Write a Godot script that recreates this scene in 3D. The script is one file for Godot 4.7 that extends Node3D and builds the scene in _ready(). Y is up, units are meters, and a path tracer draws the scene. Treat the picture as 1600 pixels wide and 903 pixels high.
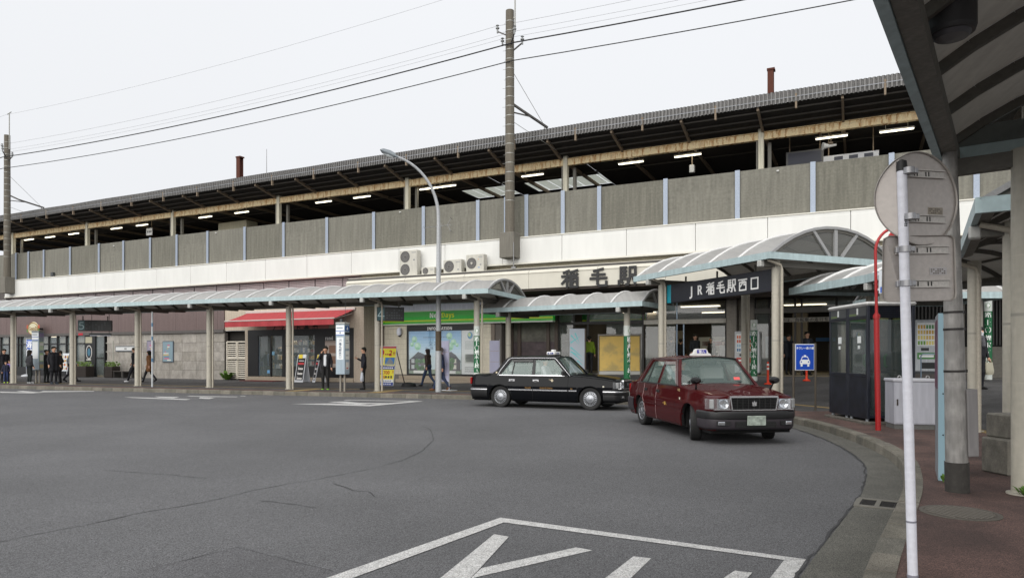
extends Node3D
# Station forecourt with a taxi circle, a raised railway platform and covered walkways.

class B:
	var v := PackedVector3Array()
	var n := PackedVector3Array()
	var c := PackedColorArray()
	var col := Color.WHITE
	var xf := Transform3D.IDENTITY
	func p3(a: Vector3, b: Vector3, d: Vector3, na: Vector3, nb: Vector3, nd: Vector3):
		v.append(xf * a); v.append(xf * d); v.append(xf * b)
		n.append(xf.basis * na); n.append(xf.basis * nd); n.append(xf.basis * nb)
		c.append(col); c.append(col); c.append(col)
	func tri(a: Vector3, b: Vector3, d: Vector3):
		var m := (b - a).cross(d - a).normalized()
		if m == Vector3.ZERO: return
		p3(a, b, d, m, m, m)
	func quad(a: Vector3, b: Vector3, d: Vector3, e: Vector3):
		tri(a, b, d); tri(a, d, e)
	func box(at: Vector3, size: Vector3, bev := 0.0, rot := Basis.IDENTITY):
		var h := size / 2.0
		var bb := minf(bev, minf(h.x, minf(h.y, h.z)) * 0.98)
		if bb <= 0.0:
			var q := func(x, y, z): return at + rot * Vector3(x * h.x, y * h.y, z * h.z)
			quad(q.call(-1, -1, 1), q.call(1, -1, 1), q.call(1, 1, 1), q.call(-1, 1, 1))
			quad(q.call(1, -1, -1), q.call(-1, -1, -1), q.call(-1, 1, -1), q.call(1, 1, -1))
			quad(q.call(1, -1, 1), q.call(1, -1, -1), q.call(1, 1, -1), q.call(1, 1, 1))
			quad(q.call(-1, -1, -1), q.call(-1, -1, 1), q.call(-1, 1, 1), q.call(-1, 1, -1))
			quad(q.call(-1, 1, 1), q.call(1, 1, 1), q.call(1, 1, -1), q.call(-1, 1, -1))
			quad(q.call(-1, -1, -1), q.call(1, -1, -1), q.call(1, -1, 1), q.call(-1, -1, 1))
			return
		var k := h - Vector3(bb, bb, bb)
		var f := func(x, y, z, ax):   # a corner's point on the face across axis ax
			var e := k
			e[ax] = h[ax]
			return at + rot * Vector3(x * e.x, y * e.y, z * e.z)
		for s in [-1.0, 1.0]:
			_or(f.call(s, -1, -1, 0), f.call(s, 1, -1, 0), f.call(s, 1, 1, 0), f.call(s, -1, 1, 0), rot.x * s)
			_or(f.call(-1, s, -1, 1), f.call(1, s, -1, 1), f.call(1, s, 1, 1), f.call(-1, s, 1, 1), rot.y * s)
			_or(f.call(-1, -1, s, 2), f.call(1, -1, s, 2), f.call(1, 1, s, 2), f.call(-1, 1, s, 2), rot.z * s)
			for t in [-1.0, 1.0]:
				_or(f.call(s, t, -1, 0), f.call(s, t, 1, 0), f.call(s, t, 1, 1), f.call(s, t, -1, 1), rot * Vector3(s, t, 0))
				_or(f.call(s, -1, t, 0), f.call(s, 1, t, 0), f.call(s, 1, t, 2), f.call(s, -1, t, 2), rot * Vector3(s, 0, t))
				_or(f.call(-1, s, t, 1), f.call(1, s, t, 1), f.call(1, s, t, 2), f.call(-1, s, t, 2), rot * Vector3(0, s, t))
				for u in [-1.0, 1.0]:
					_or3(f.call(s, t, u, 0), f.call(s, t, u, 1), f.call(s, t, u, 2), rot * Vector3(s, t, u))
	func _or(a: Vector3, b: Vector3, d: Vector3, e: Vector3, out: Vector3):
		if (b - a).cross(d - a).dot(out) > 0: quad(a, b, d, e)
		else: quad(e, d, b, a)
	func _or3(a: Vector3, b: Vector3, d: Vector3, out: Vector3):
		if (b - a).cross(d - a).dot(out) > 0: tri(a, b, d)
		else: tri(a, d, b)
	func bx(x0: float, x1: float, y0: float, y1: float, z0: float, z1: float, bev := 0.0):
		box(Vector3(x0 + x1, y0 + y1, z0 + z1) / 2.0, Vector3(absf(x1 - x0), absf(y1 - y0), absf(z1 - z0)), bev)
	func bar(a: Vector3, b: Vector3, w: float, h: float, up := Vector3.UP, bev := 0.0):   # a box from a to b, w wide, h along up
		var x := (b - a).normalized()
		var z := x.cross(up).normalized()
		var y := z.cross(x)
		box((a + b) / 2.0, Vector3(a.distance_to(b), h, w), bev, Basis(x, y, z))
	func tube(pts: Array, rad, seg := 10, caps := true):
		var rings := []
		var u := Vector3.ZERO
		for i in pts.size():
			var t: Vector3 = (pts[mini(i + 1, pts.size() - 1)] - pts[maxi(i - 1, 0)]).normalized()
			if u == Vector3.ZERO: u = t.cross(Vector3.RIGHT if absf(t.x) < 0.8 else Vector3.UP).normalized()
			u = (u - t * u.dot(t)).normalized()
			var w := t.cross(u)
			var ring := []
			var r: float = rad[i] if rad is Array else rad
			for k in seg:
				var a := TAU * k / seg
				var dd := u * cos(a) + w * sin(a)
				ring.append([pts[i] + dd * r, dd])
			rings.append(ring)
		for i in pts.size() - 1:
			for k in seg:
				var a = rings[i][k]; var b = rings[i][(k + 1) % seg]; var d = rings[i + 1][(k + 1) % seg]; var e = rings[i + 1][k]
				p3(a[0], b[0], d[0], a[1], b[1], d[1]); p3(a[0], d[0], e[0], a[1], d[1], e[1])
		if caps:
			for k in range(1, seg - 1):
				tri(rings[0][0][0], rings[0][k + 1][0], rings[0][k][0])
				tri(rings[-1][0][0], rings[-1][k][0], rings[-1][k + 1][0])
	func cyl(a: Vector3, b: Vector3, r: float, seg := 14, r2 := -1.0):
		tube([a, b], [r, r if r2 < 0 else r2], seg)
	func lathe(prof: Array, seg := 20, at := Vector3.ZERO, axis := Basis.IDENTITY):   # prof: Vector2(radius, height), from the bottom up
		for i in prof.size() - 1:
			var d: Vector2 = prof[i + 1] - prof[i]
			if d.length() < 1e-6: continue
			var nn := Vector2(d.y, -d.x).normalized()
			for k in seg:
				var q := []
				for kk in [k, k + 1]:
					var a = TAU * kk / seg
					q.append([cos(a), sin(a)])
				var f := func(pr: Vector2, cs): return at + axis * Vector3(pr.x * cs[0], pr.y, -pr.x * cs[1])
				var g := func(cs): return axis * Vector3(nn.x * cs[0], nn.y, -nn.x * cs[1])
				var a0 = f.call(prof[i], q[0]); var a1 = f.call(prof[i], q[1]); var b1 = f.call(prof[i + 1], q[1]); var b0 = f.call(prof[i + 1], q[0])
				if prof[i].x > 1e-6: p3(a0, a1, b1, g.call(q[0]), g.call(q[1]), g.call(q[1]))
				if prof[i + 1].x > 1e-6: p3(a0, b1, b0, g.call(q[0]), g.call(q[1]), g.call(q[0]))
	func prism(poly: PackedVector2Array, z0: float, z1: float, frame := Transform3D.IDENTITY):   # an outline in x and y, from z0 to z1
		var pl := poly
		if Geometry2D.is_polygon_clockwise(pl): pl.reverse()
		if signed(pl) < 0: pl.reverse()
		var k := frame
		for i in pl.size():
			var a := pl[i]; var b := pl[(i + 1) % pl.size()]
			quad(k * Vector3(a.x, a.y, z0), k * Vector3(b.x, b.y, z0), k * Vector3(b.x, b.y, z1), k * Vector3(a.x, a.y, z1))
		var t := Geometry2D.triangulate_polygon(pl)
		for i in range(0, t.size(), 3):
			var a := pl[t[i]]; var b := pl[t[i + 1]]; var d := pl[t[i + 2]]
			if (b - a).cross(d - a) < 0:
				var s := b; b = d; d = s
			tri(k * Vector3(a.x, a.y, z1), k * Vector3(b.x, b.y, z1), k * Vector3(d.x, d.y, z1))
			tri(k * Vector3(a.x, a.y, z0), k * Vector3(d.x, d.y, z0), k * Vector3(b.x, b.y, z0))
	static func signed(pl: PackedVector2Array) -> float:
		var s := 0.0
		for i in pl.size(): s += pl[i].cross(pl[(i + 1) % pl.size()])
		return s
	func flat(poly: PackedVector2Array, z: float, frame := Transform3D.IDENTITY):
		var t := Geometry2D.triangulate_polygon(poly)
		for i in range(0, t.size(), 3):
			var a := poly[t[i]]; var b := poly[t[i + 1]]; var d := poly[t[i + 2]]
			if (b - a).cross(d - a) < 0:
				var s := b; b = d; d = s
			tri(frame * Vector3(a.x, a.y, z), frame * Vector3(b.x, b.y, z), frame * Vector3(d.x, d.y, z))
	func grid(rows: Array, closed := false, flip := false):   # rows of points, smooth; faces look along (along row) x (to next row)
		var nr := rows.size(); var nc: int = rows[0].size()
		var nor := []
		for i in nr:
			var rr := []
			for j in nc:
				var jm: int = (j - 1 + nc) % nc if closed else maxi(j - 1, 0)
				var jp: int = (j + 1) % nc if closed else mini(j + 1, nc - 1)
				var m: Vector3 = (rows[i][jp] - rows[i][jm]).cross(rows[mini(i + 1, nr - 1)][j] - rows[maxi(i - 1, 0)][j])
				rr.append((-m if flip else m).normalized())
			nor.append(rr)
		for i in nr - 1:
			for j in (nc if closed else nc - 1):
				var k: int = (j + 1) % nc
				var q := [[rows[i][j], nor[i][j]], [rows[i][k], nor[i][k]], [rows[i + 1][k], nor[i + 1][k]], [rows[i + 1][j], nor[i + 1][j]]]
				if flip: q.reverse()
				if q[0][0].distance_squared_to(q[1][0]) + q[1][0].distance_squared_to(q[2][0]) > 1e-12:
					p3(q[0][0], q[1][0], q[2][0], q[0][1], q[1][1], q[2][1])
				p3(q[0][0], q[2][0], q[3][0], q[0][1], q[2][1], q[3][1])
	func flatten():
		for i in range(0, v.size(), 3):
			var m := -(v[i + 1] - v[i]).cross(v[i + 2] - v[i]).normalized()
			for j in 3: n[i + j] = m
	func mesh(off := Vector3.ZERO) -> ArrayMesh:
		var vv := v.duplicate()
		if off != Vector3.ZERO:
			for i in vv.size(): vv[i] += off
		var a := []
		a.resize(Mesh.ARRAY_MAX)
		a[Mesh.ARRAY_VERTEX] = vv; a[Mesh.ARRAY_NORMAL] = n; a[Mesh.ARRAY_COLOR] = c
		var m := ArrayMesh.new()
		if vv.size(): m.add_surface_from_arrays(Mesh.PRIMITIVE_TRIANGLES, a)
		return m

var taken := {}
var offs := {}
var rng := RandomNumberGenerator.new()
const UP := Vector3.UP

func numbered(called: String) -> String:
	var k: int = taken.get(called, 0)
	taken[called] = k + 1
	return called if k == 0 else "%s_%03d" % [called, k]

func thing(called: String, label: String, category: String, group := "", frame := Transform3D.IDENTITY, base := Vector3.ZERO) -> Node3D:
	var o := Node3D.new()
	o.name = numbered(called)
	add_child(o, true)
	o.transform = frame * Transform3D(Basis.IDENTITY, base)
	offs[o] = -base
	o.set_meta("label", label); o.set_meta("category", category)
	if group: o.set_meta("group", group)
	return o

func obj(called: String, b: B, m: Material, parent: Node3D = null, label := "") -> MeshInstance3D:
	var o := MeshInstance3D.new()
	o.name = called if parent else numbered(called)
	var off: Vector3 = offs.get(parent, Vector3.ZERO) if parent else Vector3.ZERO
	offs[o] = off
	o.mesh = b.mesh(off)
	o.material_override = null
	if o.mesh.get_surface_count(): o.mesh.surface_set_material(0, m)
	if label: o.set_meta("label", label)
	(parent if parent else self).add_child(o, true)
	return o

func struct(called: String, b: B, m: Material) -> MeshInstance3D:
	var o := obj(called, b, m)
	o.set_meta("kind", "structure")
	return o

func copy(o: Node3D, label: String, at: Transform3D) -> Node3D:
	var r: Node3D = o.duplicate()
	r.name = numbered(str(o.name).trim_suffix("_" + str(o.name).get_slice("_", str(o.name).get_slice_count("_") - 1)) if str(o.name).right(3).is_valid_int() else str(o.name))
	add_child(r, true)
	r.transform = at
	r.set_meta("label", label)
	return r

# ---- surfaces -------------------------------------------------------------
var tex := {}
var mats := {}

func ramp_img(size: int, freq: float, sd: int, lo: float, hi: float, sx := 1, sy := 1, oct := 4, gain := 0.5, contrast := 1.0) -> ImageTexture:
	var f := FastNoiseLite.new()
	f.seed = sd; f.frequency = freq; f.fractal_octaves = oct; f.fractal_gain = gain
	var im := f.get_seamless_image(size / sx, size / sy)
	im.convert(Image.FORMAT_RGB8)
	var w := im.get_width(); var h := im.get_height()
	for y in h:
		for x in w:
			var k := clampf((im.get_pixel(x, y).r - 0.5) * contrast + 0.5, 0, 1)
			var g := lerpf(lo, hi, k)
			im.set_pixel(x, y, Color(g, g, g))
	if sx > 1 or sy > 1: im.resize(size, size, Image.INTERPOLATE_CUBIC)
	return ImageTexture.create_from_image(im)

func speckle(size: int, sd: int, base: float, dark: float, light: float, many: float) -> ImageTexture:
	var r := RandomNumberGenerator.new()
	r.seed = sd
	var im := Image.create(size, size, false, Image.FORMAT_RGB8)
	for y in size:
		for x in size:
			var g := base + r.randfn(0, 0.07)
			g = clampf(g, dark, light)
			im.set_pixel(x, y, Color(g, g, g * 1.005))
	for i in int(size * size * many):
		var x := r.randi() % size; var y := r.randi() % size
		var g := light if r.randf() < 0.45 else dark
		g += r.randf_range(-0.06, 0.06)
		var s := 1 + r.randi() % 3
		for k in s:
			im.set_pixel((x + k % 2) % size, (y + k / 2) % size, Color(g, g * r.randf_range(0.97, 1.0), g * 0.98))
	return ImageTexture.create_from_image(im)

func make_textures():
	M("pit", Color(0.06, 0.06, 0.06), 0.95)
	M("slot_dark", Color(0.10, 0.10, 0.10), 0.7)
	tex.asphalt = speckle(1024, 3, 0.74, 0.38, 1.0, 0.2)
	tex.grain = speckle(512, 8, 0.86, 0.62, 1.0, 0.25)
	tex.clean = ramp_img(256, 0.02, 29, 0.95, 1.0, 1, 8, 4, 0.6, 1.3)
	tex.blotch = ramp_img(512, 0.006, 5, 0.74, 1.0, 1, 1, 5, 0.55, 1.5)
	tex.road_blotch = ramp_img(512, 0.007, 15, 0.90, 1.0, 1, 1, 5, 0.6, 1.5)
	tex.mild = ramp_img(256, 0.04, 19, 0.94, 1.0, 1, 1, 4, 0.6, 1.4)
	tex.fine = ramp_img(256, 0.05, 9, 0.88, 1.0, 1, 1, 4, 0.6, 1.4)
	tex.grit = ramp_img(256, 0.2, 21, 0.0, 1.0, 1, 1, 3, 0.6, 1.3)
	tex.streak = ramp_img(512, 0.03, 7, 0.84, 1.0, 1, 16, 4, 0.6, 1.4)
	tex.soft_streak = ramp_img(512, 0.02, 17, 0.91, 1.0, 1, 12, 4, 0.6, 1.5)
	tex.marble = ramp_img(512, 0.012, 31, 0.82, 1.0, 1, 2, 5, 0.6, 1.8)
	tex.brush = ramp_img(256, 0.08, 41, 0.82, 1.0, 8, 1, 3, 0.6, 1.3)
	# rust: a colour picture, cream paint that gives way to brown in long patches
	var f := FastNoiseLite.new()
	f.seed = 77; f.frequency = 0.02; f.fractal_octaves = 5; f.fractal_gain = 0.62
	var im := f.get_seamless_image(512, 96)
	im.convert(Image.FORMAT_RGB8)
	for y in im.get_height():
		for x in im.get_width():
			var k := im.get_pixel(x, y).r
			var t := smoothstep(0.46, 0.66, k)
			var cc := Color(0.93, 0.87, 0.72).lerp(Color(0.78, 0.58, 0.36), t)
			cc = cc.lerp(Color(0.52, 0.33, 0.19), smoothstep(0.62, 0.80, k))
			im.set_pixel(x, y, cc)
	im.resize(512, 512)
	tex.rust = ImageTexture.create_from_image(im)
	# faded noticeboard: mottled yellow felt
	im = Image.create(128, 128, false, Image.FORMAT_RGB8)
	f.frequency = 0.02; f.seed = 5
	var im2 := f.get_seamless_image(128, 128)
	for y in 128:
		for x in 128:
			var k := im2.get_pixel(x, y).r
			im.set_pixel(x, y, Color(0.83, 0.71, 0.42).lerp(Color(0.70, 0.62, 0.42), smoothstep(0.4, 0.8, k)))
	tex.felt = ImageTexture.create_from_image(im)

func M(called: String, color := Color.WHITE, rough := 0.6, metal := 0.0, t := "", scale := 1.0, world := true, t2 := "", scale2 := 0.1) -> StandardMaterial3D:
	if mats.has(called): return mats[called]
	var m := StandardMaterial3D.new()
	m.resource_name = called
	m.albedo_color = color; m.roughness = rough; m.metallic = metal
	if t:
		m.albedo_texture = tex[t]
		m.uv1_triplanar = true; m.uv1_world_triplanar = world
		m.uv1_scale = Vector3(scale, scale, scale)
	if t2:
		m.detail_enabled = true
		m.detail_albedo = tex[t2]; m.detail_blend_mode = BaseMaterial3D.BLEND_MODE_MUL
		m.detail_uv_layer = BaseMaterial3D.DETAIL_UV_2
		m.uv2_triplanar = true; m.uv2_world_triplanar = world
		m.uv2_scale = Vector3(scale2, scale2, scale2)
	mats[called] = m
	return m

func bump(m: StandardMaterial3D, t: String, cm: float) -> StandardMaterial3D:
	m.heightmap_enabled = true; m.heightmap_texture = tex[t]; m.heightmap_scale = cm
	return m

func VC(rough := 0.6) -> StandardMaterial3D:   # colours carried by the vertices
	var key := "print_%d" % int(rough * 100)
	var m := M(key, Color.WHITE, rough)
	m.vertex_color_use_as_albedo = true
	return m

func glass(called: String, color: Color, alpha: float, rough := 0.02) -> StandardMaterial3D:
	if mats.has(called): return mats[called]
	var m := M(called, color, rough)
	m.transparency = BaseMaterial3D.TRANSPARENCY_ALPHA
	m.albedo_color.a = alpha
	return m

func glow(called: String, color: Color, energy: float) -> StandardMaterial3D:
	if mats.has(called): return mats[called]
	var m := M(called, color, 0.5)
	m.emission_enabled = true; m.emission = color; m.emission_energy_multiplier = energy
	return m

func C(hex: String) -> Color: return Color(hex)
func L(hex: String) -> Color: return Color(hex).srgb_to_linear()   # for vertex colours

# ---- lettering: strokes on a 9 x 9 grid, x then y (down) --------------------
const GLYPH := {
	"稲": "40 11/03 53/31 39/34 07/34 56/90 51/52 63/72 73/92 83/54 59/64 94 99 69 64/66 96",
	"毛": "70 21/13 83/05 95/41 48 59 99 97", "駅": "10 16/10 40/12 42/14 44/30 36/16 56 59 49/07 09/17 28/60 90 94 64/60 65 59/74 99",
	"西": "01 91/13 19 89 83 13/41 44 26/61 65 85", "口": "11 19 89 81 11", "タ": "40 15/32 82 66 29/34 66", "ク": "40 14/32 82 66 29",
	"シ": "11 32/04 25/19 58 93", "ー": "15 95", "乗": "70 21/03 93/40 49/23 26/73 76/06 96/46 09/56 99", "り": "21 25 36/70 75 49",
	"場": "03 43/21 28/08 47/50 90 93 53 50/45 95/65 48/66 96 89/76 59", "路": "00 30 33 03 00/23 28/25 45/05 08/09 48/60 43/61 91 55/62 95/56 96 99 59 56",
	"上": "40 49/44 84/09 99", "煙": "03 05/42 35/20 25 09/25 48/51 91/52 92 95 55 52/61 65/81 85/57 97/75 79/49 99",
	"ポ": "03 83/40 49/25 08/65 88/80 91", "イ": "80 15/53 59", "捨": "03 33/20 29 08/06 35/60 34/60 94/54 84/63 67/45 95/57 87 89 59 57",
	"て": "01 91 54 57 89", "海": "00 11/03 14/09 26/40 33/41 91/43 83 79/43 38 88/25 95/63 68", "鮮": "20 02/21 41/03 43 47 07 03/23 27/05 45/08 09/48 49/60 71/90 81/52 92/54 94/56 96/72 79",
	"丼": "13 83/06 96/30 36 19/60 69/45 56", "中": "12 82 86 16 12/40 49", "は": "11 06 19/33 93/71 77 59 48 67 99", "の": "52 48 28 05 42 72 95 78",
	"自": "40 31/12 82 89 19 12/14 84/16 86", "転": "01 41/03 43 46 06 03/20 29/07 47/51 91/44 94/64 58 98/76 99", "車": "01 91/12 82 86 16 12/14 84/08 98/40 49",
	"走": "21 71/03 93/40 45/45 85/26 09/25 49 99/47 87", "行": "30 02/33 05/24 29/51 91/44 94/74 79 59", "を": "11 81/40 14 54/85 36 38 88", "禁": "02 42/20 24/52 92/70 74/25 75/06 96/47 49/27 18/67 88",
	"道": "00 11/03 23 27 09 99/32 92/50 61/80 71/43 83 88 43/45 85", "ン": "11 33/19 58 92", "ド": "30 39/34 86/61 72/80 91", "楽": "40 31/31 61 65 35 31/33 63/11 22/81 72/06 96/45 49/36 09/56 99",
	"市": "40 42/02 92/14 18/14 84 88/42 49", "ブ": "01 81 66 29/70 81/90 91", "ラ": "20 70/03 83 67 39", "分": "30 04/60 94/24 74 79 59/44 19", "全": "40 04/40 94/25 75/27 77/09 99/45 49",
	"大": "03 93/40 44 09/44 99", "戸": "11 81/23 83 86 26/23 26 09", "建": "00 30 13 34 18/18 99/52 92/41 81 85 41/43 93/60 68/46 86", "円": "11 19/11 91 99/51 55/15 95", "万": "01 91/31 25 09/34 84 79 59",
	"人": "40 34 09/44 99", "個": "30 03/23 29/41 91 99 49 41/53 83/63 65/55 85 88 58 55", "金": "40 03/40 94/25 75/07 97/43 49/09 99", "止": "40 49/44 84/13 19/09 99", "、": "17 39", "○": "30 70 92 96 79 29 06 02 30"}

func strokes(b: B, text: String, size: float, frame: Transform3D, thick := 0.11, depth := 0.0, step := 1.15, vertical := false, wide := 1.0):
	# writes on the frame's x-y plane from its origin (left, top), y up; depth > 0 gives solid strokes
	var k := 0
	for ch in text:
		var o := Vector2(0, -k * size * step) if vertical else Vector2(k * size * step * wide, 0)
		k += 1
		if not GLYPH.has(ch): continue
		var no := 0
		for st in (GLYPH[ch] as String).split("/"):
			var pts := []
			for q in st.split(" "): pts.append(o + Vector2(float(q[0]) * wide, -float(q[1])) / 9.0 * size)
			for i in pts.size() - 1:
				var a: Vector2 = pts[i]; var d: Vector2 = pts[i + 1]
				var t := (d - a).normalized() * size * thick * 0.5
				var s := Vector2(-t.y, t.x)
				a -= t * 0.8; d += t * 0.8
				no += 1
				var z := depth + 0.0004 * no * (size / 0.3 if depth > 0 else 0.25)
				if depth > 0: b.prism(PackedVector2Array([a - s, d - s, d + s, a + s]), 0.0, z, frame)
				else: b.flat(PackedVector2Array([a - s, d - s, d + s, a + s]), z, frame)

func letters(called: String, text: String, size: float, at: Transform3D, m: Material, parent: Node3D, depth := 0.004, font := "Droid Sans", bold := false, squeeze := 1.0) -> MeshInstance3D:
	var f := SystemFont.new()
	f.font_names = PackedStringArray([font])
	if bold: f.font_weight = 700
	var t := TextMesh.new()
	t.text = text; t.font = f; t.font_size = 64
	t.pixel_size = size / 46.0   # size = height of a capital
	t.depth = depth; t.curve_step = 2.0
	t.material = m
	var o := MeshInstance3D.new()
	o.name = called
	o.mesh = t
	parent.add_child(o, true)
	o.transform = Transform3D(Basis.IDENTITY, offs.get(parent, Vector3.ZERO)) * at * Transform3D(Basis.IDENTITY.scaled(Vector3(squeeze, 1, 1)), Vector3.ZERO)
	return o

# ---- measuring: the facade runs along s, n stands out from it ---------------
const SA := deg_to_rad(26.5)
var ST := Transform3D(Basis(Vector3(cos(SA), 0, sin(SA)), UP, Vector3(-sin(SA), 0, cos(SA))), Vector3(-16.6, 0, -40))

func fs(px: float, nn := 0.0) -> float:
	var r := (px - 800.0) / 1089.0
	return (r * (40.0 - cos(SA) * nn) + 16.6 + sin(SA) * nn) / (cos(SA) + sin(SA) * r)
func fd(px: float, nn := 0.0) -> float: return 40.0 - sin(SA) * fs(px, nn) - cos(SA) * nn
func fh(px: float, py: float, nn := 0.0) -> float: return 1.51 + (556.0 - py) / 1089.0 * fd(px, nn)
func at(px: float, d: float, y := 0.0) -> Vector3: return Vector3((px - 800.0) / 1089.0 * d, y, -d)
func g(px: float, py: float, h := 0.0) -> Vector3: return at(px, (1.51 - h) * 1089.0 / (py - 556.0), h)
func turned(deg: float, where: Vector3) -> Transform3D: return Transform3D(Basis(UP, deg_to_rad(deg)), where)

# ---- light and lens -------------------------------------------------------------
func make_view():
	var cam := Camera3D.new()
	cam.name = "camera"
	cam.projection = Camera3D.PROJECTION_FRUSTUM
	cam.near = 0.05; cam.far = 600.0
	cam.size = 0.1 * 451.5 / 1089.0
	cam.frustum_offset = Vector2(0, 0.05 * 104.5 / 1089.0)
	cam.position = Vector3(0, 1.51, 0)
	add_child(cam)
	cam.current = true
	var sky := Sky.new()
	var sm := ProceduralSkyMaterial.new()
	sm.sky_top_color = Color(0.955, 0.962, 0.975)
	sm.sky_horizon_color = Color(0.922, 0.93, 0.942)
	sm.sky_curve = 0.35
	sm.ground_bottom_color = Color(0.35, 0.35, 0.36); sm.ground_horizon_color = Color(0.6, 0.6, 0.6)
	sm.energy_multiplier = 0.49
	var cl := FastNoiseLite.new()
	cl.seed = 12; cl.frequency = 0.004; cl.fractal_octaves = 5
	var im := cl.get_seamless_image(1024, 512)
	im.convert(Image.FORMAT_RGBA8)
	for y in 512:
		for x in 1024:
			var k := im.get_pixel(x, y).r
			im.set_pixel(x, y, Color(0.62, 0.64, 0.68, 0.10 + 0.16 * k))
	sm.sky_cover = ImageTexture.create_from_image(im)
	sm.sky_cover_modulate = Color(1, 1, 1, 0.55)
	sky.sky_material = sm
	var e := Environment.new()
	e.background_mode = Environment.BG_SKY
	e.sky = sky
	e.tonemap_mode = Environment.TONE_MAPPER_LINEAR
	e.tonemap_exposure = 2.0
	e.sdfgi_enabled = true; e.ssao_enabled = true; e.ssil_enabled = true
	var we := WorldEnvironment.new()
	we.environment = e
	add_child(we)
	var sun := DirectionalLight3D.new()
	sun.name = "sun"
	sun.sky_mode = DirectionalLight3D.SKY_MODE_LIGHT_ONLY
	sun.light_energy = 0.5; sun.light_angular_distance = 90.0
	sun.light_color = Color(1.0, 0.985, 0.96); sun.shadow_enabled = true
	sun.rotation_degrees = Vector3(-36, -24, 0)
	add_child(sun)

# ---- ground ---------------------------------------------------------------------
var kerb := PackedVector2Array([Vector2(-66, -49.2), Vector2(-40, -38.7), Vector2(-23.7, -32.3), Vector2(-11.9, -27.75), Vector2(-1.55, -24.05), Vector2(1.6, -22.75), Vector2(3.6, -21.5), Vector2(5.0, -19.9), Vector2(5.85, -18.0),
	Vector2(6.18, -16.3), Vector2(6.26, -14.6), Vector2(6.08, -12.7), Vector2(5.66, -10.7), Vector2(5.2, -9.35), Vector2(4.62, -8.2), Vector2(3.98, -7.1), Vector2(3.25, -5.98), Vector2(2.5, -4.84), Vector2(1.2, -2.75), Vector2(0.1, -0.9), Vector2(-1.1, 1.1), Vector2(-3.2, 4.6), Vector2(-8, 13)])
var kpts := []   # the kerb line again, smooth, a point every 0.1 m: [point, outward]

func smooth_kerb():
	var c := Curve3D.new()
	c.bake_interval = 0.1
	for i in kerb.size():
		var t := (kerb[mini(i + 1, kerb.size() - 1)] - kerb[maxi(i - 1, 0)]).normalized()
		var li := kerb[i].distance_to(kerb[maxi(i - 1, 0)]) * 0.33
		var lo := kerb[i].distance_to(kerb[mini(i + 1, kerb.size() - 1)]) * 0.33
		c.add_point(Vector3(kerb[i].x, 0, kerb[i].y), Vector3(-t.x, 0, -t.y) * li, Vector3(t.x, 0, t.y) * lo)
	var p := c.get_baked_points()
	for i in p.size():
		var t := (p[mini(i + 1, p.size() - 1)] - p[maxi(i - 1, 0)]).normalized()
		kpts.append([p[i], Vector3(t.z, 0, -t.x)])

func kerb_at(p: Vector3) -> int:
	var best := 0
	for i in range(0, kpts.size(), 2):
		if kpts[i][0].distance_squared_to(p) < kpts[best][0].distance_squared_to(p): best = i
	return best

func rise(x: float, off: float) -> float: return 0.55 * smoothstep(-4.0, 6.0, x) * smoothstep(2.4, 8.5, off)

func pave(off: float, i: int, lift := 0.0) -> Vector3:
	var q: Vector3 = kpts[i][0] + kpts[i][1] * off
	return q + UP * (0.146 + lift + rise(q.x, off))

func ground_y(p: Vector3) -> float:
	var i := kerb_at(p)
	var off: float = (p - kpts[i][0]).dot(kpts[i][1])
	return 0.0 if off < 0 else 0.146 + rise(p.x, off)

func on_pavement(px: float, d: float) -> Vector3:
	var p := at(px, d)
	p.y = ground_y(p)
	return p

func band(b: B, o0: float, o1: float, lift: float, step := 4, from := 0, to := -1, n := 1):
	var rows := []
	var last := kpts.size() - 1 if to < 0 else to
	for k in n + 1:
		var row := []
		var i := from
		while i < last:
			row.append(pave(lerpf(o0, o1, float(k) / n), i, lift))
			i += step
		row.append(pave(lerpf(o0, o1, float(k) / n), last, lift))
		rows.append(row)
	b.grid(rows)

func ribbon(b: B, pts: Array, w: float, y: float, jit := 0.0):
	var rows := [[], []]
	var fine := []
	for i in pts.size() - 1:
		var k := maxi(1, int(pts[i].distance_to(pts[i + 1]) / 0.12)) if jit > 0 else 1
		for q in k: fine.append((pts[i] as Vector3).lerp(pts[i + 1], float(q) / k))
	fine.append(pts[-1])
	for i in fine.size():
		var t: Vector3 = (fine[mini(i + 1, fine.size() - 1)] - fine[maxi(i - 1, 0)]).normalized()
		var s := Vector3(t.z, 0, -t.x)
		var p: Vector3 = fine[i] + s * rng.randf_range(-jit, jit)
		var ww := w * (1.0 if jit == 0 else rng.randf_range(0.35, 1.2))
		rows[0].append(Vector3(p.x, y, p.z) - s * ww / 2); rows[1].append(Vector3(p.x, y, p.z) + s * ww / 2)
	b.grid(rows)

func gpoly(b: B, pts: Array, y: float):
	var pl := PackedVector2Array()
	for p in pts:
		var q: Vector3 = g(p[0], p[1])
		pl.append(Vector2(q.x, -q.z))
	b.flat(pl, y, Transform3D(Basis(Vector3.RIGHT, Vector3(0, 0, -1), UP), Vector3.ZERO))

func gp(list: Array) -> Array:
	var r := []
	for p in list: r.append(g(p[0], p[1]))
	return r

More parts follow.
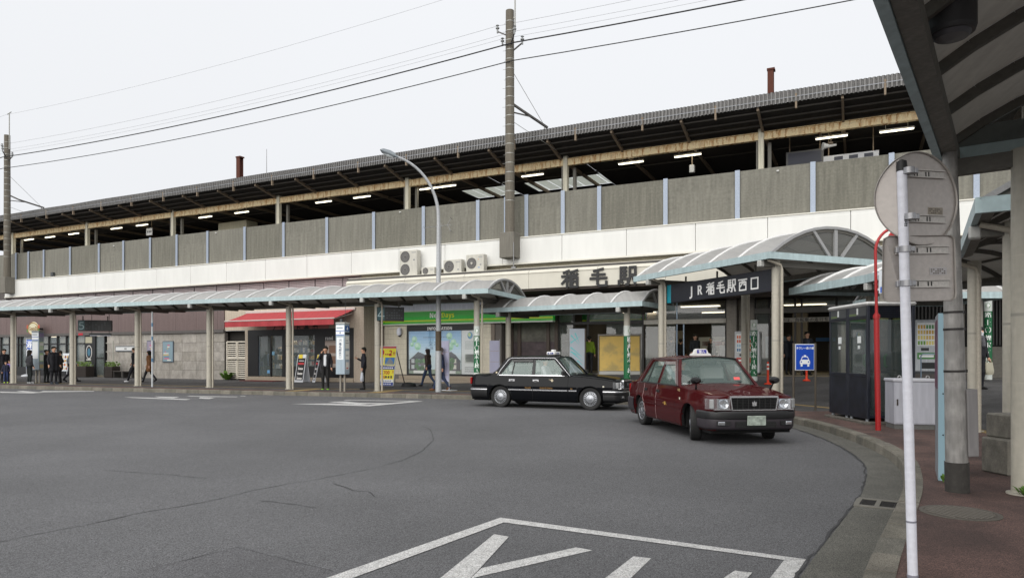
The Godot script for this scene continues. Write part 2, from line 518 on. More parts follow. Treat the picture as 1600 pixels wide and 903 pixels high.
func make_ground():
	var asphalt := M("asphalt", Color(0.492, 0.494, 0.502), 0.88, 0, "asphalt", 0.30, true, "road_blotch", 0.06)
	var b := B.new()
	b.quad(Vector3(-300, 0, 300), Vector3(300, 0, 300), Vector3(300, 0, -300), Vector3(-300, 0, -300))
	var road := struct("road", b, asphalt)
	# a newer patch of asphalt, its seams, and the cracks
	b = B.new()
	gpoly(b, [[211, 895.4], [369, 855.7], [520, 893], [640, 925], [420, 990], [140, 915]], 0.0025)
	obj("asphalt_patch", b, M("patch", Color(0.475, 0.475, 0.485), 0.88, 0, "asphalt", 0.32, true, "road_blotch", 0.06), road)
	var tar := M("crack", Color(0.22, 0.22, 0.225), 0.95)
	var faint := M("faint_crack", Color(0.30, 0.30, 0.31), 0.95)
	for cr in [[[659, 665.6], [671, 671], [675, 677], [676.6, 687.5], [659, 704.7], [631, 718.7], [587, 731], [525, 743.7], [462, 754.7], [400, 765.6], [325, 783.7], [283, 791], [208, 804], [156, 816], [52, 836], [-10, 849]],
			[[519, 756], [537, 761], [550, 767], [578, 768.7], [584, 776.6]], [[162, 735], [231, 740], [272, 743], [322, 748]], [[409, 783], [440, 786], [469, 790.6], [495, 794]], [[211, 895.4], [369, 855.7], [520, 893]]]:
		b = B.new()
		ribbon(b, gp(cr), 0.013 if cr.size() != 3 else 0.010, 0.005, 0.012 if cr.size() != 3 else 0.004)
		obj("crack", b, tar, road)
	for cr in [[[330, 640], [400, 642], [556, 648], [650, 655.6], [728, 662.5]], [[0, 662], [30, 663]], [[700, 676], [720, 673], [750, 672], [781, 674]]]:
		b = B.new()
		ribbon(b, gp(cr), 0.02, 0.005, 0.012)
		obj("crack", b, faint, road)
	# painted lines
	var paint := M("road_paint", Color(0.88, 0.88, 0.87), 0.7, 0, "grain", 0.5, true, "fine", 0.7)
	for poly in [[[513, 903], [782.4, 809.5], [787.5, 817], [554, 903], [380, 967], [320, 970]], [[782.4, 809.5], [1260, 874.8], [1225.8, 875.8], [787.5, 817]], [[1260, 874.8], [1225.8, 875.8], [1140, 985], [1185, 985]],
			[[772, 835.4], [795, 839.5], [751, 887.6], [705, 935], [650, 935]], [[900, 856], [926, 860.5], [746.5, 902], [690, 920], [735, 905], [751.7, 888.5]], [[990, 870], [1018, 873], [987, 903], [930, 960], [880, 965], [947, 903]], [[1149, 892.8], [1176, 896], [1140, 935], [1085, 950], [1133, 903]],
			# faded letters and bays by the far kerb
			[[455, 631.2], [579, 634.8], [585, 633.2], [520, 630.5]], [[579, 634.8], [662, 627.2], [650, 626.6], [574, 632.8]], [[512, 628], [560, 632.5], [578, 631.2], [540, 627.5]], [[536, 625.6], [650, 627.4], [652, 626.6], [540, 624.9]], [[560, 629.5], [620, 630.3], [600, 631.6], [566, 630.6]],
			[[193, 620.6], [230, 621.4], [297, 624], [290, 625.2], [205, 621.8]], [[240, 619.6], [280, 620.4], [270, 622.4], [248, 621.2]], [[312, 620.6], [336, 621.4], [326, 623.6], [310, 622.8]], [[290, 618.6], [372, 619.8], [368, 620.6], [296, 619.6]],
			[[0, 612], [60, 613.6], [50, 614.6], [-5, 613.6]], [[24, 611.4], [50, 614.4], [66, 613.6], [34, 610.8]], [[66, 611], [146, 611], [146, 611.8], [60, 613]], [[375, 618.6], [383, 618.7], [383, 619.4], [375, 619.3]]]:
		b = B.new()
		gpoly(b, poly, 0.004 + 0.0006 * (poly[0][0] as float as int % 5))
		obj("painted_line", b, paint, road)
	# gutter of smooth concrete along the curve
	var i0 := kerb_at(Vector3(5.6, 0, -18.6)); var i1 := kpts.size() - 1
	var rows := [[], [], []]
	for i in range(i0, i1, 3):
		var w: float = 0.43 * smoothstep(0, 22, i - i0)
		for k in 3: rows[k].append(kpts[i][0] - kpts[i][1] * ([0.0, 0.3, 0.62][k] * w / 0.62 - 0.03) + UP * [0.010, 0.006, 0.0075][k])
	b = B.new()
	b.grid(rows, false, true)
	struct("gutter", b, M("gutter_concrete", Color(0.50, 0.495, 0.46), 0.85, 0, "asphalt", 0.35, true, "road_blotch", 0.5))
	b = B.new()
	var line := []
	for i in range(i0 + 22, i1, 4): line.append(kpts[i][0] - kpts[i][1] * 0.418)
	ribbon(b, line, 0.022, 0.0095, 0.02)
	obj("gutter_crack", b, tar, road)
	# kerb stones, one by one
	var stone := []
	for k in 4:
		stone.append(M("kerb_stone_%d" % k, [Color(0.56, 0.54, 0.49), Color(0.52, 0.505, 0.455), Color(0.59, 0.57, 0.52), Color(0.49, 0.48, 0.44)][k], 0.9, 0, "grain", 0.6, true, "marble", 0.4))
	var kb := Node3D.new()
	kb.name = "kerb"; kb.set_meta("kind", "structure")
	add_child(kb)
	var rest := B.new()
	var i := 0
	var no := 0
	while i + 6 < kpts.size():
		var mid: Vector3 = kpts[i + 3][0]
		var seen := absf(mid.x) < -mid.z * 0.76 and mid.z < -2.0
		var bb := B.new() if seen else rest
		var j := i + 6
		var a: Vector3 = kpts[i][0].lerp(kpts[j][0], 0.011); var d: Vector3 = kpts[j][0].lerp(kpts[i][0], 0.011)
		var na: Vector3 = kpts[i][1]; var nd: Vector3 = kpts[j][1]
		var lift := rng.randf_range(-0.004, 0.004)
		var prof := [[-0.012, -0.05], [0.0, 0.128 + lift], [0.016, 0.148 + lift], [0.18, 0.150 + lift], [0.18, -0.05]]
		for k in prof.size() - 1:
			bb.quad(a + na * prof[k][0] + UP * prof[k][1], d + nd * prof[k][0] + UP * prof[k][1], d + nd * prof[k + 1][0] + UP * prof[k + 1][1], a + na * prof[k + 1][0] + UP * prof[k + 1][1])
		for e in [[a, na, false], [d, nd, true]]:
			var q := []
			for pr in prof: q.append(e[0] + e[1] * pr[0] + UP * pr[1])
			for k in range(1, 4):
				if e[2]: bb.tri(q[0], q[k + 1], q[k])
				else: bb.tri(q[0], q[k], q[k + 1])
		if seen: obj("kerb_stone", bb, stone[no % 4 if rng.randf() < 0.7 else 1], kb)
		no += 1
		i = j
	var km := obj("kerb_run", rest, stone[0], kb)
	km.set_meta("kind", "stuff")
	# dirt joint under the stones
	b = B.new()
	var rr := [[], []]
	for k in range(0, kpts.size(), 4):
		rr[0].append(kpts[k][0] + kpts[k][1] * 0.012 + UP * 0.0); rr[1].append(kpts[k][0] + kpts[k][1] * 0.012 + UP * 0.118)
	b.grid(rr)
	obj("kerb_joint", b, M("joint", Color(0.13, 0.125, 0.115), 0.95), kb)
	# the pavement: red asphalt by the kerb, grey beyond
	b = B.new()
	band(b, 0.18, 1.05, 0.0, 4, 0, -1, 2)
	var near := kerb_at(Vector3(6.1, 0, -17.0))
	band(b, 1.05, 2.6, 0.0, 4, near, -1, 3)
	var pv := struct("pavement", b, M("red_asphalt", Color(0.50, 0.385, 0.35), 0.9, 0, "asphalt", 0.32, true, "blotch", 0.35))
	b = B.new()
	band(b, 1.05, 2.6, 0.0, 4, 0, near, 3)
	band(b, 2.6, 14.0, 0.0, 4, 0, -1, 18)
	band(b, 14.0, 34.0, 0.0, 8, 0, -1, 3)
	struct("pavement", b, M("grey_asphalt", Color(0.46, 0.455, 0.455), 0.9, 0, "asphalt", 0.32, true, "blotch", 0.2))
	var tact := M("tactile_yellow", Color(0.62, 0.53, 0.34), 0.85, 0, "fine", 3.0)
	for o in [[2.3, 2.55, 0, near], [2.3, 2.55, near + 10, near + 120]]:
		b = B.new()
		band(b, o[0], o[1], 0.004, 6, o[2], o[3])
		obj("tactile_strip", b, tact, pv)
	for q in [[505, 604], [620, 607]]:   # short strips out to the kerb at the stops
		var k := kerb_at(g(q[0], q[1] + 3, 0.15))
		b = B.new()
		b.grid([[pave(0.3, k - 3, 0.005), pave(2.3, k - 3, 0.005)], [pave(0.3, k + 3, 0.005), pave(2.3, k + 3, 0.005)]], false, true)
		obj("tactile_strip", b, tact, pv)
	# moss and dirt at the foot of the pole and the kerb
	# hills of nothing: the land beyond is hidden by the station

func make_drains():
	var c := g(1362, 787.5)
	var k := kerb_at(c)
	var nn: Vector3 = kpts[k][1]
	var tt := Vector3(-nn.z, 0, nn.x)
	var fr := Transform3D(Basis(nn, UP, nn.cross(UP)), kpts[k][0] - nn * 0.205) * Transform3D(Basis.IDENTITY.scaled(Vector3(0.72, 1, 0.9)), Vector3.ZERO)
	var t := thing("drain_grate", "concrete gutter drain with two dark iron grates by the curved kerb", "drain", "", fr)
	var b := B.new()
	for z in [-0.22, 0.22]: b.bx(-0.28, 0.28, -0.02, 0.018, z - 0.04, z + 0.04, 0.004)
	for x in [-0.25, 0.0, 0.25]: b.bx(x - 0.03 + 0.01 * signf(x), x + 0.03, -0.02, 0.0175, -0.18, 0.18)
	obj("concrete_frame", b, M("drain_concrete", Color(0.45, 0.44, 0.41), 0.9, 0, "fine", 4.0, true), t)
	for x in [-0.115, 0.115]:
		b = B.new()
		for q in 9: b.bx(x - 0.095, x + 0.095, -0.01, 0.013, -0.16 + q * 0.04 - 0.009, -0.16 + q * 0.04 + 0.009)
		b.bx(x - 0.1, x - 0.085, -0.01, 0.0135, -0.18, 0.18); b.bx(x + 0.085, x + 0.1, -0.01, 0.0135, -0.18, 0.18)
		obj("grate", b, M("cast_iron", Color(0.16, 0.155, 0.15), 0.75, 0.3), t)
	b = B.new()
	b.bx(-0.22, 0.22, 0.004, 0.009, -0.2, 0.2)
	obj("pit", b, M("pit", Color(0.06, 0.06, 0.06), 0.95), t)
	# round cover in the red pavement
	var p := g(1501, 801, 0.15)
	t = thing("manhole_cover", "round iron manhole cover set in the red pavement", "manhole cover", "", turned(20, Vector3(p.x, 0.146, p.z)))
	b = B.new()
	b.lathe([Vector2(0.31, 0), Vector2(0.31, 0.006), Vector2(0.275, 0.008), Vector2(0.27, 0.004), Vector2(0.0, 0.004)], 36)
	obj("rim", b, M("cover_iron", Color(0.36, 0.34, 0.31), 0.8, 0.1, "fine", 4.0), t)
	for q in 9:
		var x := -0.22 + q * 0.055
		var z := sqrt(0.255 * 0.255 - x * x)
		b = B.new()
		b.bx(x - 0.014, x + 0.014, 0.003, 0.012, -z, z, 0.004)
		obj("rib", b, M("cover_rib", Color(0.42, 0.40, 0.37), 0.8, 0.1, "fine", 4.0), t)

# ---- viaduct and platform -------------------------------------------------------------
func make_viaduct():
	var conc := M("old_concrete", Color(0.53, 0.522, 0.482), 0.92, 0, "streak", 0.35, true, "fine", 0.8)
	var v := thing("railway_viaduct", "long raised railway viaduct with grey concrete barrier over a white band", "viaduct", "", ST, Vector3(0, 5.6, 0))
	var posts := [-33.0, -30.1, -27.2, -24.2, -20.6, -19.1, -17.3, -14.35, -11.3, -8.85, -6.3, -3.9, -1.26, 1.73, 4.66, 7.7, 10.75, 13.75, 16.78, 18.25, 19.29, 21.06, 22.74, 25.6, 28.44, 31.16, 33.75, 36.3, 39.1, 42.0]
	var steel := M("galvanised_post", Color(0.62, 0.66, 0.72), 0.5, 0.35, "fine", 1.5)
	for i in posts.size() - 1:
		var b := B.new()
		b.bx(posts[i] + 0.02, posts[i + 1] - 0.02, 6.78, 8.74, -0.13, -0.02, 0.006)
		obj("barrier_panel", b, [conc, M("old_concrete_b", Color(0.495, 0.487, 0.445), 0.92, 0, "streak", 0.4, true, "fine", 0.7), M("old_concrete_c", Color(0.53, 0.522, 0.482), 0.92, 0, "streak", 0.3, true, "fine", 0.5)][(i * 7) % 3], v)
	for s in posts:
		var b := B.new()
		b.bx(s - 0.09, s + 0.09, 6.76, 8.77, 0.03, 0.045)
		b.bx(s - 0.012, s + 0.012, 6.76, 8.77, -0.1, 0.03)
		b.bx(s - 0.09, s + 0.09, 6.76, 8.77, -0.155, -0.14)
		obj("wall_post", b, steel, v)
	var white := M("white_cladding", Color(0.87, 0.87, 0.855), 0.75, 0, "clean", 0.3)
	var seams := [-34.0, -29.0, -24.6]
	for px in [23, 63, 105, 148, 194, 244, 297, 353, 414, 479, 548.6, 623, 695, 785, 878, 979, 1087, 1200, 1330, 1480]: seams.append(fs(px, 0.3))
	seams.append(41.0)
	seams[2] = fs(6, 0.3)
	for i in range(2, seams.size() - 1):
		var b := B.new()
		b.bx(seams[i] + 0.008, seams[i + 1] - 0.008, 5.68, 6.78, 0.05, 0.30, 0.012)
		obj("cladding_panel", b, white, v)
	var b := B.new()
	b.bx(seams[2], 41, 6.781, 6.83, 0.02, 0.33, 0.008)
	b.bx(seams[2], 41, 5.60, 5.679, -0.05, 0.34, 0.01)
	obj("flashing", b, M("flashing", Color(0.84, 0.83, 0.79), 0.6), v)
	b = B.new()
	b.bx(-36, seams[2] - 0.02, 5.0, 6.75, -0.2, 0.2)
	obj("abutment", b, M("dark_concrete", Color(0.36, 0.34, 0.33), 0.9, 0, "streak", 0.4), v)
	b = B.new()
	b.bx(-36, 44, 5.0, 6.72, -16.0, -0.35)
	b.bx(-36, 44, 6.73, 7.6, -16.0, -1.6)
	obj("deck", b, M("deck_concrete", Color(0.34, 0.33, 0.32), 0.95, 0, "fine", 0.5), v)
	# small fixtures on the barrier
	b = B.new()
	b.bx(fs(83) - 0.12, fs(83) + 0.12, 6.86, 7.16, 0.0, 0.16, 0.02)
	obj("junction_box", b, M("dark_box", Color(0.25, 0.26, 0.27), 0.6), v)
	for px in [[177, 384], [337, 364], [625, 331.5], [1216, 267]]:
		b = B.new()
		b.box(Vector3(fs(px[0]), fh(px[0], px[1]), 0.0), Vector3(0.09, 0.06, 0.08), 0.01)
		obj("cable_clip", b, M("clip", Color(0.75, 0.75, 0.74), 0.5), v)

func make_platform():
	var dark := M("roof_steel", Color(0.26, 0.245, 0.23), 0.85, 0.1, "fine", 0.8)
	var under := M("roof_underside", Color(0.22, 0.205, 0.195), 0.9, 0, "fine", 0.6, true, "soft_streak", 0.3)
	var r := thing("platform_roof", "long dark corrugated platform roof on rusty cream beams above the viaduct", "platform roof", "", ST, Vector3(0, 7.6, -2.7))
	# corrugated fascia, rib by rib in one sheet
	var b := B.new()
	var pl := [[], []]
	var s := -36.0
	while s < 45.0:
		for q in [[0.0, 0.0], [0.02, 0.085], [0.08, 0.09], [0.10, 0.005]]:
			pl[0].append(Vector3(s + q[0], 11.44 + 0.012 * sin(s * 0.7) , -0.93 + q[1])); pl[1].append(Vector3(s + q[0], 11.93 + 0.01 * sin(s * 0.9), -0.97 + q[1] * 0.9))
		s += 0.15
	for i in pl[0].size() - 1:
		b.quad(pl[0][i], pl[0][i + 1], pl[1][i + 1], pl[1][i])
		var off := Vector3(0, 0.025, -0.28)
		if i % 2 == 0:
			var j: int = mini(i + 2, pl[0].size() - 1)
			b.quad(pl[1][i], pl[1][j], pl[1][j] + off, pl[1][i] + off)
	var fm := M("corrugated_fascia", Color(0.52, 0.515, 0.51), 0.7, 0.05, "streak", 0.5, true, "fine", 0.6)
	obj("corrugated_fascia", b, fm, r)
	b = B.new()
	b.bx(-36, 45, 11.62, 11.645, -0.89, -0.86)
	obj("fascia_rail", b, M("rail_grey", Color(0.55, 0.56, 0.58), 0.5, 0.3), r)
	b = B.new()
	b.quad(Vector3(-36, 11.50, -1.0), Vector3(-36, 11.06, -2.7), Vector3(45, 11.06, -2.7), Vector3(45, 11.50, -1.0))
	var gaps := [[12.2, 15.0], [16.2, 20.6]]
	var run := -36.0
	for q in gaps + [[45.0, 45.0]]:
		b.quad(Vector3(run, 11.06, -2.7), Vector3(run, 10.86, -18), Vector3(q[0], 10.86, -18), Vector3(q[0], 11.06, -2.7))
		if q[1] > q[0]:
			b.quad(Vector3(q[0], 11.06, -2.7), Vector3(q[0], 11.0, -6.2), Vector3(q[1], 11.0, -6.2), Vector3(q[1], 11.06, -2.7))
			b.quad(Vector3(q[0], 10.98, -8.2), Vector3(q[0], 10.86, -18), Vector3(q[1], 10.86, -18), Vector3(q[1], 10.98, -8.2))
		run = q[1]
	b.quad(Vector3(-36, 11.06, -18), Vector3(-36, 6.5, -18), Vector3(45, 6.5, -18), Vector3(45, 11.06, -18))
	obj("roof_sheet", b, under, r)
	var sk := M("skylight_sheet", Color(0.85, 0.86, 0.84), 0.8)
	sk.backlight_enabled = true; sk.backlight = Color(0.95, 0.96, 0.94)
	for q in gaps:
		var k: float = q[0]
		while k < q[1] - 0.1:
			b = B.new()
			b.bx(k + 0.03, minf(k + 0.67, q[1] - 0.02), 10.995, 11.005, -8.18, -6.22)
			obj("skylight_sheet", b, sk, r)
			k += 0.7
	var bays := [-35.4, -26.05, -16.81, -7.74, 1.6, 10.92, 20.1, 29.0, 38.2]
	var beam := M("rusty_beam", Color(1.0, 0.99, 0.97), 0.85, 0, "rust", 0.55, true, "fine", 0.9)
	var postm := M("cream_post", Color(0.86, 0.84, 0.76), 0.7, 0, "streak", 0.6)
	for i in bays.size() - 1:
		b = B.new()
		b.bx(bays[i] + 0.12, bays[i + 1] - 0.12, 10.62, 10.645, -2.80, -2.60)
		b.bx(bays[i] + 0.12, bays[i + 1] - 0.12, 10.645, 10.93, -2.73, -2.67)
		b.bx(bays[i] + 0.12, bays[i + 1] - 0.12, 10.93, 10.955, -2.80, -2.60)
		for k in 4:
			var x: float = lerpf(bays[i], bays[i + 1], (k + 0.08) / 4.0) + 0.25
			b.bx(x - 0.015, x + 0.015, 10.645, 10.93, -2.79, -2.74)
		obj("beam", b, beam, r)
	for i in bays.size():
		b = B.new()
		b.bx(bays[i] - 0.11, bays[i] + 0.11, 7.6, 11.1, -2.81, -2.59, 0.01)
		var po := obj("post", b, postm, r)
		b = B.new()
		b.bx(bays[i] - 0.113, bays[i] + 0.113, 9.12, 9.36, -2.813, -2.587)
		obj("post_band", b, M("yellow_band", Color(0.85, 0.72, 0.12), 0.6) if i % 3 else M("red_band", Color(0.72, 0.2, 0.18), 0.6), po)
		b = B.new()
		b.bx(bays[i] + 0.22, bays[i] + 0.36, 7.6, 10.6, -3.2, -3.06)
		b.cyl(Vector3(bays[i] - 0.16, 7.6, -2.62), Vector3(bays[i] - 0.16, 10.6, -2.62), 0.035, 8)
		obj("conduit", b, M("conduit", Color(0.45, 0.44, 0.41), 0.6), po)
	var raf := M("rafter_steel", Color(0.55, 0.49, 0.42), 0.85, 0.1, "fine", 0.8)
	for i in range(0, 27):
		var x := -35.4 + i * 3.07
		b = B.new()
		b.bar(Vector3(x, 11.40, -1.0), Vector3(x, 10.98, -2.66), 0.09, 0.16)
		b.bar(Vector3(x, 10.96, -2.8), Vector3(x, 10.76, -16.0), 0.10, 0.16)
		obj("rafter", b, raf, r)
		b = B.new()
		b.bx(x + 1.4, x + 1.47, 11.18, 11.75, -0.98, -0.86)
		obj("fascia_bracket", b, raf, r)
	for k in 4:
		b = B.new()
		var z: float = [-1.25, -1.75, -2.2, -5.4][k]
		var y: float = [11.36, 11.23, 11.12, 10.95][k]
		b.bx(-36, 45, y - 0.06, y, z - 0.03, z + 0.03)
		obj("purlin", b, dark, r)
	b = B.new()
	b.bx(-36, 45, 10.3, 10.62, -9.3, -9.05)
	obj("beam", b, dark, r)
	# fluorescent lamps, lit
	var tube := glow("lamp_tube", Color(1.0, 0.97, 0.88), 1.6)
	var lamps := [[44, 375], [77, 371], [114, 365], [181, 356], [221, 350.5], [320, 336.4], [377, 328], [505, 310.6], [565, 302.7], [670, 288.5], [697, 285], [832, 269], [986, 249.6], [1075, 239.6], [1300, 215], [1402, 204.8]]
	for i in lamps.size():
		var px: float = lamps[i][0]
		var x := fs(px, -3.3); var y := minf(fh(px, lamps[i][1], -3.3), 10.52)
		var t := thing("fluorescent_lamp", "lit fluorescent tube lamp under the platform roof, %s from the left" % ["first", "second", "third", "fourth", "fifth", "sixth", "seventh", "eighth", "ninth", "tenth", "eleventh", "twelfth", "thirteenth", "fourteenth", "fifteenth", "sixteenth"][i], "lamp", "lit lamps hanging under the platform roof", ST, Vector3(x, y, -3.3))
		b = B.new()
		b.bx(x - 0.62, x + 0.62, y + 0.05, y + 0.12, -3.36, -3.24, 0.01)
		b.bx(x - 0.4, x - 0.38, y + 0.12, 10.97, -3.31, -3.29)
		b.bx(x + 0.38, x + 0.4, y + 0.12, 10.97, -3.31, -3.29)
		obj("housing", b, M("lamp_housing", Color(0.8, 0.8, 0.78), 0.5), t)
		b = B.new()
		b.bx(x - 0.6, x + 0.6, y, y + 0.05, -3.35, -3.25, 0.02)
		obj("tube", b, tube, t)
		var o := OmniLight3D.new()
		o.name = "tube_light"
		t.add_child(o)
		o.position = Vector3(0, -0.12, 0)
		o.light_color = Color(1.0, 0.96, 0.86); o.light_energy = 0.12; o.light_size = 0.3; o.omni_range = 20; o.omni_attenuation = 2.0; o.shadow_enabled = true
	# things on the platform
	var x0 := fs(170, -6.5); var x1 := fs(312, -6.5)
	var t := thing("platform_kiosk", "low cream kiosk standing on the platform behind the barrier", "kiosk", "", ST, Vector3(x0, 7.6, -6.5))
	b = B.new(); b.bx(x0, x1, 7.6, 9.75, -8.5, -6.5, 0.03)
	obj("wall", b, M("kiosk_cream", Color(0.72, 0.69, 0.60), 0.7, 0, "soft_streak", 0.5), t)
	b = B.new(); b.bx(x0 - 0.2, x1 + 0.2, 9.75, 9.9, -8.7, -6.3, 0.02)
	obj("roof", b, M("kiosk_trim", Color(0.80, 0.77, 0.67), 0.7), t)
	b = B.new()
	for k in 5: b.bx(x0 + 0.5 + k * 1.5, x0 + 1.7 + k * 1.5, 8.5, 9.4, -6.5, -6.47)
	obj("window", b, M("kiosk_glass", Color(0.2, 0.21, 0.22), 0.15), t)
	x0 = fs(340, -5.0); x1 = fs(384, -5.0)
	t = thing("equipment_cabinet", "pale equipment cabinet whose top shows above the platform barrier", "cabinet", "", ST, Vector3(x0, 7.6, -5))
	b = B.new(); b.bx(x0, x1, 7.6, fh(362, 346, -5.0), -6, -5, 0.03)
	obj("body", b, M("cabinet_cream", Color(0.70, 0.68, 0.60), 0.7, 0, "soft_streak", 0.6), t)
	for q in [[232, 362, 0.62, 0.5, "small white hanging platform sign with dark lettering left of centre", true], [1258, 246, 1.5, 0.62, "grey framed notice board on the platform near the right end", false], [1330, 245, 2.1, 0.3, "long white platform sign with dark squares at the right end", true]]:
		var x := fs(q[0], -4.0); var y := fh(q[0], q[1], -4.0)
		t = thing("platform_sign", q[4], "sign", "", ST, Vector3(x, y, -4.0))
		b = B.new(); b.bx(x - q[2] / 2, x + q[2] / 2, y - q[3] / 2, y + q[3] / 2, -4.06, -4.0, 0.01)
		obj("board", b, M("sign_white", Color(0.75, 0.76, 0.78), 0.6) if q[5] else M("sign_grey", Color(0.34, 0.34, 0.34), 0.6), t)
		for sx in [-0.4, 0.4]: part("hanger", raf, t, x + sx * q[2] - 0.02, x + sx * q[2] + 0.02, y + q[3] / 2, 10.95, -4.05, -4.01)
		b = B.new(); b.col = L("3a3d48")
		if q[5]:
			for k in 3: b.bx(x + q[2] * (-0.3 + 0.27 * k), x + q[2] * (-0.14 + 0.27 * k), y - 0.07, y + 0.08, -4.0, -3.994)
		else: b.bx(x - q[2] * 0.44, x + q[2] * 0.44, y - 0.24, y + 0.24, -4.0, -3.994)
		obj("print", b, VC(), t)
	var fx := fs(1299, -3.0); var fy := fh(1299, 228, -3.0)
	t = thing("loudspeaker", "white horn loudspeaker hanging under the platform roof on the right", "loudspeaker", "", ST, Vector3(fx, fy, -3))
	b = B.new(); b.tube([Vector3(fx - 0.3, fy, -2.9), Vector3(fx - 0.05, fy, -3.0), Vector3(fx + 0.2, fy + 0.03, -3.05)], [0.16, 0.06, 0.05], 12)
	obj("horn", b, M("speaker_white", Color(0.8, 0.8, 0.78), 0.5), t)
	b = B.new(); b.bx(fx - 0.015, fx + 0.015, fy, 11.0, -3.05, -3.02); b.bx(fx - 0.08, fx + 0.08, fy + 0.1, fy + 0.16, -3.1, -2.97)
	obj("bracket", b, raf, t)
	fx = fs(1082, -3.4); fy = fh(1082, 264, -3.4)
	t = thing("platform_clock_box", "small pale box hanging under the platform roof right of centre", "box", "", ST, Vector3(fx, fy, -3.4))
	b = B.new(); b.bx(fx - 0.11, fx + 0.11, fy - 0.17, fy + 0.17, -3.5, -3.3, 0.02)
	obj("case", b, M("speaker_white"), t)
	b = B.new(); b.bx(fx - 0.02, fx + 0.02, fy + 0.17, 11.0, -3.42, -3.38)
	obj("hanger", b, raf, t)
	# stubs of rusty steel columns that stick out above the roof, and the lightning rod
	for q in [[374, 247, "left", 0.30], [1205, 111, "right", 0.24]]:
		var x := fs(q[0], -3.4); var y := fh(q[0], q[1], -3.4)
		t = thing("steel_stub", "rusty steel column stub above the platform roof, " + ("nearer the left end" if q[2] == "left" else "nearer the right end"), "column", "steel stubs above the platform roof", ST, Vector3(x, 11.1, -3.4))
		b = B.new()
		for z in [-3.55, -3.27]: b.bx(x - q[3] / 2, x + q[3] / 2, 10.9, y, z, z + 0.025)
		b.bx(x - 0.012, x + 0.012, 10.9, y, -3.53, -3.27)
		b.bx(x - q[3] * 0.6, x + q[3] * 0.72, y, y + 0.08, -3.58, -3.22)
		obj("web", b, M("rusty_steel", Color(0.36, 0.2, 0.15), 0.9, 0, "fine", 1.2), t)
	var rx := fs(416, -1.3)
	t = thing("lightning_rod", "thin lightning rod standing on the edge of the platform roof", "rod", "", ST, Vector3(rx, 11.5, -1.3))
	b = B.new(); b.cyl(Vector3(rx, 11.4, -1.3), Vector3(rx, fh(416, 233, -1.3), -1.3), 0.022, 6, 0.012)
	obj("rod", b, M("rod_steel", Color(0.5, 0.5, 0.5), 0.4, 0.8), t)

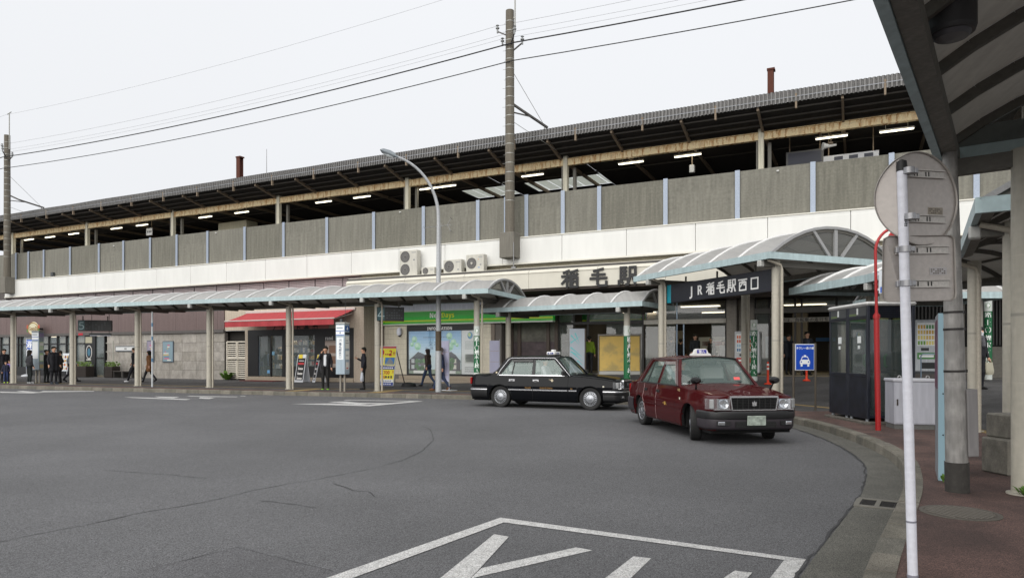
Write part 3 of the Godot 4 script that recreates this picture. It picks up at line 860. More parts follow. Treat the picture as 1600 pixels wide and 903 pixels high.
# ---- poles and wires ---------------------------------------------------------------------
func make_power_poles():
	var conc := M("pole_concrete", Color(0.47, 0.445, 0.40), 0.9, 0, "streak", 0.5, true, "fine", 1.1)
	var steel := M("pole_steel", Color(0.33, 0.32, 0.31), 0.6, 0.4)
	var band := M("pole_band", Color(0.60, 0.60, 0.58), 0.45, 0.6)
	var ins := M("insulator", Color(0.55, 0.56, 0.56), 0.3)
	for which in 2:
		var s: float = [18.75, -20.55][which]
		var nn := 0.62
		var t := thing("power_pole", ["tall concrete power pole rising in front of the viaduct at centre", "concrete power pole in front of the viaduct at the far left"][which], "pole", "concrete power poles along the viaduct", ST, Vector3(s, 5.9, nn))
		var b := B.new()
		b.tube([Vector3(s, 6.6, nn), Vector3(s, 12, nn), Vector3(s, 16.9, nn)], [0.22, 0.205, 0.185], 20)
		obj("shaft", b, conc, t)
		b = B.new()
		b.bx(s - 0.36, s + 0.36, 5.86, 6.98, 0.31, 0.95, 0.02)
		obj("footing", b, M("footing_concrete", Color(0.48, 0.465, 0.43), 0.9, 0, "streak", 0.8), t)
		b = B.new()
		for k in 20:
			var y := 8.4 + k * 0.42
			var r := lerpf(0.217, 0.187, (y - 6.6) / 10.3)
			b.tube([Vector3(s, y, nn), Vector3(s, y + 0.03, nn)], r + 0.006, 18)
			var sd := -1.0 if k % 2 else 1.0
			b.cyl(Vector3(s - r + 0.02, y + 0.01, nn + 0.05 * sd), Vector3(s - r - 0.13, y + 0.02, nn + 0.06 * sd), 0.008, 5)
		obj("step_bolts", b, band, t).set_meta("kind", "stuff")
		b = B.new()
		b.cyl(Vector3(s + 0.26, 15.9, nn), Vector3(s + 0.26, 18.4, nn), 0.035, 8)
		b.bx(s, s + 0.27, 16.0, 16.05, nn - 0.03, nn + 0.03); b.bx(s, s + 0.27, 16.5, 16.55, nn - 0.03, nn + 0.03)
		b.bar(Vector3(s + 0.02, 18.35, nn), Vector3(s + 0.5, 18.45, nn), 0.04, 0.04)
		obj("top_pipe", b, band, t)
		# brackets with insulators
		for q in [[-0.62, 16.2, 0.0], [-0.55, 15.75, -0.35], [0.62, 15.45, 0.0], [0.5, 15.7, 0.55]]:
			b = B.new()
			b.bar(Vector3(s, q[1] - 0.45, nn), Vector3(s + q[0], q[1] - 0.1, nn + q[2]), 0.05, 0.05)
			var ar := obj("bracket_arm", b, steel, t)
			b = B.new()
			b.lathe([Vector2(0.0, -0.12), Vector2(0.04, -0.12), Vector2(0.04, 0.06), Vector2(0.085, 0.08), Vector2(0.085, 0.12), Vector2(0.035, 0.14), Vector2(0.035, 0.2), Vector2(0.08, 0.22), Vector2(0.0, 0.27)], 12, Vector3(s + q[0], q[1] - 0.05, nn + q[2]))
			obj("insulator", b, ins, ar)
		b = B.new()
		b.bar(Vector3(s + 0.1, 12.75, nn), Vector3(s + 0.5, 12.45, nn - 0.5), 0.09, 0.09)
		b.bar(Vector3(s + 0.5, 12.45, nn - 0.5), Vector3(s + 1.0, 12.1, nn - 1.9), 0.09, 0.09)
		b.bar(Vector3(s + 0.15, 12.35, nn), Vector3(s + 0.7, 12.33, nn - 0.9), 0.05, 0.05)
		obj("cantilever_arm", b, steel, t)
		b = B.new()
		b.cyl(Vector3(s + 0.92, 12.1, nn - 1.75), Vector3(s + 0.92, 11.75, nn - 1.75), 0.03, 8)
		b.lathe([Vector2(0.05, 0), Vector2(0.07, 0.05), Vector2(0.05, 0.1), Vector2(0.07, 0.15), Vector2(0.04, 0.2)], 10, Vector3(s + 0.92, 11.8, nn - 1.75))
		b.cyl(Vector3(s + 0.18, 14.1, nn), Vector3(s + 0.9, 12.2, nn - 1.7), 0.012, 5)
		b.cyl(Vector3(s + 0.2, 11.9, nn), Vector3(s + 1.3, 11.1, nn - 2.2), 0.012, 5)
		obj("stay", b, band, t)
	# a steel pipe with a bracket below the middle pole
	# wires
	var wire := M("wire_black", Color(0.12, 0.12, 0.13), 0.6)
	var thin := M("wire_grey", Color(0.55, 0.55, 0.56), 0.6)
	var spans := [[18.35, 0.3, 0.0, 0.006, "topmost thin grey overhead wire, strung from the pole tops"], [16.35, -0.62, 0.0, 0.007, "second overhead wire from the top, thin and grey"], [15.9, -0.55, -0.35, 0.006, "third overhead wire from the top, thin and grey"], [15.65, 0.55, 0.55, 0.006, "fourth overhead wire from the top, thin and grey, just above the thick cable"], [15.32, 0.3, 0.25, 0.030, "thick black overhead cable sagging between the power poles"], [14.55, 0.22, 0.22, 0.022, "lowest black overhead cable between the power poles"]]
	for q in spans:
		var t := thing("overhead_wire", q[4], "wire", "overhead wires between the power poles", ST, Vector3(18.75, q[0], 0.62))
		var b := B.new()
		var xs := [-62.0, -20.97, 18.75, 58.5]
		for k in 3:
			var pts := []
			for j in 17:
				var u := j / 16.0
				pts.append(Vector3(lerpf(xs[k], xs[k + 1], u) + q[1], q[0] - 4.0 * 0.45 * u * (1 - u), 0.62 + q[2]))
			b.tube(pts, q[3], 5, false)
		obj("cable", b, wire if q[3] > 0.015 else thin, t)

# ---- covered walkways ---------------------------------------------------------------
func canopy(called: String, label: String, edge: PackedVector2Array, wide: float, hb: float, fa: float, high: float, cols: Array, off: float, ends: Array, grp := "covered walkways with arched roofs", pitch := 1.08, pipe := 1.0):
	# edge: the outer lower line of the fascia; the roof spans to its left when walked along
	var teal := M("teal_fascia", Color(0.70, 0.775, 0.785), 0.55, 0, "soft_streak", 0.5, true, "mild", 0.8)
	var poly := M("polycarbonate", Color(0.66, 0.655, 0.645), 0.5, 0, "soft_streak", 0.5, true, "mild", 0.9)
	poly.backlight_enabled = true; poly.backlight = Color(0.46, 0.445, 0.42)
	var ribm := M("white_rib", Color(0.86, 0.86, 0.855), 0.45, 0, "fine", 2.0)
	var inner := M("canopy_steel", Color(0.40, 0.39, 0.365), 0.6, 0.1, "fine", 1.2)
	var colm := M("canopy_column", Color(0.735, 0.715, 0.66), 0.5, 0, "soft_streak", 0.8, true, "mild", 0.9)
	# even stations along the edge
	var st := []
	var total := 0.0
	for i in edge.size() - 1: total += edge[i].distance_to(edge[i + 1])
	var many := int(round(total / pitch))
	for k in many + 1: st.append(total * k / many)
	var along := func(t: float):
		var u := t
		for i in edge.size() - 1:
			var l := edge[i].distance_to(edge[i + 1])
			if u <= l + 1e-4 or i == edge.size() - 2:
				var d0 := (edge[i + 1] - edge[i]).normalized()
				var dm := d0
				if edge.size() > 2:   # blend directions round the bends
					var f := u / l
					var dp := (edge[i] - edge[i - 1]).normalized() if i > 0 else d0
					var dn := (edge[i + 2] - edge[i + 1]).normalized() if i < edge.size() - 2 else d0
					dm = (dp + d0).normalized().lerp(d0, minf(f * 2, 1)) if f < 0.5 else d0.lerp((dn + d0).normalized(), (f - 0.5) * 2)
					dm = dm.normalized()
				return [edge[i] + d0 * u, Vector2(dm.y, -dm.x), dm]
			u -= l
	var P := func(t: float, o: float, y: float) -> Vector3:
		var q = along.call(t)
		var p: Vector2 = q[0] + q[1] * o
		return Vector3(p.x, y, p.y)
	var arch := func(u: float) -> float: return hb + fa * 0.75 + high * (1.0 - pow(absf(2.0 * u - 1.0), 2.15))
	var base: Vector3 = P.call(total * 0.5, wide * 0.5, 0.15)
	var t := thing(called, label, "canopy", grp, Transform3D.IDENTITY, base)
	for side in 2:
		var o0: float = [0.0, wide - 0.07][side]
		for i in edge.size() - 1:
			pass
		var b := B.new()
		var rows := [[], [], [], [], []]
		for s in st:
			rows[0].append(P.call(s, o0, hb)); rows[1].append(P.call(s, o0 + 0.07, hb)); rows[2].append(P.call(s, o0 + 0.07, hb + fa)); rows[3].append(P.call(s, o0, hb + fa)); rows[4].append(P.call(s, o0, hb))
		for k in 4:
			for i in st.size() - 1: b.quad(rows[k][i + 1], rows[k][i], rows[k + 1][i], rows[k + 1][i + 1])
		for e in [0, st.size() - 1]: b.quad(rows[0][e], rows[1][e], rows[2][e], rows[3][e])
		obj("fascia", b, teal, t)
		# gutter beam behind the fascia
		b = B.new()
		var g0: float = o0 + 0.075 if side == 0 else o0 - 0.175
		for i in st.size() - 1:
			var q := func(s, o, y): return P.call(s, g0 + o, y)
			var a = st[i]; var d = st[i + 1]
			b.quad(q.call(d, 0, hb + 0.02), q.call(a, 0, hb + 0.02), q.call(a, 0.13, hb + 0.02), q.call(d, 0.13, hb + 0.02))
			b.quad(q.call(a, 0, hb + 0.02), q.call(d, 0, hb + 0.02), q.call(d, 0, hb + 0.16), q.call(a, 0, hb + 0.16))
			b.quad(q.call(d, 0.13, hb + 0.02), q.call(a, 0.13, hb + 0.02), q.call(a, 0.13, hb + 0.16), q.call(d, 0.13, hb + 0.16))
		obj("gutter_beam", b, M("gutter_beam", Color(0.50, 0.49, 0.46), 0.7, 0.1, "fine", 1.4, true, "soft_streak", 0.9), t)
	var nu := 12
	for i in st.size() - 1:
		var b := B.new()
		var rows := []
		for k in nu + 1:
			var u := float(k) / nu
			rows.append([P.call(st[i] + 0.003, lerpf(0.12, wide - 0.12, u), arch.call(u)), P.call(st[i + 1] - 0.003, lerpf(0.12, wide - 0.12, u), arch.call(u))])
		b.grid(rows)
		obj("roof_panel", b, poly, t)
	for i in st.size():
		var pts := []
		for k in nu + 1:
			var u := float(k) / nu
			pts.append(P.call(st[i], lerpf(0.10, wide - 0.10, u), arch.call(u) + 0.012))
		var b := B.new()
		b.tube(pts, 0.04, 8)
		obj("rib", b, ribm, t)
		b = B.new()
		for k in nu:
			var a: Vector3 = pts[k] - UP * 0.075; var d: Vector3 = pts[k + 1] - UP * 0.075
			b.bar(a, d, 0.06, 0.09)
		obj("arch_bar", b, inner, t)
	for u in [0.22, 0.5, 0.78]:
		var b := B.new()
		for i in st.size() - 1: b.bar(P.call(st[i], lerpf(0.12, wide - 0.12, u), arch.call(u) - 0.05), P.call(st[i + 1], lerpf(0.12, wide - 0.12, u), arch.call(u) - 0.05), 0.05, 0.05)
		obj("purlin", b, inner, t)
	for e in 2:
		if not ends[e]: continue
		var s: float = [0.0, total][e]
		var q = along.call(s)
		var dv: Vector2 = q[2] * (-1.0 if e == 0 else 1.0)
		var out := Vector3(dv.x, 0, dv.y)
		var b := B.new()
		var a: Vector3 = P.call(s, -0.0, hb + fa / 2) + out * 0.04; var d: Vector3 = P.call(s, wide, hb + fa / 2) + out * 0.04
		b.bar(a, d, 0.07, fa - 0.004)
		obj("end_fascia", b, teal, t)
		b = B.new()
		for k in nu:
			var u0 := float(k) / nu; var u1 := float(k + 1) / nu
			b.bar(P.call(s, lerpf(0.06, wide - 0.06, u0), arch.call(u0) + 0.0) + out * 0.03, P.call(s, lerpf(0.06, wide - 0.06, u1), arch.call(u1) + 0.0) + out * 0.03, 0.09, 0.07)
		obj("gable_arch", b, M("gable_frame", Color(0.62, 0.62, 0.62), 0.5, 0.1, "fine", 1.5), t)
		for k in 3:
			b = B.new()
			var ut: float = [0.32, 0.5, 0.68][k]
			b.bar(P.call(s, lerpf(0.12, wide - 0.12, [0.45, 0.5, 0.55][k]), hb + fa) + out * 0.02, P.call(s, lerpf(0.12, wide - 0.12, ut), arch.call(ut) - 0.03) + out * 0.02, 0.06, 0.085 if k != 1 else 0.12, q_up(out))
			obj("gable_spoke", b, M("gable_frame"), t)
		b = B.new()
		for k in nu:
			var u0 := float(k) / nu; var u1 := float(k + 1) / nu
			b.quad(P.call(s, lerpf(0.1, wide - 0.1, u0), hb + fa * 0.5), P.call(s, lerpf(0.1, wide - 0.1, u1), hb + fa * 0.5), P.call(s, lerpf(0.1, wide - 0.1, u1), arch.call(u1) - 0.03), P.call(s, lerpf(0.1, wide - 0.1, u0), arch.call(u0) - 0.03))
		obj("gable_pane", b, glass("smoked_pane", Color(0.36, 0.36, 0.34), 0.62, 0.1), t)
	for c in cols:
		var s: float = c[0] if c is Array else c
		var coff: float = c[1] if c is Array else off
		var q = along.call(s)
		var b := B.new()
		var dir: Vector2 = q[2]
		var foot: Vector3 = P.call(s, coff, 0.0)
		foot.y = ground_y(foot) - 0.02
		b.cyl(foot, Vector3(foot.x, hb + 0.02, foot.z), 0.108, 24)
		b.lathe([Vector2(0.15, 0), Vector2(0.15, 0.015), Vector2(0.11, 0.02)], 20, foot + UP * 0.02)
		var co := obj("column", b, colm, t)
		b = B.new()
		b.cyl(Vector3(foot.x, 1.9, foot.z), Vector3(foot.x, 1.93, foot.z), 0.1095, 24)
		obj("column_ring", b, M("ring_grey", Color(0.58, 0.57, 0.53), 0.5), co)
		if pipe > 0:
			b = B.new()
			var pp := Vector3(foot.x + dir.x * 0.21 * pipe, foot.y, foot.z + dir.y * 0.21 * pipe)
			b.tube([pp, Vector3(pp.x, hb - 0.25, pp.z), Vector3(pp.x, hb - 0.12, pp.z) - Vector3(q[1].x, 0, q[1].y) * 0.05, Vector3(pp.x, hb - 0.02, pp.z) - Vector3(q[1].x, 0, q[1].y) * off * 0.8], 0.037, 12)
			for y in [0.5, 1.7, 2.7]: b.tube([pp + UP * y, pp + UP * (y + 0.03)], 0.043, 10)
			obj("downpipe", b, M("downpipe", Color(0.70, 0.67, 0.61), 0.5, 0, "fine", 1.5), t)
		if c is Array: continue
		b = B.new()
		b.bar(P.call(s, 0.05, hb - 0.08), P.call(s, wide * 0.72, hb - 0.06), 0.12, 0.16)
		b.bar(P.call(s, wide * 0.72, hb - 0.03), P.call(s, wide - 0.08, hb - 0.0), 0.12, 0.1)
		obj("cross_beam", b, inner, t)
		b = B.new()
		b.bar(P.call(s, -0.02, hb - 0.09), P.call(s, 0.12, hb - 0.09), 0.15, 0.17, UP, 0.02)
		obj("beam_end", b, M("beam_end", Color(0.66, 0.66, 0.645), 0.5), t)

func q_up(out: Vector3) -> Vector3: return Vector3(-out.z, 0, out.x)

func make_canopies():
	# the long one by the bus stops
	var c0 := Vector2(-24.96, -34.8); var step := Vector2(3.945, 1.55)
	var sh := Vector2(-0.3658, 0.9307) * 1.1
	var a := c0 - step * 2.6 + sh; var z := c0 + step * 6.2 + sh
	var cols := []
	for k in range(-2, 7): cols.append((k + 2.6) * step.length())
	canopy("bus_stop_canopy", "long white arched canopy over the bus stops with pale teal edge", PackedVector2Array([a, z]), 3.86, 3.68, 0.17, 0.52, cols, 1.1, [false, true])
	# the lower one between it and the entrance
	canopy("walkway_canopy", "short lower arched canopy in front of the green shop band and yellow board", PackedVector2Array([Vector2(-1.35, -26.9), Vector2(4.25, -23.1)]), 3.0, 3.16, 0.17, 0.5, [0.95, 5.95], 0.75, [true, true], "covered walkways with arched roofs", 1.1, -1.0)
	# the large one before the entrance
	var far := Vector2(6.61, -18.0) + Vector2(-0.4, -0.9165) * 6.2
	canopy("entrance_canopy", "large arched canopy with spoked gable before the station entrance", PackedVector2Array([far, Vector2(6.61, -18.0)]), 4.75, 4.02, 0.18, 0.82, [0.81, 5.9, [0.81, 4.1], [5.9, 4.1]], 0.575, [false, true], "covered walkways with arched roofs", 1.24, 1.0)
	# the curved one behind the telephone booths
	canopy("curved_canopy", "curved arched canopy with teal end behind the telephone booths", PackedVector2Array([Vector2(7.72, -19.3), Vector2(8.22, -16.0), Vector2(7.7, -12.0), Vector2(5.54, -8.33)]), 3.4, 3.2, 0.19, 0.5, [3.2, [6.6, 0.6], 10.75], 0.45, [true, true], "covered walkways with arched roofs", 1.1, 1.0)
	# the near one overhead on the right
	canopy("near_canopy", "dark overhead arched canopy at the top right, seen from below", PackedVector2Array([Vector2(4.62, -7.55), Vector2(2.285, -4.29), Vector2(-0.6, -0.2)]), 3.7, 3.53, 0.41, 0.55, [0.30], 0.75, [true, false], "covered walkways with arched roofs", 1.1, -1.0)
	canopy("far_canopy", "small arched canopy at the far right behind the masked person", PackedVector2Array([Vector2(11.6, -20.6), Vector2(14.6, -20.4)]), 3.4, 3.2, 0.19, 0.45, [[2.7, 1.0]], 0.5, [true, true], "covered walkways with arched roofs", 1.1, 0.0)
	# lamp bowl under the near canopy
	var p := Vector3(3.02, 3.72, -4.78)
	var t := thing("ceiling_lamp", "round dark lamp bowl under the overhead canopy at top right", "lamp", "", Transform3D.IDENTITY, p)
	var b := B.new()
	b.lathe([Vector2(0, 0), Vector2(0.14, 0.0), Vector2(0.15, 0.03), Vector2(0.15, 0.2), Vector2(0.0, 0.2)], 20, p)
	obj("bowl", b, M("lamp_bowl", Color(0.24, 0.24, 0.25), 0.5), t)
	b = B.new(); b.cyl(p + UP * 0.2, p + UP * 0.42, 0.03, 8)
	obj("stem", b, M("lamp_bowl"), t)
	b = B.new()
	b.lathe([Vector2(0, -0.001), Vector2(0.12, -0.001), Vector2(0.1, -0.03), Vector2(0, -0.045)], 20, p)
	obj("diffuser", b, M("lamp_diffuser", Color(0.34, 0.34, 0.36), 0.4), t)
	# right rear columns of the entrance canopy
	# name sign under the entrance canopy
	var s0 := Vector3(5.0 + 0.12, 3.24, -23.0); var s1 := Vector3(7.05 - 0.05, 3.24, -18.62)
	var dx := (s1 - s0).normalized()
	var fr := Transform3D(Basis(dx, UP, dx.cross(UP)), s0)
	var len := s0.distance_to(s1)
	t = thing("entrance_name_sign", "long dark navy sign with white station name lettering under the entrance canopy", "sign", "", fr)
	b = B.new(); b.bx(0.22, len, 0, 0.60, -0.16, 0.0, 0.01)
	obj("panel", b, M("sign_navy", Color(0.115, 0.125, 0.165), 0.45, 0, "fine", 1.0), t)
	b = B.new(); b.bx(0.0, 0.2, 0, 0.60, -0.16, 0.001, 0.01)
	obj("cyan_end", b, M("sign_cyan", Color(0.10, 0.55, 0.62), 0.5), t)
	b = B.new()
	for x in [0.9, 2.4, 4.0]: b.bx(x - 0.02, x + 0.02, 0.6, 0.8, -0.1, -0.06)
	obj("hanger", b, M("canopy_steel"), t)
	var wm := M("letter_white", Color(0.93, 0.93, 0.92), 0.5)
	b = B.new()
	strokes(b, "稲毛駅西口", 0.33, Transform3D(Basis.IDENTITY, Vector3(2.02, 0.46, 0.001)), 0.125, 0.008, 1.42)
	obj("lettering", b, wm, t)
	letters("lettering", "J", 0.29, Transform3D(Basis.IDENTITY, Vector3(1.30, 0.29, 0.006)), wm, t, 0.01, "Droid Sans", true)
	letters("lettering", "R", 0.29, Transform3D(Basis.IDENTITY, Vector3(1.69, 0.29, 0.006)), wm, t, 0.01, "Droid Sans", true)

# ---- street furniture --------------------------------------------------------------
func make_street_lamp():
	var p := Vector3(-2.79, 0.146, -26.4)
	var t := thing("street_lamp", "tall grey steel street lamp with curved arm standing by the far kerb", "street lamp", "", Transform3D.IDENTITY, p)
	var m := M("lamp_steel", Color(0.72, 0.73, 0.74), 0.45, 0.08, "fine", 1.2, true, "soft_streak", 0.6)
	var pts := [p, p + UP * 2.0, p + UP * 5.6]
	for k in 12:
		var a := k / 11.0 * deg_to_rad(76)
		pts.append(p + Vector3(-1.55 * (1 - cos(a)) * 1.25, 6.6 + 2.25 * sin(a), 0.5 * (1 - cos(a))))
	var rad := []
	for k in pts.size(): rad.append(lerpf(0.105, 0.04, maxf(0, (pts[k].y - 2.5) / 7.0)))
	var b := B.new(); b.tube(pts, rad, 20)
	obj("pole", b, m, t)
	b = B.new(); b.cyl(p, p + UP * 1.5, 0.118, 20)
	obj("base_sleeve", b, m, t)
	b = B.new(); b.cyl(p + UP * 1.5, p + UP * 1.54, 0.123, 20)
	obj("clamp", b, m, t)
	b = B.new(); b.cyl(p + UP * 2.35, p + UP * 2.39, 0.112, 20)
	obj("clamp", b, m, t)
	b = B.new(); b.cyl(p + UP * 1.55, p + UP * 2.3, 0.113, 20)
	obj("stained_band", b, M("stained_band", Color(0.36, 0.31, 0.25), 0.8, 0, "marble", 1.5), t)
	var e: Vector3 = pts[-1]
	var d: Vector3 = (pts[-1] - pts[-2]).normalized()
	b = B.new()
	b.tube([e - d * 0.05, e + d * 0.1, e + d * 0.16, e + d * 0.34, e + d * 0.6, e + d * 0.7], [0.04, 0.05, 0.10, 0.125, 0.09, 0.02], 14)
	obj("lamp_head", b, M("lamp_head", Color(0.50, 0.53, 0.55), 0.4, 0.3), t)
	b = B.new(); b.tube([e + d * 0.2 - UP * 0.06, e + d * 0.38 - UP * 0.075, e + d * 0.58 - UP * 0.05], [0.07, 0.095, 0.05], 12)
	obj("lamp_lens", b, M("lamp_lens", Color(0.72, 0.74, 0.74), 0.2), t)

func stop_pillar(num: String, label: String, p: Vector3, deg: float, text: String, plain: bool):
	var t := thing("bus_stop_pillar", label, "bus stop", "bus stop pillars by the far kerb", turned(deg, p) * Transform3D(Basis.IDENTITY.scaled(Vector3(1, 0.94, 1)), Vector3.ZERO))
	var b := B.new()
	for x in [-0.09, 0.09]: b.bx(x - 0.03, x + 0.03, 0, 0.75, -0.03, 0.03, 0.005)
	obj("leg", b, M("stop_leg", Color(0.55, 0.53, 0.49), 0.6, 0.2), t)
	b = B.new(); b.bx(-0.2, 0.2, 0.7, 2.72, -0.17, 0.17, 0.015)
	obj("body", b, M("stop_body", Color(0.62, 0.68, 0.72), 0.5, 0, "soft_streak", 0.9), t)
	b = B.new(); b.bx(-0.21, 0.21, 2.72, 2.80, -0.18, 0.18, 0.02)
	obj("cap", b, M("stop_cap", Color(0.66, 0.66, 0.64), 0.5), t)
	b = B.new()
	var z := 0.172
	b.col = L("e9ecec"); b.flat(PackedVector2Array([Vector2(-0.18, 2.28), Vector2(0.18, 2.28), Vector2(0.18, 2.68), Vector2(-0.18, 2.68)]), z)
	b.col = L("5470b8"); b.flat(PackedVector2Array([Vector2(-0.18, 2.44), Vector2(0.18, 2.44), Vector2(0.18, 2.47), Vector2(-0.18, 2.47)]), z + 0.001); b.flat(PackedVector2Array([Vector2(-0.18, 2.28), Vector2(0.18, 2.28), Vector2(0.18, 2.31), Vector2(-0.18, 2.31)]), z + 0.001)
	b.col = L("8e9aa6"); b.flat(PackedVector2Array([Vector2(-0.15, 2.55), Vector2(0.12, 2.55), Vector2(0.12, 2.60), Vector2(-0.15, 2.60)]), z + 0.001)
	b.col = L("dfe3e4"); b.flat(PackedVector2Array([Vector2(-0.15, 1.3), Vector2(0.15, 1.3), Vector2(0.15, 2.2), Vector2(-0.15, 2.2)]), z)
	if not plain:
		b.col = L("4d5a70"); strokes(b, text, 0.105, Transform3D(Basis.IDENTITY, Vector3(-0.05, 1.98, z + 0.002)), 0.13, 0.0, 1.2, true)
	var r := Transform3D(Basis(Vector3(0, 0, -1), UP, Vector3.RIGHT), Vector3(0.202, 0, 0))
	var sheets := [["28518c", -0.15, 0.15, 2.45, 2.66], ["31353c", -0.15, 0.15, 2.3, 2.40], ["d9dad2", -0.13, 0.12, 1.75, 2.25], ["dcdcd6", -0.12, 0.13, 1.3, 1.65], ["d8d4cc", -0.1, 0.1, 0.9, 1.2], ["8a8d90", -0.1, 0.1, 1.95, 1.98], ["8a8d90", -0.1, 0.06, 2.05, 2.08], ["8a8d90", -0.1, 0.08, 1.45, 1.48], ["a04a48", -0.06, 0.06, 0.93, 0.98]]
	if plain: sheets = [["9a8fb4", -0.15, 0.15, 2.45, 2.66], ["cfe3c4", -0.14, 0.13, 1.75, 2.2], ["eef0ea", -0.12, 0.12, 2.0, 2.15], ["b9d9a6", -0.13, 0.12, 1.15, 1.6], ["f0f2ec", -0.1, 0.1, 1.2, 1.5], ["c9b98a", -0.12, 0.12, 0.8, 1.0]]
	for i in sheets.size():
		var q = sheets[i]
		b.col = L(q[0]); b.flat(PackedVector2Array([Vector2(q[1], q[3]), Vector2(q[2], q[3]), Vector2(q[2], q[4]), Vector2(q[1], q[4])]), 0.0006 * (i + 1), r)
	obj("print", b, VC(0.5), t)
	if not plain:
		var nm := M("digit_teal", Color(0.1, 0.36, 0.5), 0.5)
		letters("digit", num, 0.09, Transform3D(Basis.IDENTITY, Vector3(-0.0, 2.38, z + 0.002)), nm, t, 0.002, "Droid Sans", true)
		letters("digit", num, 0.13, r * Transform3D(Basis.IDENTITY, Vector3(0, 2.55, 0.008)), M("letter_white"), t, 0.002, "Droid Sans", true)
		letters("name", "J", 0.09, Transform3D(Basis.IDENTITY, Vector3(-0.03, 2.08, z + 0.002)), M("letter_slate", Color(0.3, 0.35, 0.43), 0.5), t, 0.002)
		letters("name", "R", 0.09, Transform3D(Basis.IDENTITY, Vector3(0.04, 2.08, z + 0.002)), M("letter_slate"), t, 0.002)
		b = B.new(); b.cyl(Vector3(0.12, 2.8, 0), Vector3(0.12, 3.7, 0), 0.008, 6); b.bx(-0.1, 0.0, 2.8, 2.95, -0.05, 0.05, 0.01)
		obj("antenna", b, M("dark_box", Color(0.25, 0.26, 0.27), 0.6), t)

func departure_board(num: String, label: String, p: Vector3, deg: float, wide: float):
	var t := thing("departure_board", label, "sign", "departure boards under the bus canopy", turned(deg, p))
	var b := B.new(); b.bx(0, wide, 0, 0.54, -0.09, 0.09, 0.015)
	obj("case", b, M("board_dark", Color(0.085, 0.09, 0.095), 0.4), t)
	b = B.new(); b.col = L("17464a"); b.flat(PackedVector2Array([Vector2(0.02, 0.02), Vector2(0.3, 0.02), Vector2(0.3, 0.52), Vector2(0.02, 0.52)]), 0.092)
	b.col = L("3b4446")
	for k in 4:
		for q in 7:
			if rng.randf() < 0.75: b.flat(PackedVector2Array([Vector2(0.36 + q * 0.09 * wide, 0.1 + k * 0.1), Vector2(0.42 + q * 0.09 * wide, 0.1 + k * 0.1), Vector2(0.42 + q * 0.09 * wide, 0.14 + k * 0.1), Vector2(0.36 + q * 0.09 * wide, 0.14 + k * 0.1)]), 0.092)
	obj("screen", b, VC(0.35), t)
	letters("digit", num, 0.36, Transform3D(Basis.IDENTITY, Vector3(0.16, 0.26, 0.094)), M("digit_grey", Color(0.62, 0.72, 0.74), 0.5), t, 0.003)
	b = B.new()
	for x in [0.2, wide - 0.2]: b.bx(x - 0.02, x + 0.02, 0.54, 0.75, -0.02, 0.02)
	obj("hanger", b, M("canopy_steel"), t)

func make_bus_stop():
	stop_pillar("4", "pale blue bus stop pillar numbered four with station name, right of the red awning", Vector3(-6.45, 0.146, -26.5), -20, "稲毛駅西口", false)
	stop_pillar("5", "pale bus stop pillar with green and violet timetables at the far left", Vector3(-23.85, 0.146, -35.0), -6, "", true)
	departure_board("4", "dark departure board with a big four hanging beside a canopy column", Vector3(-5.25, 2.86, -27.0), 14, 1.05)
	departure_board("5", "dark departure board with a big five hanging under the canopy at left", Vector3(-21.5, 2.74, -34.5), 16, 1.5)
	var t := thing("strip_light", "white strip light hanging below the board with a big five", "lamp", "", turned(16, Vector3(-21.2, 2.5, -34.9)))
	var b := B.new(); b.bx(0.0, 1.0, 0.06, 0.13, -0.05, 0.05, 0.01); b.bx(0.1, 0.12, 0.13, 1.1, -0.01, 0.01); b.bx(0.88, 0.9, 0.13, 1.1, -0.01, 0.01)
	obj("housing", b, M("dark_box", Color(0.25, 0.26, 0.27), 0.6), t)
	b = B.new(); b.bx(0.03, 0.97, 0.0, 0.06, -0.03, 0.03, 0.02)
	obj("tube", b, M("unlit_tube", Color(0.85, 0.86, 0.9), 0.4), t)
	# slim white post
	var p := on_pavement(237, 30.6)
	t = thing("slim_post", "slim white post with blue marks standing by the kerb under the canopy", "post", "", Transform3D.IDENTITY, p)
	b = B.new(); b.cyl(p, p + UP * 3.3, 0.035, 12)
	obj("shaft", b, M("post_white", Color(0.78, 0.80, 0.81), 0.5, 0, "fine", 2.0), t)
	b = B.new()
	for y in [1.1, 2.05, 2.65]: b.cyl(p + UP * y, p + UP * (y + 0.16), 0.0365, 12)
	obj("blue_mark", b, M("mark_blue", Color(0.35, 0.5, 0.62), 0.5), t)

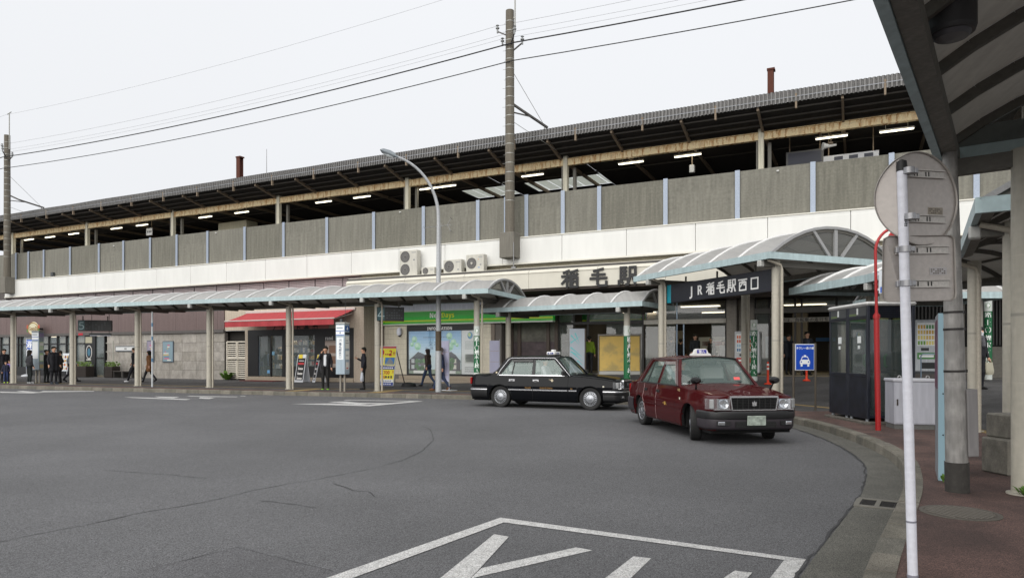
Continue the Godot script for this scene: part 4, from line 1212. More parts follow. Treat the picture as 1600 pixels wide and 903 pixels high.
func make_taxi_sign():
	var p := Vector3(7.02, 0.146, -17.35)
	var t := thing("taxi_stand_sign", "blue taxi stand sign with white cab symbol between two steel posts", "sign", "", turned(3, p))
	var b := B.new()
	for x in [-0.0, 0.56]:
		b = B.new(); b.cyl(Vector3(x, 0, 0), Vector3(x, 1.68, 0), 0.026, 12)
		obj("post", b, M("post_bronze", Color(0.36, 0.33, 0.29), 0.4, 0.5), t)
	b = B.new(); b.bx(0.035, 0.525, 1.0, 1.66, -0.02, 0.02, 0.006)
	obj("board", b, M("board_white", Color(0.82, 0.84, 0.86), 0.5), t)
	b = B.new(); b.col = L("1247b4")
	b.flat(PackedVector2Array([Vector2(0.052, 1.02), Vector2(0.508, 1.02), Vector2(0.508, 1.64), Vector2(0.052, 1.64)]), 0.0215)
	b.col = L("eef1f2")
	strokes(b, "タクシー乗り場", 0.056, Transform3D(Basis.IDENTITY, Vector3(0.062, 1.585, 0.0228)), 0.15, 0, 1.13)
	var o := Vector2(0.28, 1.10)
	for q in [[[-0.13, 0.06], [0.13, 0.06], [0.13, 0.13], [0.105, 0.165], [0.07, 0.25], [-0.07, 0.25], [-0.105, 0.165], [-0.13, 0.13]], [[-0.11, 0.0], [-0.06, 0.0], [-0.06, 0.07], [-0.11, 0.07]], [[0.06, 0.0], [0.11, 0.0], [0.11, 0.07], [0.06, 0.07]], [[-0.035, 0.25], [0.035, 0.25], [0.025, 0.285], [-0.025, 0.285]]]:
		var pl := PackedVector2Array()
		for v in q: pl.append(o + Vector2(v[0], v[1]))
		b.flat(pl, 0.0228)
	b.col = L("1247b4")
	for q in [[[-0.085, 0.17], [0.085, 0.17], [0.06, 0.232], [-0.06, 0.232]], [[-0.11, 0.10], [-0.075, 0.10], [-0.075, 0.13], [-0.11, 0.13]], [[0.075, 0.10], [0.11, 0.10], [0.11, 0.13], [0.075, 0.13]]]:
		var pl := PackedVector2Array()
		for v in q: pl.append(o + Vector2(v[0], v[1]))
		b.flat(pl, 0.0235)
	obj("print", b, VC(0.45), t)

func make_booths():
	var navy := M("booth_navy", Color(0.15, 0.165, 0.215), 0.45, 0.2, "fine", 1.3, true, "blotch", 0.8)
	var gl := glass("booth_glass", Color(0.22, 0.26, 0.26), 0.45)
	var t := thing("telephone_booth", "double dark navy telephone booth with glass sides and white roof", "telephone booth", "", turned(-1.0, Vector3(7.07, 0.15, -13.85)))
	var b := B.new(); b.bx(-0.06, 1.05, -0.03, 0.05, -1.85, 0.06, 0.02)
	obj("plinth", b, M("booth_plinth", Color(0.42, 0.40, 0.37), 0.9, 0, "fine", 2.0, true, "marble", 0.8), t)
	for u in 2:
		var z0 := -0.87 * u
		var z1 := z0 - 0.86
		b = B.new()
		for x in [0.03, 0.92]:
			for z in [z0 - 0.03, z1 + 0.03]: b.bx(x - 0.03, x + 0.03, 0.1, 2.36, z - 0.03, z + 0.03, 0.008)
		b.bx(0.06, 0.89, 0.12, 0.17, z1 + 0.02, z0 - 0.02)
		obj("frame", b, navy, t)
		# street side (left)
		b = B.new(); b.bx(0.005, 0.035, 0.1, 0.93, z1 + 0.06, z0 - 0.06, 0.004)
		obj("kick_panel", b, navy, t)
		for y in [0.93, 2.10]:
			b = B.new(); b.bx(0.0, 0.05, y, y + 0.07, z1 + 0.05, z0 - 0.05, 0.006)
			obj("rail", b, navy, t)
		b = B.new(); b.bx(0.015, 0.023, 1.0, 2.10, z1 + 0.06, z0 - 0.06)
		obj("pane", b, gl, t)
		b = B.new(); b.bx(0.012, 0.03, 2.17, 2.36, z1 + 0.06, z0 - 0.06)
		var hd := obj("header", b, M("booth_header", Color(0.25, 0.26, 0.27), 0.4), t)
		b = B.new()
		b.col = L("cfd2cf"); b.bx(0.006, 0.0115, 2.2, 2.33, (z0 + z1) / 2 - 0.03, (z0 + z1) / 2 + 0.03)
		b.col = L("5d6a45"); b.bx(0.007, 0.0115, 2.18, 2.22, z1 + 0.08, (z0 + z1) / 2 - 0.06)
		obj("symbol", b, VC(0.5), hd)
		b = B.new()
		b.col = L("d9dcdc"); b.bx(0.004, 0.014, 1.62, 1.76, z0 - 0.42, z0 - 0.28); b.bx(0.004, 0.014, 1.5, 1.57, z0 - 0.40, z0 - 0.33)
		obj("notice", b, VC(0.5), t)
		b = B.new(); b.bx(0.91, 0.918, 0.17, 2.3, z1 + 0.06, z0 - 0.06)
		obj("pane", b, gl, t)
		b = B.new(); b.cyl(Vector3(0.05, 0.0, z0 - 0.1), Vector3(0.05, 0.1, z0 - 0.1), 0.035, 10); b.cyl(Vector3(0.05, 0.0, z1 + 0.1), Vector3(0.05, 0.1, z1 + 0.1), 0.035, 10); b.cyl(Vector3(0.88, 0.0, z0 - 0.1), Vector3(0.88, 0.1, z0 - 0.1), 0.035, 10)
		obj("foot", b, M("foot_steel", Color(0.6, 0.62, 0.64), 0.4, 0.5), t)
		# phone on a shelf
		b = B.new(); b.bx(0.62, 0.88, 1.0, 1.04, z1 + 0.1, z0 - 0.1, 0.005)
		obj("shelf", b, navy, t)
		b = B.new(); b.bx(0.66, 0.86, 1.05, 1.45, (z0 + z1) / 2 - 0.16, (z0 + z1) / 2 + 0.14, 0.03)
		var ph := obj("telephone", b, M("phone_grey", Color(0.30, 0.31, 0.31), 0.4), t)
		b = B.new(); b.tube([Vector3(0.66, 1.38, (z0 + z1) / 2 - 0.1), Vector3(0.62, 1.36, (z0 + z1) / 2 - 0.1), Vector3(0.62, 1.16, (z0 + z1) / 2 - 0.1), Vector3(0.66, 1.14, (z0 + z1) / 2 - 0.1)], [0.035, 0.028, 0.028, 0.035], 10)
		obj("handset", b, M("phone_green", Color(0.22, 0.62, 0.20), 0.4), ph)
	# end facing the pavement
	b = B.new(); b.bx(0.06, 0.89, 0.17, 2.08, -0.034, -0.026)
	obj("pane", b, gl, t)
	for k in 6:
		b = B.new(); b.box(Vector3(0.475, 2.13 + k * 0.038, -0.02), Vector3(0.83, 0.03, 0.012), 0.0, Basis(Vector3.RIGHT, 0.5))
		obj("louvre", b, navy, t)
	b = B.new(); b.bx(0.06, 0.89, 2.11, 2.36, -0.05, -0.045)
	obj("vent_back", b, M("pit", Color(0.06, 0.06, 0.06), 0.95), t)
	b = B.new(); b.bx(-0.03, 0.98, 2.36, 2.44, -1.77, 0.03, 0.035)
	obj("roof", b, M("booth_roof", Color(0.78, 0.78, 0.77), 0.45, 0, "soft_streak", 0.7), t)
	# power cabinet
	t = thing("power_cabinet", "light grey metal cabinet with lifting eyes beside the telephone booth", "cabinet", "", turned(-12, Vector3(7.13, 0.146, -12.98)))
	b = B.new(); b.bx(0, 0.70, 0.09, 0.88, -0.55, 0, 0.006)
	obj("body", b, M("cabinet_grey", Color(0.68, 0.685, 0.72), 0.5, 0, "soft_streak", 0.8), t)
	b = B.new(); b.bx(-0.02, 0.72, 0.88, 0.94, -0.57, 0.02, 0.015)
	obj("lid", b, M("cabinet_lid", Color(0.72, 0.725, 0.75), 0.5), t)
	b = B.new(); b.bx(0.015, 0.685, 0.11, 0.86, 0.0, 0.008, 0.003)
	var dr := obj("door", b, M("cabinet_grey"), t)
	b = B.new(); b.bx(0.04, 0.065, 0.44, 0.56, 0.008, 0.022, 0.004)
	obj("handle", b, M("handle_dark", Color(0.2, 0.17, 0.15), 0.5), dr)
	b = B.new(); b.bx(0.01, 0.69, 0, 0.09, -0.53, -0.02)
	obj("base", b, M("cabinet_base", Color(0.40, 0.40, 0.39), 0.8, 0, "fine", 2.0), t)
	for x in [0.12, 0.60]:
		b = B.new()
		var pts := []
		for k in 13: pts.append(Vector3(x + 0.028 * cos(TAU * k / 12), 0.965 + 0.028 * sin(TAU * k / 12), -0.1))
		b.tube(pts, 0.008, 6, false)
		obj("lifting_eye", b, M("eye_steel", Color(0.7, 0.7, 0.7), 0.35, 0.6), t)

func make_hydrant_post():
	var p := Vector3(6.72, 0.146, -12.77)
	var t := thing("hydrant_sign_post", "red curved post with round red sign standing beside the telephone booth", "sign post", "", turned(0, p))
	var red := M("hydrant_red", Color(0.66, 0.10, 0.11), 0.4, 0, "fine", 1.5)
	var b := B.new()
	b.tube([Vector3.ZERO, Vector3(-0.015, 1.0, 0), Vector3(-0.03, 2.05, 0)], 0.047, 16)
	b.cyl(Vector3(-0.015, 1.05, 0), Vector3(-0.015, 1.09, 0), 0.05, 16)
	b.tube([Vector3(-0.03, 2.05, 0), Vector3(-0.03, 2.11, 0), Vector3(-0.03, 2.15, 0)], [0.06, 0.06, 0.03], 14)
	obj("lower_post", b, red, t)
	b = B.new()
	var pts := [Vector3(-0.03, 2.1, 0), Vector3(-0.05, 3.2, 0)]
	for k in 9:
		var a := k / 8.0 * PI * 0.47
		pts.append(Vector3(-0.05 + 0.42 * (1 - cos(a)), 3.28 + 0.44 * sin(a), 0))
	b.tube(pts, 0.026, 12)
	obj("upper_post", b, red, t)
	b = B.new(); b.lathe([Vector2(0, -0.012), Vector2(0.25, -0.012), Vector2(0.262, -0.004), Vector2(0.262, 0.004), Vector2(0.25, 0.012), Vector2(0, 0.012)], 32, Vector3(0.40, 3.44, 0.03), Basis(Vector3.RIGHT, PI / 2))
	obj("round_sign", b, red, t)
	b = B.new(); b.bx(0.01, 0.52, 2.50, 2.92, -0.015, 0.015, 0.006); b.bx(-0.04, 0.02, 2.56, 2.6, -0.01, 0.01); b.bx(-0.04, 0.02, 2.84, 2.88, -0.01, 0.01)
	obj("board", b, M("board_white"), t)
	b = B.new()
	b.col = L("1b8a4a"); b.flat(PackedVector2Array([Vector2(0.07, 2.745), Vector2(0.21, 2.745), Vector2(0.21, 2.785), Vector2(0.07, 2.785)]), 0.017)
	b.col = L("2b5fc4"); b.flat(PackedVector2Array([Vector2(0.07, 2.69), Vector2(0.21, 2.69), Vector2(0.21, 2.73), Vector2(0.07, 2.73)]), 0.017); b.flat(PackedVector2Array([Vector2(0.03, 2.52), Vector2(0.5, 2.52), Vector2(0.5, 2.625), Vector2(0.03, 2.625)]), 0.017)
	b.col = L("f0d21c")
	strokes(b, "道", 0.085, Transform3D(Basis.IDENTITY, Vector3(0.2, 2.615, 0.0185)), 0.14)
	b.flat(PackedVector2Array([Vector2(0.06, 2.53), Vector2(0.08, 2.53), Vector2(0.08, 2.59), Vector2(0.13, 2.59), Vector2(0.13, 2.57), Vector2(0.11, 2.57), Vector2(0.14, 2.535), Vector2(0.17, 2.57), Vector2(0.15, 2.57), Vector2(0.15, 2.61), Vector2(0.06, 2.61)]), 0.0185)
	obj("print", b, VC(0.45), t)

func make_sign_pole():
	var p := Vector3(2.468, 0.146, -4.285)
	var lean := Basis(Vector3(0, 0, 1), deg_to_rad(1.55))
	var t := thing("sign_pole", "white steel pole in the right foreground, leaning a little", "pole", "", Transform3D(lean, p))
	var b := B.new(); b.cyl(Vector3.ZERO, Vector3(0, 2.53, 0), 0.0285, 24)
	obj("shaft", b, M("pole_white", Color(0.86, 0.865, 0.90), 0.4, 0, "mild", 2.0, false), t)
	b = B.new(); b.tube([Vector3(0, 2.5, 0), Vector3(0, 2.53, 0), Vector3(0, 2.56, 0), Vector3(0, 2.57, 0)], [0.031, 0.031, 0.028, 0.01], 20)
	obj("cap", b, M("cap_black", Color(0.05, 0.05, 0.05), 0.5), t)
	b = B.new(); b.cyl(Vector3.ZERO, Vector3(0, 0.02, 0), 0.032, 20); b.cyl(Vector3(0, 0.34, 0), Vector3(0, 0.352, 0), 0.0287, 24)
	obj("collar", b, M("collar_grey", Color(0.5, 0.5, 0.54), 0.5), t)
	b = B.new(); b.col = L("20242a")
	for k in 7:
		var a := 1.2 + k * 0.1
		for j in 6:
			if (k * 5 + j * 3) % 4 != 0: b.box(Vector3(0.0286 * cos(a), 2.16 + j * 0.011, 0.0286 * sin(a)), Vector3(0.0035, 0.009, 0.001), 0, Basis(UP, PI / 2 - a))
	obj("sticker", b, VC(0.5), t)
	var back := M("sign_back", Color(0.70, 0.675, 0.655), 0.40, 0.35, "mild", 2.0, false)
	var rail := M("sign_rail", Color(0.76, 0.745, 0.725), 0.42, 0.12, "fine", 3.0, false)
	var dk := M("slot_dark", Color(0.10, 0.10, 0.10), 0.7)
	for which in 2:
		var c := [Vector3(0.140, 2.340, -0.062), Vector3(0.130, 1.905, -0.062)][which] as Vector3
		var yaw := deg_to_rad([16.0, 6.0][which])
		var fr := Transform3D(lean, p) * Transform3D(Basis(UP, yaw), c)
		var sg := thing("traffic_sign", ["back of a round grey metal road sign with one bent side on the white pole", "back of a square grey metal road sign with a bent corner, below the round one"][which], "road sign", "backs of road signs on the white pole", fr)
		var ca: Vector2 = [Vector2(-0.150, -0.4), Vector2(-0.075, -0.35)][which]
		var cb: Vector2 = [Vector2(-0.150, 0.4), Vector2(-0.265, 0.35)][which]
		var turn := Basis(Vector3((cb - ca).x, (cb - ca).y, 0).normalized(), deg_to_rad([-44.0, -50.0][which]))
		var fold := func(x: float, y: float, z := 0.0) -> Vector3:
			if (cb - ca).cross(Vector2(x, y) - ca) <= 0.0: return Vector3(x, y, z)
			var o := Vector3(ca.x, ca.y, 0)
			return o + turn * (Vector3(x, y, z) - o)
		b = B.new()
		var outline := []
		var R := 0.292
		for k in 64:
			var a := TAU * k / 64
			if which == 0: outline.append(Vector2(R * cos(a), R * sin(a)))
			else:
				var ww := 0.235; var hh := 0.205; var rr := 0.03
				var v := Vector2(cos(a), sin(a))
				var s: float = 1.0 / maxf(absf(v.x) / ww, absf(v.y) / hh)
				var q := v * s
				if absf(q.x) > ww - rr and absf(q.y) > hh - rr:
					var cc := Vector2(signf(q.x) * (ww - rr), signf(q.y) * (hh - rr))
					q = cc + (q - cc).normalized() * rr
				outline.append(q)
		var whole := PackedVector2Array(outline)
		var far := (cb - ca).normalized() * 2.0
		var side := far.orthogonal()
		for half in 2:
			var hp := PackedVector2Array([ca - far, cb + far, cb + far + side * (1.0 if half else -1.0), ca - far + side * (1.0 if half else -1.0)])
			for pl in Geometry2D.intersect_polygons(whole, hp):
				var tr := Geometry2D.triangulate_polygon(pl)
				var mid := Vector2.ZERO
				for q in pl: mid += q / pl.size()
				var bent: bool = (cb - ca).cross(mid - ca) > 0.0
				for i in range(0, tr.size(), 3):
					var q := []
					for j in 3:
						var pp: Vector2 = pl[tr[i + j]]
						var o := Vector3(ca.x, ca.y, 0)
						q.append(o + turn * (Vector3(pp.x, pp.y, 0) - o) if bent else Vector3(pp.x, pp.y, 0))
					if (q[1] - q[0]).cross(q[2] - q[0]).z > 0: b.tri(q[0], q[1], q[2])
					else: b.tri(q[0], q[2], q[1])
		var rim := []
		for st in [[1.0, 0.0], [1.004, 0.012], [0.985, 0.016], [0.975, 0.004]]:
			var ring := []
			for q in outline: ring.append(fold.call(q.x * st[0], q.y * st[0], st[1]))
			rim.append(ring)
		obj("plate", b, back, sg)
		b = B.new()
		b.grid(rim, true, true)
		obj("rim", b, M("sign_rim", Color(0.60, 0.58, 0.56), 0.45, 0.2), sg)
		for y in ([0.155, -0.125] if which == 0 else [0.115, -0.095]):
			b = B.new()
			var x1 := 0.19
			b.bx(-0.165, x1, y - 0.025, y - 0.019, 0.002, 0.02); b.bx(-0.16, x1, y + 0.019, y + 0.025, 0.002, 0.02); b.bx(-0.16, x1, y - 0.019, y + 0.019, 0.002, 0.006)
			var rl := obj("rail", b, rail, sg)
			b = B.new()
			for x in [-0.04, -0.018, 0.05, 0.072]: b.bx(x - 0.004, x + 0.004, y - 0.014, y + 0.014, 0.0062, 0.0075)
			obj("slot", b, dk, rl)
			b = B.new()
			b.cyl(Vector3(-0.137, y - 0.018, 0.06), Vector3(-0.137, y + 0.018, 0.06), 0.0325, 20)
			b.bx(-0.17, -0.095, y - 0.018, y + 0.018, 0.006, 0.03, 0.003); b.bx(-0.105, -0.077, y - 0.016, y + 0.016, 0.03, 0.075, 0.003)
			obj("clamp", b, M("clamp_steel", Color(0.60, 0.60, 0.61), 0.35, 0.6), sg)
		b = B.new()
		b.col = L("8d8579") if which == 0 else L("a7a5a6")
		var lx := 0.065; var ly := -0.075 if which == 0 else -0.02
		b.bx(lx, lx + 0.115, ly - 0.02, ly + 0.025, 0.001, 0.0025)
		b.col = L("5a544b")
		for k in 3:
			for j in 7: if (k + j * 3) % 4: b.bx(lx + 0.008 + j * 0.0145, lx + 0.018 + j * 0.0145, ly - 0.014 + k * 0.012, ly - 0.007 + k * 0.012, 0.0025, 0.0032)
		obj("maker_plate", b, VC(0.5), sg)

func make_near_things():
	# thick steel pole
	var p := Vector3(4.48, 0.146, -7.0)
	var t := thing("steel_pole", "thick weathered grey steel pole standing in the red pavement", "pole", "", Transform3D(Basis(Vector3(0, 0, 1), deg_to_rad(1.3)), p))
	var st := M("worn_steel", Color(0.65, 0.64, 0.625), 0.5, 0.03, "marble", 1.1, false, "streak", 0.9)
	var b := B.new(); b.tube([Vector3.ZERO, Vector3(0, 1.2, 0), Vector3(0, 3.42, 0)], [0.103, 0.092, 0.066], 28)
	obj("shaft", b, st, t)
	b = B.new()
	b.cyl(Vector3(0, 0.0, 0), Vector3(0, 0.30, 0), 0.1085, 28)
	obj("base_sleeve", b, M("dark_sleeve", Color(0.25, 0.24, 0.225), 0.8, 0.1, "marble", 2.0, false), t)
	for y in [1.20, 1.62, 1.79]:
		b = B.new()
		var r := lerpf(0.0925, 0.066, maxf(0, (y - 1.2) / 2.3))
		b.cyl(Vector3(0, y, 0), Vector3(0, y + 0.022, 0), r + 0.004, 28); b.bx(r - 0.01, r + 0.03, y - 0.004, y + 0.026, -0.015, 0.015)
		obj("steel_band", b, M("band_dark", Color(0.2, 0.19, 0.185), 0.5, 0.5), t)
	b = B.new(); b.bx(0.06, 0.165, 0.36, 1.03, -0.02, 0.10, 0.008)
	obj("meter_box", b, M("meter_grey", Color(0.50, 0.49, 0.49), 0.55, 0, "soft_streak", 1.0, false), t)
	b = B.new(); b.bx(0.165, 0.18, 0.62, 0.80, 0.02, 0.06, 0.004)
	obj("latch", b, M("slot_dark"), t)
	# board seen nearly edge-on
	t = thing("advertising_board", "slim free-standing advertising board seen edge-on beside the steel pole", "board", "", turned(-119.5, Vector3(4.72, 0.146, -7.62)))
	b = B.new(); b.bx(-0.75, 0.0, 0.0, 1.83, -0.05, 0.05, 0.006)
	obj("body", b, M("board_grey", Color(0.50, 0.51, 0.53), 0.5, 0, "soft_streak", 0.8, false), t)
	b = B.new(); b.bx(-0.68, -0.06, 1.0, 1.76, 0.05, 0.056); b.bx(-0.68, -0.06, 1.0, 1.76, -0.056, -0.05)
	obj("poster", b, M("poster_plum", Color(0.38, 0.2, 0.3), 0.4, 0, "marble", 3.0), t)
	b = B.new(); b.bx(0.001, 0.012, 0.0, 1.83, -0.045, 0.045)
	obj("edge_trim", b, M("trim_blue", Color(0.56, 0.68, 0.73), 0.4), t)
	b = B.new()
	for y in [0.5, 0.95]: b.cyl(Vector3(0.011, y, 0.0), Vector3(0.016, y, 0.0), 0.008, 8)
	obj("screw", b, M("slot_dark"), t)
	# concrete weights
	var bl := M("weight_concrete", Color(0.56, 0.545, 0.505), 0.9, 0, "fine", 2.4, true, "marble", 1.0)
	for q in [["lower of two stacked grey concrete blocks behind the right column", Vector3(5.85, 0.146, -8.1), 0.52, 0.41, 7.0], ["smaller concrete block resting on top of the lower one by the right column", Vector3(5.88, 0.557, -8.12), 0.44, 0.28, 11.0]]:
		t = thing("concrete_block", q[0], "concrete block", "", turned(q[4], q[1]))
		b = B.new(); b.bx(-q[2] / 2, q[2] / 2, 0, q[3], -0.2, 0.2, 0.018)
		obj("block", b, bl, t)
	# weeds
	for q in [[Vector3(4.98, 0.146, -6.72), 0.15, 26, "bright green weed growing at the foot of the right column"], [Vector3(4.66, 0.146, -7.48), 0.11, 16, "small weed growing at the foot of the edge-on board"], [Vector3(8.0, 0.146, -13.3), 0.12, 10, "thin weed growing beside the grey cabinet"], [g(448, 595, 0.15), 0.0, 0, ""], [ST * Vector3(0.7, 0.15, 0.35), 0.55, 50, "low green weeds growing before the white louvred gate"], [ST * Vector3(-24.0, 0.15, 0.3), 0.0, 0, ""]]:
		if q[2] == 0: continue
		t = thing("weed", q[3], "weed", "", Transform3D.IDENTITY, q[0])
		b = B.new()
		for k in q[2]:
			var a := rng.randf() * TAU
			var ln: float = q[1] * rng.randf_range(0.5, 1.1)
			var out := Vector3(cos(a), 0, sin(a)) * ln * rng.randf_range(0.3, 0.9)
			var p0: Vector3 = q[0] + Vector3(cos(a), 0, sin(a)) * q[1] * rng.randf_range(0, 0.35)
			var tip := p0 + out + UP * ln * rng.randf_range(0.4, 1.0)
			var mid := p0.lerp(tip, 0.55) + UP * ln * 0.18
			var sd := Vector3(-sin(a), 0, cos(a)) * ln * rng.randf_range(0.12, 0.24)
			b.tri(p0, mid - sd, mid + sd); b.tri(mid - sd, tip, mid + sd)
		var wm := M("weed_green", Color(0.34, 0.48, 0.16), 0.7, 0, "fine", 4.0)
		wm.backlight_enabled = true; wm.backlight = Color(0.12, 0.2, 0.04)
		obj("leaves", b, wm, t).set_meta("kind", "stuff")
	# orange delineator posts before the entrance
	var first := true
	for q in [[1200.5, 24.6, "right of the white vending machine"], [1261, 24.6, "behind the blue taxi stand sign"]]:
		var pp := on_pavement(q[0], q[1])
		t = thing("traffic_post", "orange rubber traffic post with white bands " + q[2], "traffic post", "orange traffic posts before the entrance", Transform3D.IDENTITY, pp)
		b = B.new(); b.lathe([Vector2(0.13, 0), Vector2(0.13, 0.03), Vector2(0.05, 0.06), Vector2(0.04, 0.10), Vector2(0.037, 0.78), Vector2(0.02, 0.8), Vector2(0, 0.8)], 16, pp)
		var po := obj("post", b, M("post_orange", Color(0.86, 0.24, 0.10), 0.5), t)
		b = B.new()
		for y in [0.52, 0.66]: b.cyl(pp + UP * y, pp + UP * (y + 0.07), 0.039, 16)
		obj("reflective_band", b, M("letter_white"), po)

# ---- shops and the station under the viaduct ---------------------------------------------
func rect(b: B, hex: String, x0: float, x1: float, y0: float, y1: float, z: float, fr := Transform3D.IDENTITY):
	b.col = L(hex)
	b.flat(PackedVector2Array([Vector2(x0, y0), Vector2(x1, y0), Vector2(x1, y1), Vector2(x0, y1)]), z, fr)

func disc(b: B, hex: String, c: Vector2, rx: float, ry: float, z: float, fr := Transform3D.IDENTITY, wob := 0.0):
	b.col = L(hex)
	var p := PackedVector2Array()
	for k in 18: p.append(c + Vector2(cos(TAU * k / 18) * rx, sin(TAU * k / 18) * ry) * (1.0 + rng.randf_range(-wob, wob)))
	b.flat(p, z, fr)

func part(called: String, m: Material, t: Node3D, x0: float, x1: float, y0: float, y1: float, z0: float, z1: float, bev := 0.0) -> MeshInstance3D:
	var b := B.new()
	b.bx(x0, x1, y0, y1, z0, z1, bev)
	return obj(called, b, m, t)

func goods(t: Node3D, x0: float, x1: float, y: float, z0: float, z1: float, high: float, hexes: Array):
	var b := B.new()
	var x := x0
	while x < x1:
		var w := rng.randf_range(0.06, 0.2)
		b.col = L(hexes[rng.randi() % hexes.size()])
		b.bx(x, x + w * 0.92, y, y + high * rng.randf_range(0.45, 1.0), z0, z1 - rng.randf() * 0.1, 0.01)
		x += w + 0.01
	obj("merchandise", b, VC(0.5), t).set_meta("kind", "stuff")

func room(t: Node3D, x0: float, x1: float, y0: float, y1: float, z0: float, z1: float, m: Material, fl: Material):
	# back, sides, top and floor with thickness, open at the front
	part("inner_wall", m, t, x0, x1, y0, y1, z0 - 0.15, z0)
	part("inner_wall", m, t, x0 - 0.12, x0, y0, y1, z0, z1)
	part("inner_wall", m, t, x1, x1 + 0.12, y0, y1, z0, z1)
	part("inner_ceiling", m, t, x0, x1, y1, y1 + 0.12, z0, z1)
	part("inner_floor", fl, t, x0, x1, y0 - 0.1, y0, z0, z1)

func shop_light(t: Node3D, p: Vector3, wide: float):
	part("ceiling_light", glow("shop_lamp", Color(1.0, 0.94, 0.82), 1.5), t, p.x - wide / 2, p.x + wide / 2, p.y, p.y + 0.03, p.z - 0.1, p.z + 0.1)
	var o := AreaLight3D.new()
	o.name = "shop_light"
	t.add_child(o)
	o.position = p - UP * 0.03 + (offs[t] as Vector3)
	o.rotation_degrees = Vector3(-90, 0, 0)
	o.area_size = Vector2(wide, 0.2); o.light_energy = 2.6; o.light_color = Color(1.0, 0.93, 0.80); o.light_size = 0.2; o.shadow_enabled = true

